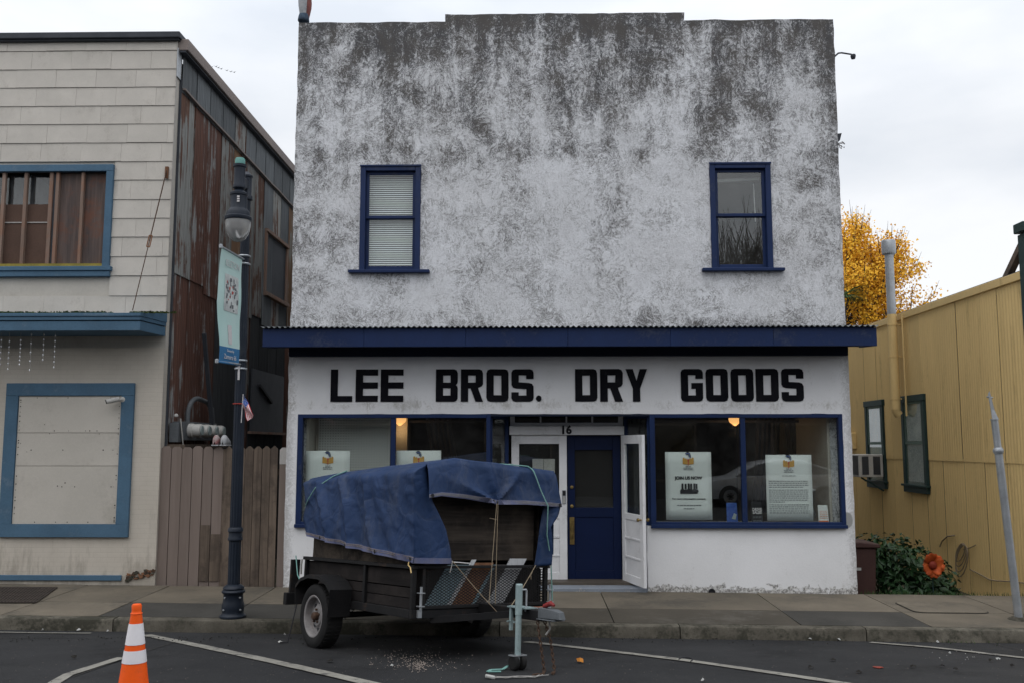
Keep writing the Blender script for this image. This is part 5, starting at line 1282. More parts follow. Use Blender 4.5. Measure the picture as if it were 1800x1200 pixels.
# small flag
q = P(427.5, 692, 11.13); e = P(424, 742, 11.13)
fg = thing('small_flag', 'little striped flag on a white stick taped to the lamp post', 'flag', e)
MB().tube([q, e], .006, 6).build('stick', 'flagwhite', fg)
mb = MB(); a0, a1 = P(428, 692, 11.12), P(427.5, 712, 11.12)
def ff(u, v):                                              # u along the fly (drooping), v across the stripes
    top = P(428, 693, 11.12).lerp(P(427, 716, 11.12), v); tip = P(447, 729, 11.06).lerp(P(436, 740, 11.08), v)
    p = top.lerp(tip, u); p.y += .03 * sin(u * 5 + v * 7); return p
for k in range(13): mb.grid(lambda u, v, k=k: ff(u, (k + v) / 13), 8, 1, k % 2)
mb.build('flag_cloth', ['flagred', 'flagwhite'], fg, smooth=60)
mb = MB(); mb.grid(lambda u, v: ff(u * .42, v * .54) + Vector((.0, -.004, 0)), 6, 4); mb.build('canton', 'flagblue', fg, smooth=60)
mb = MB()
for i in range(5):
    for j in range(3): c_ = ff(.05 + .075 * i, .09 + .17 * j) + Vector((0, -.008, 0)); mb.box(c_.x - .003, c_.x + .003, c_.y - .001, c_.y, c_.z - .003, c_.z + .003)
mb.build('stars', 'flagwhite', fg)
MB().lathe([(.0815, 0), (.0815, .01)], 24, (lx, ly, P(427, 709, 11.13).z)).build('tape', 'redink', fg)
# ================================================================== TRAILER
ex = Vector((.7801, .6213, -.0735)).normalized(); ey = Vector((-.6253, .7783, -.0577)); ey = (ey - ex * ex.dot(ey)).normalized(); ez = ex.cross(ey)
TO = Vector((-1.106, 8.725, .08))
TM = Matrix(((ex.x, ey.x, ez.x, TO.x), (ex.y, ey.y, ez.y, TO.y), (ex.z, ey.z, ez.z, TO.z), (0, 0, 0, 1)))
TW, TL = 1.645, 2.34
def gw(u, v):                                              # road height below a point of the trailer, in trailer terms
    p = TM @ Vector((u, v, 0)); return (TM.inverted() @ Vector((p.x, p.y, road_z(p.x, p.y)))).z
tr = thing('utility_trailer', 'black single axle utility trailer with mesh front, plank sides and tongue jack', 'trailer', mat=TM)
def T(mb, nm, mat, par=None, **k): return mb.build(nm, mat, par or tr, local=True, **k)
zr, zb = .895, .44
mb = MB()                                                  # steel frame
mb.box(0, TW, 0, .05, zb - .03, zb + .05); mb.box(0, TW, TL - .05, TL, zb - .03, zb + .05); mb.box(-.002, .05, .05, TL - .05, zb - .03, zb + .05); mb.box(TW - .05, TW + .002, .05, TL - .05, zb - .03, zb + .05)
for v in (.6, 1.2, 1.8): mb.box(.05, TW - .05, v, v + .05, zb - .04, zb + .0)
T(mb, 'frame', 'blacksteel', bevel=.004)
T(MB().box(.051, TW - .051, .051, TL - .051, zb + .01, zb + .04), 'deck', 'trailerplank')
for u0, u1 in ((-.012, .04), (TW - .04, TW + .012)):
    T(MB().box(u0, u1, -.02, TL + .02, zr - .035, zr), 'top_rail', 'blacksteel', bevel=.004)
T(MB().box(.041, TW - .041, -.02, .025, zr - .03, zr - .002), 'top_rail', 'blacksteel', bevel=.004)
for u in (0, TW - .042):
    for v in (.002, .92, TL - .05): T(MB().box(u, u + .042, v, v + .045, zb + .05, zr - .036), 'side_post', 'blacksteel', bevel=.003)
for u in (.043, TW - .068):
    for z0, z1 in ((zb + .052, .585), (.592, .682), (.692, .85)):
        T(MB().box(u - .01, u + .015, .05, TL - .06, z0, z1), 'side_plank', 'trailerplank', bevel=.003)
for z0, z1 in ((zb + .052, .66), (.67, .85)): T(MB().box(.05, TW - .05, TL - .04, TL - .015, z0, z1), 'tailgate_plank', 'trailerplank')
# front mesh gate in expanded metal
g0, g1 = .10, TW - .03; mz0, mz1 = zb + .055, zr - .032
mb = MB(); mb.box(g0, g0 + .03, -.015, .015, mz0, mz1); mb.box(g1 - .03, g1, -.015, .015, mz0, mz1); mb.box(g0 + .03, g1 - .03, -.015, .015, mz0, mz0 + .03)
T(mb, 'gate_frame', 'blacksteel', bevel=.003)
mb = MB(); dxm, dzm = .050, .027; x = g0 + .03
nx = int((g1 - g0 - .06) / dxm); nzm = int((mz1 - mz0 - .03) / dzm)
for i in range(nx):
    for j in range(nzm):
        cx, cz = g0 + .03 + dxm * (i + .5), mz0 + .03 + dzm * (j + .5)
        L, R_, Tp, Bt = (cx - dxm / 2, -.004, cz), (cx + dxm / 2, -.004, cz), (cx, .002, cz + dzm / 2), (cx, .002, cz - dzm / 2)
        for a, b in ((L, Tp), (Tp, R_), (R_, Bt), (Bt, L)):
            a, b = Vector(a), Vector(b); s = Vector((0, 0, .0042)); mb.add([a - s, b - s, b + s, a + s], [(0, 1, 2, 3)])
T(mb, 'mesh_panel', 'blacksteel', kind='stuff')
for u in (.075, TW - .0):
    mb = MB(); mb.tube([(u, -.035, zb + .05), (u, -.035, zb + .26)], .013, 8); mb.box(u - .03, u + .03, -.06, -.005, zb + .08, zb + .088); mb.box(u - .03, u + .03, -.06, -.005, zb + .20, zb + .208); mb.box(u - .02, u + .02, -.03, .0, zb - .02, zb + .05)
    T(mb, 'gate_pin', 'steel')
T(MB().box(.043, TW - .043, .082, .10, zb + .052, zr - .036), 'front_plank', 'trailerplank')
# wheels
WV = 1.56; WR = .325
def wheel(u, sgn):
    c_ = Vector((u, WV, gw(u, WV) + WR - .012))
    Mx = Matrix.Rotation(sgn * pi / 2, 3, 'Y')
    w = thing('w', '', '', (0, 0, 0)); 
    bpy.data.objects.remove(w)
    ty = T(MB().lathe([(.205, .085), (.225, .098), (.26, .105), (.295, .10), (.318, .085), (.325, .06), (.327, 0), (.325, -.06), (.318, -.085), (.295, -.10), (.26, -.105), (.225, -.098), (.205, -.085), (.205, .085)], 48, c_, Mx, cap=False), 'wheel', 'black', smooth=35)
    mb = MB()
    for k in range(48):
        g = 2 * pi * k / 48; d = Vector((0, cos(g), sin(g)))
        for s in (-1, 1): mb.beam(c_ + d * .326 + Vector((s * .075, 0, 0)), c_ + d * .326 + Vector((s * .02, 0, 0)), .012, .008, d)
    T(mb, 'tread', 'black', ty, kind='stuff')
    mb = MB(); n = 40; pr = [(.208, .088), (.214, .094), (.205, .096), (.192, .09), (.186, .06), (.182, .02), (.150, .012), (.13, .02), (.105, .035), (.095, .05), (.075, .052), (.05, .045), (.0, .045)]
    mb.lathe(pr, n, c_, Mx, cap=False); r_ = T(mb, 'rim', 'rim', ty, smooth=35)
    mb = MB()
    for k in range(8):
        g = 2 * pi * k / 8; p = Mx @ Vector((.128 * cos(g), .128 * sin(g), .021)); mb.lathe([(.027, 0), (.027, .004), (.0, .004)], 10, c_ + p, Mx, cap=False)
    T(mb, 'rim_holes', 'ink', ty)
    mb = MB(); mb.lathe([(.042, .04), (.042, .085), (.03, .10), (.0, .102)], 18, c_, Mx, cap=False)
    for k in range(5):
        g = 2 * pi * k / 5; mb.lathe([(.011, .05), (.011, .07), (.0, .075)], 6, c_ + Mx @ Vector((.066 * cos(g), .066 * sin(g), 0)), Matrix.Identity(3) @ Mx, cap=False)
    T(mb, 'hub', 'chain', ty, smooth=35)
    return c_
cL = wheel(-.14, -1); cR = wheel(TW + .14, 1)
mb = MB(); mb.tube([cL + Vector((.1, 0, 0)), cR - Vector((.1, 0, 0))], .03, 10)
for u in (.02, TW - .02):
    z = cL.z + .04
    for k in range(3): mb.tube([(u, WV - .36 + .08 * k, z + .08), (u, WV, z - .01 - .012 * k), (u, WV + .36 - .08 * k, z + .08)], .012, 6)
    mb.box(u - .03, u + .03, WV - .42, WV - .36, z + .05, zb - .03); mb.box(u - .03, u + .03, WV + .36, WV + .42, z + .05, zb - .03)
T(mb, 'axle', 'blacksteel')
for u0, u1 in ((-.265, -.012), (TW + .012, TW + .265)):
    L = [(-.38, .05), (-.41, .32), (-.30, .40), (-.12, .445), (.12, .445), (.30, .40), (.41, .32), (.38, .12)]
    o = MB(); pts = [Vector((u0, WV + a, cL.z + b - .03)) for a, b in L]
    for a, b in zip(pts, pts[1:]): o.add([a, b, b + Vector((u1 - u0, 0, 0)), a + Vector((u1 - u0, 0, 0))], [(0, 1, 2, 3)])
    u = u0 if u0 < 0 else u1
    for a, b in zip(pts, pts[1:]):
        w = Vector((u - u0, 0, 0)); o.add([a + w, b + w, b + w + Vector((0, 0, -.035)), a + w + Vector((0, 0, -.035))], [(0, 1, 2, 3)])
    T(o, 'fender', 'blacksteel', solid=.004)
# rear light bracket
for u0 in (-.20, TW + .02):
    mb = MB(); mb.box(u0, u0 + .18, TL - .02, TL + .06, .37, .50); T(mb, 'light_bracket', 'blacksteel', bevel=.006)
    T(MB().box(u0 + .03, u0 + .15, TL + .061, TL + .075, .40, .47), 'tail_light', 'redpaint')
T(MB().box(-.15, -.05, TL + .0, TL + .04, .50, .86), 'tailgate_ramp_bar', 'blacksteel')
# tongue, coupler
UC = TW / 2 - .02; zt = .505
mb = MB(); mb.box(UC - .045, UC + .045, -.98, .6, zt - .06, zt + .03); T(mb, 'tongue', 'blacksteel', bevel=.006)
mb = MB(); mb.beam((.25, .05, zb - .05), (UC - .04, -.55, zt - .03), .06, .06); mb.beam((TW - .25, .05, zb - .05), (UC + .04, -.55, zt - .03), .06, .06); T(mb, 'tongue_brace', 'blacksteel')
mb = MB(); mb.add([(UC - .05, -.93, zt - .035), (UC + .05, -.93, zt - .035), (UC + .05, -.93, zt + .06), (UC - .05, -.93, zt + .06), (UC - .05, -1.12, zt - .03), (UC + .05, -1.12, zt - .03), (UC + .045, -1.12, zt + .05), (UC - .045, -1.12, zt + .05), (UC - .035, -1.22, zt - .03), (UC + .035, -1.22, zt - .03), (UC + .03, -1.20, zt + .035), (UC - .03, -1.20, zt + .035)],
                  [(0, 3, 2, 1), (0, 1, 5, 4), (1, 2, 6, 5), (2, 3, 7, 6), (3, 0, 4, 7), (4, 5, 9, 8), (5, 6, 10, 9), (6, 7, 11, 10), (7, 4, 8, 11), (8, 9, 10, 11)])
mb.box(UC - .07, UC + .07, -1.17, -.93, zt - .045, zt - .036); cp = T(mb, 'coupler', 'greysteel', bevel=.008)
T(MB().tube([(UC, -.96, zt + .07), (UC, -1.05, zt + .10), (UC, -1.1, zt + .085)], [.02, .024, .012], 8), 'coupler_latch', 'redpaint', cp, smooth=60)
T(MB().tube([(.80, -.06, zb + .03), (TW - .1, -.06, zb + .03)], .014, 8), 'stowed_rod', 'orangerod', smooth=60)
# tongue jack with two little wheels
JU, JV = UC - .135, -.76; jg = gw(JU, JV)
mb = MB(); mb.tube([(JU, JV, jg + .48), (JU, JV, jg + .74)], .033, 16); mb.tube([(JU, JV, jg + .12), (JU, JV, jg + .50)], .028, 16); mb.lathe([(.034, 0), (.03, .012), (.0, .016)], 16, (JU, JV, jg + .74), cap=False)
jk = T(mb, 'jack', 'zinc', smooth=40)
T(MB().tube([(JU + .03, JV, jg + .70), (JU + .075, JV - .01, jg + .70), (JU + .08, JV - .01, jg + .69), (JU + .08, JV - .01, jg + .53), (JU + .065, JV - .01, jg + .51)], .009, 8), 'jack_crank', 'steel', jk, smooth=60)
mb = MB(); mb.box(JU - .075, JU + .075, JV - .04, JV + .04, jg + .125, jg + .135); mb.box(JU - .012, JU + .012, JV - .02, JV + .02, jg + .06, jg + .125); T(mb, 'caster_plate', 'steel', jk)
for s in (-1, 1): T(MB().lathe([(.02, -.024), (.055, -.024), (.068, -.014), (.070, 0), (.068, .014), (.055, .024), (.02, .024)], 24, (JU + s * .040, JV, jg + .068), Matrix.Rotation(pi / 2, 3, 'Y')), 'caster_wheel', 'black', jk, smooth=35)
mb = MB()
for du in (.0, -.11): 
    mb.box(UC - .085, UC - .06, JV + .09 - du * .9 - .015, JV + .09 - du * .9 + .015, zt - .17, zt + .05)
    mb.tube([(UC - .12, JV + .09 - du * .9, zt - .09), (UC - .04, JV + .09 - du * .9, zt - .09)], .008, 6)
mb.box(UC - .10, UC + .05, JV - .05, JV + .22, zt + .034, zt + .046); T(mb, 'jack_clamp', 'zinc', jk)
# safety chain: links one after the other
def chain(pts, nm, par, r=.0062, size=.036):
    mb = MB(); L = [Vector(p) for p in pts]; seg = []
    for a, b in zip(L, L[1:]):
        n = max(1, int((b - a).length / (size * .72)))
        seg += [(a.lerp(b, (k + .5) / n), (b - a).normalized()) for k in range(n)]
    for k, (p, d) in enumerate(seg):
        s = d.orthogonal().normalized(); s = s if k % 2 else d.cross(s)
        ring = [p + d * (size * .5 * cos(g)) + s * (size * .3 * sin(g)) for g in [2 * pi * q / 8 for q in range(9)]]
        mb.tube(ring, r, 5, cap=False)
    return T(mb, nm, 'chain', par, smooth=60)
def gl(u, v, h=.012): return Vector((u, v, gw(u, v) + h))
chain([(UC - .04, -.92, zt - .06), (UC - .045, -.96, .30), gl(UC - .02, -1.0), gl(UC - .12, -1.10), gl(UC - .22, -1.08)], 'safety_chain', cp)
chain([(UC + .04, -.92, zt - .06), (UC + .055, -.99, .28), gl(UC + .05, -1.06), gl(UC - .04, -1.13)], 'safety_chain', cp)
mb = MB(); mb.tube([(UC + .03, -1.0, zt - .04), (UC + .02, -1.02, .38), (UC - .01, -1.0, .33)], .01, 6); T(mb, 'hitch_pin', 'wire', cp)
# wiring loom lying on the road
rr = random.Random(12); base = [gl(UC - .16, -1.16), gl(UC - .26, -1.16), gl(UC - .36, -1.10), gl(UC - .48, -1.06), gl(UC - .56, -1.0)]
wl2 = thing('trailer_cable', 'pale bundled cable with white plug lying on the road below the hitch', 'cable', TM @ base[2])
mb = MB()
for k in range(4):
    mb.tube([TM @ (p + Vector((rr.uniform(-.035, .035), rr.uniform(-.035, .035), rr.uniform(0, .012)))) for p in base], .0038, 5)
mb.build('wires', 'wire', wl2, smooth=60)
MB().beam(TM @ base[-1], TM @ (base[-1] + Vector((-.07, .05, .015))), .04, .025).build('plug', 'litterwhite', wl2, bevel=.006)
gs = [gl(JU - .02, JV + .02, .10), gl(JU - .05, JV + .08, .03), gl(JU - .12, JV + .06), gl(JU - .22, JV + .10), gl(JU - .30, JV + .04), gl(JU - .2, JV - .02)]
o = MB()
for a, b in zip(gs, gs[1:]): o.beam(TM @ a, TM @ b, .03, .006)
tag(o.build('green_strap', 'greenstrap'), 'green webbing strap trailing on the road beside the jack wheels', 'strap')
# boards leaning behind the mesh
for u, w, dz, mt, lb in ((.15, .25, 0, 'bluewood', 'blue grey painted board behind the trailer mesh, leftmost of the leaning boards'), (.405, .05, .05, 'whitewood', 'narrow white edged board beside the blue board behind the mesh'),
                 (.46, .23, .02, 'rawwood', 'wide bare brown board behind the middle of the mesh'), (.695, .04, .0, 'bluewood', 'narrow pale strip of wood right of the wide brown board'), (.74, .13, 0, 'greywood', 'dull grey board behind the mesh beside the white one'), (.875, .21, .06, 'whitewood', 'wide white painted board behind the right half of the mesh')):
    v0, v1 = .045, .075; k = .34
    z0, z1 = zb + .05, zr + dz
    sh = .27
    def q(u_, z): return u_ + (z - z0) * sh / (zr - z0)
    mb = MB(); f = [(q(u, z0), v0, z0), (q(u + w, z0), v0, z0), (q(u + w, z1), v0, z1), (q(u, z1), v0, z1)]
    mb.prism([TM @ Vector(p) for p in f], ey * .02); tag(mb.build('leaning_board', mt, bevel=.002), lb, 'board', 'boards leaning behind the trailer mesh')

# plywood box carried in the trailer
pb = thing('plywood_box', 'tall box of dark weathered plywood sheets riding in the trailer under the tarp', 'box', mat=TM)
cu0, cu1, cv0, cv1 = .095, TW - .12, .10, 2.20; wt0, wt1 = 1.74, 1.83
T(MB().box(cu0, cu1, cv0, cv0 + .02, .935, wt1 - .02), 'front_sheet', 'darkply', pb, bevel=.003)
for u in (.03, TW - .05):
    T(MB().prism([(u, cv0 + .025, .86), (u, cv1, .86), (u, cv1, wt0 - .06), (u, cv0 + .025, wt1 - .06)], (.02, 0, 0)), 'side_sheet', 'darkply', pb)
T(MB().box(.052, TW - .052, cv1 - .02, cv1, .87, wt0 - .03), 'back_sheet', 'darkply', pb)

# tarp: one sheet pulled over the box
tarp = thing('blue_tarp', 'creased blue tarp with grommets tied over the loaded trailer', 'tarp', mat=TM)
def sm(t): t = min(max(t, 0), 1); return t * t * (3 - 2 * t)
def lerp(a, b, t): return a + (b - a) * t
def pl(pts, t):                                            # piecewise linear
    for (a, p), (b, q) in zip(pts, pts[1:]):
        if t <= b: return lerp(p, q, (t - a) / (b - a))
    return pts[-1][1]
def topw(v): return pl([(-.06, 1.845), (.4, 1.84), (1.5, 1.825), (2.1, 1.80), (2.6, 1.765)], v)
def hemw(v): return pl([(-.06, .915), (0, .925), (.8, .995), (1.55, 1.06), (2.34, 1.135)], v)
NV = 70
def crease(v, t):                                          # diagonal pull lines of the side sheet
    x = v + .42 * (1 - t)
    n = .058 * ((1 - abs(sin(x * 6.1 + 1.1 * noise.noise(Vector((v * 1.4, t * 1.2, 3))) ))) ** 2.2) * (.35 + .65 * sm((v - .2) / .7))
    n += .032 * noise.noise(Vector((x * 3.2, t * 1.4, 0))) + .013 * noise.noise(Vector((x * 9, t * 5, 2))) + .006 * noise.noise(Vector((x * 22, t * 12, 2)))
    n += .010 * (1 - abs(noise.noise(Vector((x * 2.5 + 9, t * 3.5, 5))) ) * 6) * (abs(noise.noise(Vector((x * 2.5 + 9, t * 3.5, 5)))) < .166)
    n += .012 * max(0, 1 - abs(t - .46 - .02 * sin(v * 3)) / .02) * 0
    return n
def side(s, t):                                            # s 0 front .. 1 rear, t 0 hem .. 1 ridge
    v = lerp(-.045, lerp(2.15, 2.56, t), s); w = lerp(hemw(v), topw(v), t)
    u = -.03 - .02 * (1 - t) * sm((v - 0) / .5) + .10 * sm((t - .86) / .14) ** 2
    b = crease(v, t) * (1 - sm((t - .9) / .1))
    rear = max(0, s - .965) / .035
    return Vector((u - b + .03 * rear, v - .0 + .05 * rear * sin(t * 6), w + .012 * noise.noise(Vector((v * 4, 9, 0))) * (1 - t)))
mb = MB(); mb.grid(side, NV, 40); 
def ridge(v): return side((v + .045) / (TL + .075), 1)
def top(s, t):                                             # over the top, ridge to far side
    a = side(s, 1); v = a.y
    far = Vector((TW - .02 + .04 * sm(1 - s), v, topw(v) + .02))
    p = a.lerp(far, t); hump = pl([(0, 0), (.2, .072), (.5, .045), (1, 0)], t) * (1 - .45 * s)
    p.z += max(0, hump) + .012 * noise.noise(Vector((v * 3, t * 5, 1))) * sin(pi * t)
    return p
mb.grid(top, 40, 26)
def rside(s, t):
    a = top(s, 1); v = a.y; return Vector((a.x + .05 * (1 - t) * sm(.3 - s), v, lerp(1.0 + .1 * s, a.z, t)))
mb.grid(rside, 30, 10)
GU, GW = .875, 1.50                                         # front grommet
def hemf(u): return pl([(.05, 1.52), (.2, 1.545), (.5, 1.53), (GU, 1.487), (1.25, 1.50), (1.72, 1.49)], u)
def front(a, t):                                           # front apron, t 0 hem .. 1 top
    q = top(0, a); uh = lerp(.045, 1.74, a); p = Vector((lerp(uh, q.x, t), -.05 - .0 * t, lerp(hemf(uh), q.z, t)))
    dx, dz = p.x - GU, p.z - GW; r = hypot(dx, dz); g = math.atan2(dz, dx)
    f = .075 * (1 - abs(sin(g * 3.2 + .5))) ** 1.6 * sm(r / .08) * max(0, 1 - r / .95) + .026 * noise.noise(Vector((p.x * 3.5, p.z * 4, 7))) + .012 * sin(p.x * 11 + p.z * 8) * (1 - t)
    lf = max(0, 1 - a / .16); f += .05 * lf * (1 - t)
    p.y -= (f + .045) * (1 - t) ** .4 * sm((1 - t) / .15)
    if t > .97: p.y = q.y
    return p
mb.grid(front, 80, 26)
def wrap(s, t):                                            # corner of the side sheet folded round the front
    a = side(0, 1 * t); edge = pl([(0, .385), (.12, .375), (.35, .30), (.62, .15), (.8, .11), (1, .10)], t)
    p = Vector((lerp(a.x, edge, s), lerp(a.y, -.075 + .055 * t, sm(s * 1.4)) - .02 * sin(s * 3) * (1 - t), lerp(a.z, a.z * .5 + .5 * lerp(.908, 1.84, t), s)))
    p.y -= .018 * sin(s * 5 + t * 6) * s
    return p
mb.grid(wrap, 16, 40)
def rflap(s, t):                                           # right hand tail hanging beside the front sheet
    l = pl([(0, 1.42), (.3, 1.47), (1, 1.555)], t); r = pl([(0, 1.62), (.25, 1.625), (.62, 1.60), (.8, 1.70), (1, 1.75)], t)
    return Vector((lerp(l, r, s), -.045 + .03 * sin(s * 4 + t * 2) - .02 * s, lerp(.875, 1.52, t) + .02 * s * (1 - t)))
mb.grid(rflap, 10, 24)
cl = T(mb, 'cloth', 'tarp', tarp, smooth=50, solid=.003)
bmod = cl.data
def strip(fn, n, w, off):
    m = MB()
    for i in range(n + 1):
        a = fn(i / n, 0); b = fn(i / n, w); m.v += [tuple(a + off), tuple(b + off)]
    for i in range(n): m.f.append((2 * i, 2 * i + 1, 2 * i + 3, 2 * i + 2)); m.mi.append(0)
    return m
T(strip(lambda s, t: side(s, t), 70, .062, Vector((-.006, 0, 0))), 'hem', 'hem', tarp, solid=.003)
T(strip(lambda s, t: front(s, t), 80, .11, Vector((0, -.006, 0))), 'hem', 'hem', tarp, solid=.003)
T(strip(lambda s, t: wrap(s, t), 16, .055, Vector((0, -.006, 0))), 'hem', 'hem', tarp, solid=.003)
def stitch(fn, n, ts, off):
    m = MB()
    for t in ts: m.tube([fn(i / n, t) + off for i in range(n + 1)], .0022, 4)
    return m
T(stitch(front, 80, (.035, .06, .085), Vector((0, -.009, 0))), 'stitching', 'wire', tarp)
T(stitch(side, 70, (.035, .052), Vector((-.009, 0, 0))), 'stitching', 'rope', tarp)
for s in (.02, .28, .56, .86):
    p = side(s, .03); T(MB().lathe([(.016, 0), (.018, .004), (.007, .004)], 12, p + Vector((-.008, 0, 0)), Matrix.Rotation(-pi / 2, 3, 'Y')), 'grommet', 'ink', tarp)
for a in (.02, .488, .985):
    p = front(a, .05); T(MB().lathe([(.018, 0), (.02, .004), (.008, .004)], 12, p + Vector((0, -.008, 0)), Matrix.Rotation(pi / 2, 3, 'X')), 'grommet', 'ink', tarp)
# ropes and straps
def rope(pts, r, mat, lb, nm='tie_rope', n=6):
    o = MB().tube([TM @ Vector(p) for p in pts], r, n).build(nm, mat, smooth=60); return tag(o, lb, 'rope')
gf = front(.488, .02)
def sag(a, b, k=.0, n=8): 
    a, b = Vector(a), Vector(b); return [a.lerp(b, i / n) + Vector((0, 0, -k * sin(pi * i / n))) for i in range(n + 1)]
rope(sag(gf + Vector((-.008, -.02, 0)), (UC - .06, -.20, zt + .035)), .0038, 'rope', 'left strand of the pale twine running from the front grommet to the tongue')
rope(sag(gf + Vector((.008, -.02, 0)), (UC + .0, -.22, zt + .035)), .0038, 'rope', 'right strand of the pale twine running from the front grommet to the tongue')
o = rope([gf + Vector((-.09, -.02, -.145)), gf + Vector((-.03, -.03, -.155)), gf + Vector((0, -.03, -.15)), gf + Vector((-.004, -.035, -.19))], .0038, 'rope', 'short knotted twine end tied round the front twine')
p = wrap(1, .03)
rope(sag(p + Vector((0, -.02, 0)), (UC - .05, -.32, zt - .03), .01), .0038, 'rope', 'twine from the left tarp corner slanting down to the tongue')
rope([p + Vector((0, -.02, 0)), p + Vector((-.01, -.03, -.04)), p + Vector((-.03, -.03, -.11))], .005, 'wire', 'loose pale twine end hanging from the left tarp corner')
p = rflap(0, .03)
rope(sag(p + Vector((0, -.02, 0)), (UC + .04, -.42, zt + .03), .01), .0045, 'rope', 'twine from the right tarp corner slanting down to the tongue')
rope([p + Vector((-.05, -.03, -.06)), p + Vector((-.075, -.035, -.1)), p + Vector((-.07, -.035, -.14))], .0045, 'rope', 'loose twine end hanging below the right tarp corner')
L = [top(.22, .42), top(.05, .55), top(.0, .72), top(0.0, .78)]; L = [q + Vector((0, -.0, .012)) for q in L]
q0 = front(.80, .95) + Vector((0, -.015, .005)); dn = [front(.80 + .02 * k / 5, .9 - .9 * k / 5) + Vector((0.015 * k, -.03, 0)) for k in range(6)]
rope(L + [q0] + dn + [(1.55, -.085, 1.2), (1.62, -.07, .96), (TW + .02, -.05, zb + .1)], .0065, 'greenstrap', 'pale green strap over the right front of the tarp')
L = [side(.62, 1) + Vector((0, 0, .012)), side(.70, .95), side(.82, .78), side(.93, .60), side(.985, .5)]; L = [L[0]] + [q + Vector((-.022, 0, 0)) for q in L[1:]]
rope(L, .007, 'greenstrap', 'green strap slanting across the rear of the tarp side')
rope([(-.10, TL + .02, .90), (-.13, TL - .12, .70), (-.10, TL - .35, .46), (-.09, TL - .42, .40)], .007, 'greenstrap', 'green strap hanging from the rear corner of the trailer to the wheel')
rope([(-.03, TL, .86), (-.045, TL - .02, .80), (-.04, TL - .02, .70)], .011, 'wire', 'white cord end hanging at the rear corner of the trailer')
p = side(.03, 0); rope([p + Vector((-.02, .0, .0)), p + Vector((-.025, .0, -.03)), p + Vector((-.02, -.03, -.05)), p + Vector((-.02, -.05, -.10))], .006, 'mustard', 'yellow cord end tied at the front hem of the tarp side')
pz = gl(-.30, TL - .35); rope([(-.15, TL - .2, .40), (-.22, TL - .25, .16), pz, pz + Vector((-.07, .06, 0))], .007, 'ink', 'thin black cable trailing to the road behind the left wheel')
# ================================================================== TRAFFIC CONE
cx, cyy = -2.93, 7.0; cz = road_z(cx, cyy)
cone = thing('traffic_cone', 'orange traffic cone with two white collars standing in the road', 'traffic cone', (cx, cyy, cz))
def conr(z): return .124 - (.124 - .033) * (z / .685)
CZ = Vector((cx, cyy, cz))
mb = MB(); mb.lathe([(conr(.03), .03), (conr(.64), .64), (conr(.64) + .004, .645), (conr(.67), .655), (.034, .668), (.036, .70), (.030, .712), (.018, .714)], 40, CZ); mb.build('body', 'coneorange', cone, smooth=40)
for a, b in ((.425, .575), (.295, .385)): MB().lathe([(conr(a) + .0032, a), (conr(b) + .0032, b)], 40, CZ, cap=False).build('collar', 'conewhite', cone, smooth=60)
mb = MB(); mb.prism([(cx + x, cyy + y, cz + .004) for x, y in rr_loop(.185, .185, .04)], (0, 0, .03)); mb.build('foot', 'coneorange', cone, bevel=.006)

# ================================================================== YELLOW BUILDING (right)
YX = 7.1; yb = thing('yellow_building', 'mustard corrugated metal building with dark green trim and tall sash windows', 'building', (YX, 13.2, -.4))
MB().box(YX + .03, 16, 13.2, 25, -.6, 4.35).build('wall_core', 'darkcap', yb)
rr = random.Random(33); y = 13.16; i = 0
while y < 24.5:
    w = .68 if i % 3 else .78
    for z0, z1, o in ((-.62, 1.86, .002), (1.82, 4.44, -.010)):
        nw = 9; ph = rr.uniform(-.004, .004)
        def f(u, v, y=y, w=w, z0=z0, z1=z1, o=o, ph=ph): return (YX + o + ph - .008 * cos(2 * pi * nw * u) , y + (w - (.012 if z0 < 1 else .008)) * u, z0 + (z1 - z0) * v)
        MB().grid(f, nw * 4, 1).build('wall_sheet', 'mustard', yb, smooth=60)
    y += w; i += 1
mb = MB(); mb.box(YX - .05, YX + .3, 13.15, 25, 4.44, 4.56); mb.build('roof_trim', 'mustard', yb, bevel=.006)
MB().box(YX - .03, YX + .2, 13.15, 25, 4.56, 4.575).build('roof_edge', 'darkcap', yb)
MB().box(YX + .05, 18, 13.2, 25, 4.45, 4.53).build('roof', 'steel', yb)
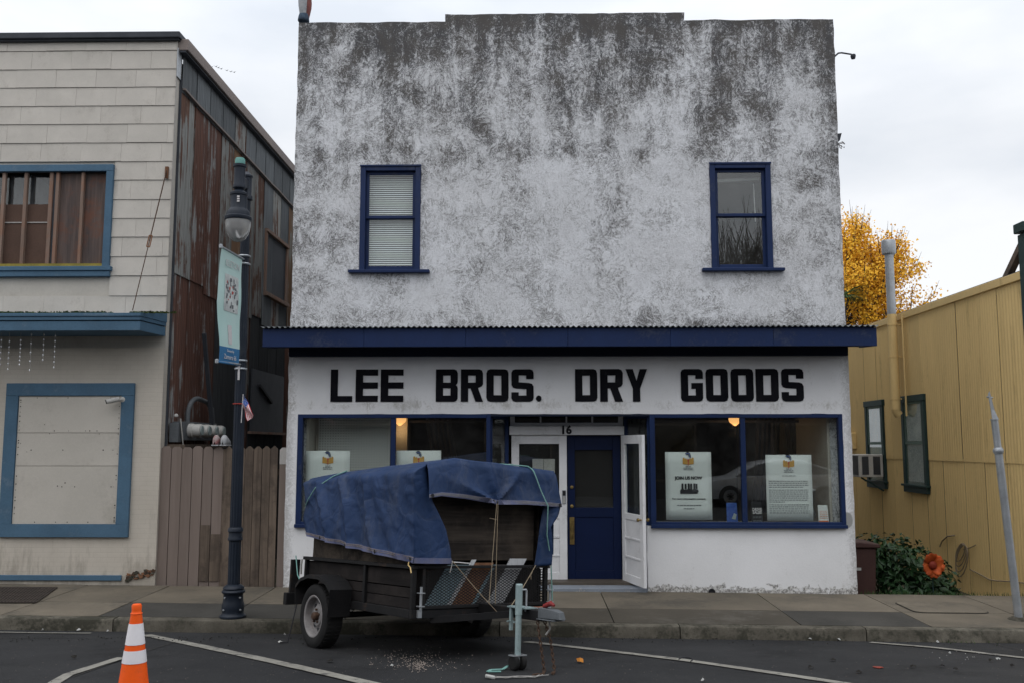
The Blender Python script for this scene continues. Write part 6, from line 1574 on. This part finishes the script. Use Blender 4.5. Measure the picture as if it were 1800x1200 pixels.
# false front with green trim, braced from the roof
MB().box(YX + .02, 18, 13.0, 13.14, -.3, 5.12).build('false_front', 'mustard', yb)
MB().box(YX - .06, YX + .1, 12.96, 13.17, -.3, 5.08).build('corner_trim', 'green', yb, bevel=.008)
MB().box(YX - .1, 18, 12.94, 13.2, 5.10, 5.24).build('parapet_cap', 'green', yb, bevel=.01)
MB().beam((YX + .08, 13.8, 4.56), (YX + .08, 13.2, 5.05), .10, .10, (1, 0, 0)).build('parapet_brace', 'gate', yb, bevel=.005)
MB().lathe([(.32, 0), (.32, .03)], 28, (YX + .42, 13.2, 4.88), Matrix.Rotation(-pi / 2, 3, 'X')).build('round_sign_back', 'darkcap', yb, smooth=40)
def ywin(y0, y1, z0, z1):
    f = MB(); t = .11; xa_, xb_ = YX - .055, YX - .0
    f.box(xa_, xb_, y0, y0 + t, z0 + .15, z1 - .12); f.box(xa_, xb_, y1 - t, y1, z0 + .15, z1 - .12); f.box(xa_ - .01, xb_, y0 - .02, y1 + .02, z1 - .12, z1); f.box(xa_ - .04, xb_, y0 - .04, y1 + .04, z0 + .11, z0 + .15); f.box(xa_ - .008, xb_, y0, y1, z0, z0 + .11)
    w = f.build('window', 'green', yb, bevel=.005)
    zm = (z0 + z1) / 2 + .02
    s = MB(); a, b = y0 + t, y1 - t
    for za_, zc_, xo in ((z0 + .15, zm + .03, YX - .028), (zm - .03, z1 - .12, YX - .04)):
        s.box(xo, xo + .02, a, a + .055, za_, zc_); s.box(xo, xo + .02, b - .055, b, za_, zc_); s.box(xo, xo + .02, a + .055, b - .055, za_, za_ + .05); s.box(xo, xo + .02, a + .055, b - .055, zc_ - .045, zc_)
    s.build('sash', 'sage', w)
    MB().box(YX - .03, YX - .027, a, b, z0 + .15, z1 - .12).build('pane', 'glass', w); MB().box(YX - .018, YX - .014, a, b, z0 + .15, z1 - .12).build('pale_backing', 'palepane', w)  # even pale sheet set close behind the glass
    return w
ywin(16.64, 17.66, 1.22, 3.0); ywin(18.58, 19.56, 1.22, 2.99)
# window air conditioner
ac = thing('air_conditioner', 'white window air conditioner jutting from the far yellow wall window', 'air conditioner', (6.8, 18.9, 1.45))
MB().box(6.56, 7.04, 18.62, 19.22, 1.45, 1.90).build('casing', 'acwhite', ac, bevel=.012)
for a, b in ((6.62, 6.75), (6.84, 6.98)):
    g = MB().box(a, b, 18.612, 18.619, 1.50, 1.86).build('grille', 'acdark', ac); mb = MB()
    for k in range(9): mb.box(a + .005, b - .005, 18.606, 18.611, 1.52 + k * .036, 1.536 + k * .036)
    mb.build('louvres', 'darkcap', g)
MB().box(6.552, 6.559, 18.66, 19.18, 1.49, 1.87).build('rear_grille', 'acdark', ac)
MB().beam((6.62, 18.7, 1.44), (7.06, 18.7, 1.18), .03, .03).build('bracket', 'green', ac)
# flue pipe
fp_ = thing('flue_pipe', 'tall flue pipe with metal cap rising beside the yellow wall', 'flue pipe', (6.92, 17.55, 2.6))
MB().tube([(6.92, 17.55, 2.75), (6.92, 17.55, 4.55)], .085, 18).build('painted_pipe', 'mustard', fp_, smooth=40)
MB().tube([(6.92, 17.55, 4.552), (6.92, 17.55, 5.86)], .08, 18).build('bare_pipe', 'steel', fp_, smooth=40)
mb = MB(); mb.lathe([(.085, 5.70), (.125, 5.72), (.13, 5.74), (.13, 5.96), (.12, 5.985), (.0, 5.99)], 20, (6.92, 17.55, 0)); mb.build('cap', 'steel', fp_, smooth=35)
MB().tube([(6.92, 17.55, 2.77), (6.925, 17.55, 2.72), (6.95, 17.55, 2.67), (6.97, 17.55, 2.645)], .08, 14).build('elbow', 'mustard', fp_, smooth=60)
mb = MB()
for z in (2.95, 3.75, 4.35): mb.lathe([(.092, -.015), (.092, .015)], 18, (6.92, 17.55, z)); mb.box(6.9, 7.1, 17.53, 17.57, z - .012, z + .012)
mb.build('pipe_straps', 'mustard', fp_)
MB().tube([(7.02, 17.32, 2.62), (7.02, 17.32, 4.5)], .018, 8).build('side_conduit', 'mustard', fp_)
MB().box(7.0, 7.09, 20.2, 20.5, 2.0, 2.35).build('wall_box', 'mustard', yb, bevel=.01)
# wire looped on the wall
def W(px, py): return PXW(px, py, YX - .03)
wr_ = thing('coiled_wire', 'pale wire coiled and nailed to the lower yellow wall', 'wire', W(1695, 980))
mb = MB(); mb.tube([W(1652, 960), W(1656, 950), W(1665, 942), W(1678, 940)], .012, 6)
rr = random.Random(5)
for k in range(4):
    c_ = (1688 + k * 2, 970 + 5 * k); mb.tube([W(c_[0] + (7 + k) * cos(g) - .3 * 14 * sin(g), c_[1] + (16 + 4 * k) * sin(g)) + Vector((-.01 * k, 0, 0)) for g in [2 * pi * q / 14 for q in range(15)]], .009, 5)
mb.tube([W(1694, 965), W(1705, 962), W(1715, 957)], .009, 5); mb.tube([W(1705, 1000), W(1722, 1008), W(1740, 1018), W(1752, 1020), W(1775, 1021), W(1800, 1024)], .010, 5)
mb.build('wire', 'rope', wr_, smooth=60)

# ================================================================== BESIDE THE STORE
bn_ = thing('wheelie_bin', 'brown lidded bin half hidden behind the store corner', 'bin', (4.86, 14.2, -.35))
mb = MB(); mb.add([(4.60, 13.95, -.6), (5.06, 13.95, -.6), (5.06, 14.45, -.6), (4.60, 14.45, -.6), (4.56, 13.9, .58), (5.10, 13.9, .58), (5.10, 14.5, .58), (4.56, 14.5, .58)], [(0, 3, 2, 1), (4, 5, 6, 7), (0, 1, 5, 4), (1, 2, 6, 5), (2, 3, 7, 6), (3, 0, 4, 7)])
mb.build('body', 'binbrown', bn_, bevel=.015)
mb = MB(); mb.prism([(4.53, 13.86, .585), (5.16, 13.86, .585), (5.14, 13.86, .645), (4.85, 13.86, .675), (4.55, 13.86, .645)], (0, .68, 0)); mb.build('lid', 'binbrown', bn_, bevel=.015)
MB().tube([(4.6, 14.56, .58), (5.05, 14.56, .58)], .02, 8).build('handle', 'binbrown', bn_)
MB().box(4.80, 4.87, 13.905, 13.915, .26, .30).build('sticker', 'litterwhite', bn_)
# shrub of many leaves
sb = thing('leafy_shrub', 'dense dark green shrub between the brown bin and yellow wall', 'shrub', (5.8, 14.8, -.6))
rr = random.Random(9); mb = MB(); st = MB()
blobs = [(5.45, 14.6, .25, .38), (5.85, 14.7, .22, .42), (6.2, 14.6, .0, .38), (5.6, 14.4, -.15, .40), (6.05, 14.35, -.2, .38), (6.3, 14.5, -.3, .28), (5.3, 14.8, .35, .34), (5.75, 15.1, .3, .42), (5.4, 14.1, -.4, .3), (5.9, 14.0, -.42, .30)]
for bx_, by_, bz_, br_ in blobs:
    for k in range(430):
        d = Vector((rr.gauss(0, 1), rr.gauss(0, 1), rr.gauss(0, 1))).normalized() * br_ * rr.uniform(.45, 1.06)
        p = Vector((bx_, by_, bz_)) + d
        if p.z < -.62: continue
        n_ = (d.normalized() + Vector((rr.uniform(-.9, .9), rr.uniform(-.9, .9), rr.uniform(-.3, 1.0)))).normalized(); a = n_.orthogonal().normalized(); a = Matrix.Rotation(rr.uniform(0, 6.3), 3, n_) @ a; b = n_.cross(a); s = rr.uniform(.024, .052)
        mb.add([p - a * s * 1.3, p - b * s * .7 + n_ * .008, p + a * s * 1.5, p + b * s * .7 + n_ * .008], [(0, 1, 2, 3)])
    st.tube([(bx_ * .5 + 2.9, 14.8, -.62), (bx_, by_, bz_)], [.015, .005], 5)
mb.build('foliage', 'leaf', sb, kind='stuff'); st.build('stem', 'bark', sb)
# big metal flower on a stake
FC = P(1638.5, 992, 13.95); r0 = .105
flw = thing('metal_flower', 'large orange metal flower on a stake in front of the shrub', 'garden ornament', (FC.x, FC.y, -.6))
for k in range(7):
    g = 2 * pi * k / 7 + .2; a = Vector((cos(g), 0, sin(g))); b = Vector((-sin(g), 0, cos(g)))
    def pf(u, v, a=a, b=b, k=k): 
        w = .088 * sin(pi * (.12 + .76 * u)) ** .8; e = 2 * v - 1
        return FC + a * (.03 + (.125 + .014 * (k % 3)) * u * (1 - .10 * (1 - abs(e)) ** 3)) + b * (w * e) + Vector((0, .014 * (k % 2) + .02 - .075 * sin(1.7 * u) - .022 * e * e, 0))
    MB().grid(pf, 6, 4).build('petal', 'petal', flw, smooth=60, solid=.003)
MB().lathe([(.0, .03), (.035, .03), (.055, .012), (.06, -.0)], 18, FC + Vector((0, -.03, 0)), Matrix.Rotation(pi / 2, 3, 'X'), cap=False).build('centre', 'petaldark', flw, smooth=60)
MB().tube([FC + Vector((0, .02, 0)), (FC.x + .02, FC.y + .02, -.62)], .008, 6).build('stake', 'green', flw)
# leaning broken sign pole
b0 = hit(1791, 1088, walk_z); t0 = P(1748, 735, b0.y - .02); t1 = P(1742, 715, b0.y - .02)
pole = thing('bent_pole', 'leaning galvanised post with a broken pointed top by the kerb', 'post', b0)
d = (t0 - b0).normalized()
MB().tube([b0 - d * .02, t0 - d * .42], .047, 20).build('shaft', 'steel', pole, smooth=40)
MB().tube([t0 - d * .44, t0 - d * .41, t0 - d * .39, t0 - d * .36], [.05, .062, .062, .048], 20).build('sleeve', 'steel', pole, smooth=40)
MB().tube([t0 - d * .37, t0 - d * .01], .042, 20).build('upper_tube', 'steel', pole, smooth=40)
mb = MB(); mb.tube([t0 - d * .015, t0], .05, 20); mb.build('ring', 'steel', pole, smooth=40)
mb = MB(); mb.prism([t0 + Vector((-.04, -.03, 0)), t0 + Vector((.035, -.03, 0)), t0 + Vector((.0, -.02, .10)), t1 + Vector((-.015, -.02, .20)), t1 + Vector((-.035, -.02, .16)), t0 + Vector((-.045, -.02, .12))], (0, .012, 0)); mb.tube([t1 + Vector((-.05, -.01, .13)), t1 + Vector((.02, -.01, .12))], .01, 6); mb.build('torn_top', 'steel', pole)
mb = MB()
for k in range(2): mb.lathe([(.13 - .03 * k, 0), (.10 - .02 * k, .02)], 16, b0 + Vector((0, 0, .001 + .012 * k)))
mb.build('footing', 'kerb', pole)

# ================================================================== TREES
def branch(mb, p, d, L, r, depth, tips, rr, up=.15, spread=.55, nkids=(2, 3), nside=5):
    n = 4; pts = [p]; q = p.copy(); dd = d.copy()
    for i in range(n):
        dd = (dd + Vector((rr.uniform(-1, 1), rr.uniform(-1, 1), rr.uniform(-.5, 1))) * .12 + Vector((0, 0, up * .1))).normalized(); q = q + dd * L / n; pts.append(q.copy())
    mb.tube(pts, [r * (1 - .45 * i / n) for i in range(n + 1)], nside if depth > 1 else 4, cap=False)
    tips += [(pts[k], dd, depth) for k in ((2, 3, 4) if depth < 2 else (4,))]
    if depth <= 0: return
    for k in range(rr.randint(*nkids) + 1):
        b = pts[rr.choice((2, 3, 4, 4))]; a = Matrix.Rotation(rr.uniform(0, 6.3), 3, dd) @ (dd.orthogonal().normalized())
        nd_ = (dd + a * rr.uniform(spread * .5, spread * 1.3)).normalized(); branch(mb, b, nd_, L * rr.uniform(.62, .85), r * .55, depth - 1, tips, rr, up, spread, nkids, nside)
rr = random.Random(17)
gk = thing('ginkgo_tree', 'golden yellow autumn tree rising behind the stucco store and yellow building', 'tree', (9.2, 26.5, -.6))
mb = MB(); tips = []; base = Vector((9.1, 26.5, -.05))
mb.tube([base, base + Vector((.05, 0, 2.5))], [.24, .19], 10)
for k in range(17):
    z = 2.2 + k * .225; g = k * 2.4
    branch(mb, base + Vector((.05, 0, z)), Vector((cos(g) * .82, sin(g) * .7, .92)).normalized(), 2.0 - .045 * k, .07, 2, tips, rr, .3, .55, (2, 3))
mb.tube([base + Vector((.05, 0, 2.5)), base + Vector((0, 0, 5.0)), base + Vector((.15, 0, 7.0))], [.19, .10, .03], 8)
branch(mb, base + Vector((.05, 0, 5.0)), Vector((.25, 0, 1)).normalized(), 1.6, .06, 2, tips, rr, .6, .5)
mb.build('branches', 'bark', gk, smooth=60)
lf = MB(); tw = MB()
ok = [t for t in tips if t[2] <= 1]
for p, d, dep in ok:
    hi = max(0, (p.z - 7.6) / 2.0); nleaf = int(rr.uniform(38, 74) * (1 - .62 * min(1, hi)))
    for k in range(nleaf):
        q = p + Vector((rr.gauss(0, .15), rr.gauss(0, .15), rr.gauss(-.02, .14))); n_ = Vector((rr.uniform(-1, 1), rr.uniform(-1.2, .4), rr.uniform(-.4, 1))).normalized()
        a = Matrix.Rotation(rr.uniform(0, 6.3), 3, n_) @ n_.orthogonal().normalized(); b = n_.cross(a); s = rr.uniform(.027, .052)
        lf.add([q - a * s * .6, q + a * s * .6 + b * s * .9, q + a * s * .9, q + a * s * .6 - b * s * .9], [(0, 3, 2, 1)])
    if dep == 0: tw.tube([p, p + (d + Vector((0, 0, .8))).normalized() * rr.uniform(.2, .6)], [.008, .003], 4)
lf.build('leaves', 'ginkgo', gk, kind='stuff'); tw.build('twigs', 'bark', gk, kind='stuff')
# fan palm just showing past the wall edge
pm = thing('fan_palm', 'green palm fronds poking past the right wall edge of the store', 'palm tree', (8.32, 24.6, -.6))
MB().tube([(8.32, 24.6, -.6), (8.32, 24.6, 6.0)], [.2, .16], 10).build('trunk', 'bark', pm, smooth=60)
for k in range(12):
    g = k * 2 * pi / 12 + .12; o_ = Vector((8.32, 24.6, 6.05)); out = Vector((cos(g), sin(g), .12 + .25 * (k % 3 - 1))).normalized(); m = MB(); hub = o_ + out * .32
    m.tube([o_, hub], .014, 5)
    sd = out.cross(Vector((0, 0, 1))).normalized()
    for j in range(-8, 9):
        h_ = j / 8 * 1.25; v = (out * cos(h_) + sd * sin(h_)); e = hub + v * (.62 - .12 * abs(j) / 8) + Vector((0, 0, -.10)); w = Vector((0, 0, 1)).cross(v).normalized() * .016; mid = hub.lerp(e, .5) + Vector((0, 0, .05))
        m.add([hub, mid + w, e, mid - w], [(0, 1, 2, 3)])
    m.build('frond', 'palm', pm)

# ================================================================== ACROSS THE STREET (seen only mirrored in the panes)
bt_src = None
for k, (x, y, s, rz, lb) in enumerate(((9.4, -15, 1.8, 0, 'bare winter tree across the street mirrored in the right upper window'), (12.5, -17, 1.08, 1.3, 'bare winter tree further right across the street mirrored in the glass'),
        (7.5, -20, 1.18, 3.9, 'bare winter tree set further back across the street'), (10.6, -18.5, 1.08, 5.1, 'bare winter tree standing close between two others across the street'), (14.5, -21, 1.2, .4, 'bare winter tree furthest back across the street'))):
    if k == 0:
        t = thing('bare_tree', lb, 'tree', (x, y, 0), group='bare trees across the street'); rr = random.Random(40)
        mb = MB(); tips = []; mb.tube([(x, y, -.3), (x + .1, y, 3.2)], [.3, .22], 8)
        for q in range(8): g = q * 2.4; branch(mb, Vector((x + .1, y, 2.2 + .18 * q)), Vector((cos(g) * .7, sin(g) * .7, .9)).normalized(), 2.9, .13, 4, tips, rr, .5, .5, (3, 3), 4)
        mb.build('branches', 'bark', t); bt_src = t
    else:
        t = bt_src.copy(); COL.objects.link(t); t['label'] = lb
        for ch in bt_src.children:
            c_ = ch.copy(); COL.objects.link(c_); c_.parent = t; c_.matrix_parent_inverse = ch.matrix_parent_inverse.copy()
        t.matrix_basis = Matrix.Translation((x, y, 0)) @ Matrix.Rotation(rz, 4, 'Z') @ Matrix.Scale(s, 4)
opp = thing('added_opposite_building', 'dark low brick building across the street mirrored in the shop glass', 'building', (0, -8, 0))
MB().box(-26, 26, -14.5, -8.2, -.4, 7.0).build('wall', 'oppositedark', opp); MB().box(-26.1, 26.1, -14.6, -8.05, 7.0, 7.3).build('cornice', 'darkcap', opp)  # unseen block, raised and darkened to cut low sky light and glass reflections
for k in range(9):
    x = -22 + 5.4 * k; w = MB().box(x - 1.3, x + 1.3, -8.2, -8.12, .7, 2.9).build('window', 'gate', opp); MB().box(x - 1.2, x + 1.2, -8.12, -8.10, .8, 2.8).build('pane', 'carglass', w)
# silver car parked behind the camera
CX, CY = 7.4, -1.9; g0_ = road_z(7, -1)
car = thing('parked_car', 'silver sedan parked across the street mirrored in the right shop window', 'car', (CX, CY, g0_))
prof = [(-2.28, .42, .62, .80), (-2.2, .28, .76, .86), (-1.7, .24, .86, .89), (-1.0, .22, .93, .90), (-.8, .22, .95, .90), (0, .22, .97, .90), (.9, .22, .98, .90), (1.7, .26, 1.0, .88), (2.15, .30, .98, .85), (2.3, .44, .80, .78)]
mb = MB(); k0 = 0
secs = []
for x, zl, zb3, w in prof: secs.append([(x, -w * .92, zl), (x, -w, (zl + zb3) / 2), (x, -w * .97, zb3 - .03), (x, -w * .84, zb3), (x, 0, zb3 + .03), (x, w * .84, zb3), (x, w * .97, zb3 - .03), (x, w, (zl + zb3) / 2), (x, w * .92, zl)])
for s in secs: mb.v += [(CX + a, CY + b, g0_ + c_) for a, b, c_ in s]
for i in range(len(secs) - 1):
    for j in range(8): mb.f.append((i * 9 + j, i * 9 + j + 1, (i + 1) * 9 + j + 1, (i + 1) * 9 + j)); mb.mi.append(0)
mb.f += [tuple(range(9)), tuple(range((len(secs) - 1) * 9, len(secs) * 9))]; mb.mi += [0, 0]; mb.build('body', 'carpaint', car, smooth=50)
cab = [(-1.25, .92, .93, .74), (-.55, .96, 1.32, .66), (.1, .97, 1.44, .62), (.8, .98, 1.42, .62), (1.35, .99, 1.24, .66), (1.95, 1.0, 1.02, .74)]
mb = MB(); gm = MB(); S2 = []
for x, zl, zt2, w in cab: S2.append([(x, -.80, zl), (x, -w, zt2 - .05), (x, -w * .8, zt2), (x, w * .8, zt2), (x, w, zt2 - .05), (x, .80, zl)])
for s in S2: mb.v += [(CX + a, CY + b, g0_ + c_) for a, b, c_ in s]
for i in range(len(S2) - 1):
    for j in (1, 2, 3): mb.f.append((i * 6 + j, i * 6 + j + 1, (i + 1) * 6 + j + 1, (i + 1) * 6 + j)); mb.mi.append(0)
mb.build('roof', 'carpaint', car, smooth=50)
gm.v = list(mb.v)
for i in range(len(S2) - 1):
    for j in (0, 4): gm.f.append((i * 6 + j, i * 6 + j + 1, (i + 1) * 6 + j + 1, (i + 1) * 6 + j)); gm.mi.append(0)
gm.build('side_windows', 'carglass', car)
for x in (-1.42, 1.38):
    for s in (-1, 1):
        c_ = Vector((CX + x, CY + s * .82, g0_ + .33)); Mx = Matrix.Rotation(-s * pi / 2, 3, 'X')
        w = MB().lathe([(.2, -.09), (.30, -.10), (.33, -.07), (.33, .07), (.30, .10), (.2, .09)], 28, c_, Mx).build('wheel', 'black', car, smooth=40); r_ = MB().lathe([(.21, .085), (.2, .1), (.06, .085), (.0, .09)], 20, c_, Mx, cap=False)
        for k in range(7): g = 2 * pi * k / 7; r_.beam(c_ + Mx @ Vector((.05 * cos(g), .05 * sin(g), .1)), c_ + Mx @ Vector((.2 * cos(g), .2 * sin(g), .105)), .04, .02)
        r_.build('rim', 'steel', w)
for x in (-.15, .95): MB().box(CX + x, CX + x + .2, CY + .9, CY + .93, g0_ + .80, g0_ + .835).build('door_handle', 'steel', car)

# ================================================================== SMALL THINGS ON THE GROUND
def scrap(name, px, py, s, mat, lb, cat, fz=road_z, grp=None, h=.012, seed=0):
    c_ = hit(px, py, fz); r2 = random.Random(seed); L = []
    n = 7
    for k in range(n): g = 2 * pi * k / n; q = s * r2.uniform(.55, 1.1); L.append((c_.x + q * cos(g), c_.y + q * sin(g) * 1.1, c_.z + .011 + r2.uniform(0, h)))
    ctr = (c_.x, c_.y, c_.z + .012 + h * 1.2); mb = MB(); mb.add([ctr] + L, [(0, k + 1, (k + 1) % n + 1) for k in range(n)])
    return tag(mb.build(name, mat, solid=.002), lb, cat, grp)
scrap('fallen_leaf', 1020, 1164, .045, 'litterorange', 'single orange leaf on the road right of the hitch', 'leaf', seed=1, h=.03)
for k, (px, py, s, lb) in enumerate(((500, 1117, .03, 'white scrap of paper in the gutter left of the trailer'), (492, 1131, .05, 'flat pale scrap on the road left of the trailer wheel'), (689, 1173, .035, 'white scrap on the road beside the spilled gravel under the trailer'),
             (1235, 1198, .035, 'white crumpled scrap on the road near the lower stall line'), (1424, 1125, .05, 'white scrap in the gutter below the shop window'), (1475, 1126, .04, 'pale scrap in the gutter below the store corner'), (1648, 1130, .04, 'white scrap in the gutter below the yellow wall'),
             (189, 1111, .03, 'white scrap in the gutter left of the cone'), (75, 1109, .03, 'tiny white scrap in the gutter near the left edge'), (138, 1109, .06, 'pale crushed scrap in the gutter before the grey building'), (1755, 1161, .04, 'pale scrap on the road near the right edge'), (1670, 1150, .025, 'tiny white scrap beside the right stall line'))):
    scrap('paper_scrap', px, py, s * .55, 'litterwhite', lb, 'litter', grp='litter scraps on the road', seed=10 + k, h=.02)
for k, (px, py, s, lb) in enumerate(((1028, 1119, .05, 'black and white crushed packet against the kerb'), (1050, 1119, .06, 'brown crumpled paper against the kerb right of the trailer'))):
    scrap('crushed_packet', px, py, s, 'orangeink' if k else 'ink', lb, 'litter', seed=30 + k, h=.05)
for k, (px, py, s, lb) in enumerate(((1425, 1175, .06, 'dark leaf on the road above the lower stall line'), (1465, 1162, .06, 'dark curled leaf right of the middle of the road'), (1510, 1183, .05, 'dark leaf left below the red paint mark'), (1605, 1174, .05, 'dark leaf just right of the red paint mark'), (1656, 1173, .05, 'black leaf on the road right of the red mark'),
             (1680, 1179, .05, 'dark leaf furthest down on the right of the road'), (1742, 1163, .05, 'dark leaf near the right edge of the road'), (1780, 1172, .04, 'dark leaf at the right edge of the road'), (130, 1157, .05, 'dark leaf on the road left of the cone'), (580, 1164, .06, 'dark leaf on the road left of the spilled gravel'))):
    scrap('dark_leaf', px, py, s * .55, 'litterdark', lb, 'leaf', grp='dark leaves on the road', seed=50 + k, h=.02)
rr = random.Random(77)
def scatter(name, n, fn, smin, smax, mat, lb, fz):
    mb = MB()
    for k in range(n):
        px, py = fn(); c_ = hit(px, py, fz); s = rr.uniform(smin, smax); z = c_.z + .010
        a = rr.uniform(0, 6.3); L = [Vector((c_.x + s * cos(a + g) * rr.uniform(.6, 1), c_.y + s * sin(a + g) * rr.uniform(.6, 1), z)) for g in (0, 1.6, 3.1, 4.7)]
        t_ = Vector((c_.x, c_.y, z + s * .8)); mb.add(L + [t_], [(0, 1, 4), (1, 2, 4), (2, 3, 4), (3, 0, 4)])
    o = mb.build(name, mat); o['kind'] = 'stuff'; o['label'] = lb; return o
def gsp():
    return (730 + rr.gauss(0, 42), 1160 + rr.gauss(0, 9)) if rr.random() < .6 else (738 + rr.gauss(0, 10), 1171 + rr.gauss(0, 6))
scatter('spilled_gravel', 420, gsp, .003, .011, 'gravel', 'pale gravel spilled on the road under the trailer front', road_z)
scatter('gutter_debris', 420, lambda: (rr.uniform(-20, 1820), 1112 + .0125 * rr.uniform(-20, 1820) * 0 + 8 + abs(rr.gauss(0, 5))), .004, .016, 'litterdark', 'dark leaf crumbs and grit along the gutter', road_z)
scatter('road_grit', 500, lambda: (rr.uniform(-20, 1820), rr.uniform(1125, 1200)), .003, .007, 'gravel', 'small pale grit strewn over the asphalt', road_z)
scatter('glass_crumbs', 22, lambda: (1700 + rr.gauss(0, 40), 1153 + rr.gauss(0, 6)), .004, .009, 'litterwhite', 'white crumbs by the right stall line', road_z)
mb = MB()
for k in range(420):
    px = rr.choice((1665, 1675, 1735, 1745, 1700)) + rr.gauss(0, 9); c_ = hit(px, 1120 + rr.gauss(4, 3), road_z); a = rr.uniform(0, 6.3); h_ = rr.uniform(.02, .06); w = .004
    mb.add([c_ + Vector((-w, 0, 0)), c_ + Vector((w, 0, 0)), c_ + Vector((cos(a) * .03, sin(a) * .03, h_))], [(0, 1, 2)])
for k in range(500):
    x = rr.uniform(4.7, 9.5); y = YB + rr.uniform(.0, .12); a = rr.uniform(0, 6.3); h_ = rr.uniform(.02, .07); c_ = Vector((x, y, walk_z(x, YB) - .03))
    mb.add([c_ + Vector((-.005, 0, 0)), c_ + Vector((.005, 0, 0)), c_ + Vector((cos(a) * .03, sin(a) * .02, h_ + .02))], [(0, 1, 2)])
o = mb.build('kerb_weeds', 'grass'); o['kind'] = 'stuff'; o['label'] = 'thin green grass tufts in the gutter and pavement edge'
MB().tube([hit(1205 + 12 * cos(g), 1161 + 4 * sin(g), road_z) + Vector((0, 0, .012)) for g in [3.4 + q * .3 for q in range(13)]], .006, 5).build('wire_loop', 'ink'); tag(bpy.data.objects['wire_loop'], 'thin dark wire loop lying on the road by the stall line', 'wire')
# a few birds far off
for k, (px, py) in enumerate(((371, 118), (379, 117), (383, 119), (388, 121), (398, 124), (405, 126), (411, 127))):
    q = P(px, py, 90); mb = MB(); s = .22; mb.add([q + Vector((-s, 0, .08)), q + Vector((-s * .3, .1, .0)), q + Vector((0, 0, -.02)), q + Vector((s * .3, .1, 0)), q + Vector((s, 0, .09)), q + Vector((0, .25, 0))], [(0, 1, 2), (2, 3, 4), (1, 5, 2), (2, 5, 3)])
    tag(mb.build('bird', 'ink'), 'tiny dark bird over the left roof, ' + ('first', 'second', 'third', 'middle', 'third last', 'second last', 'last')[k] + ' from the left in its flock', 'bird', 'flock of birds in the sky')
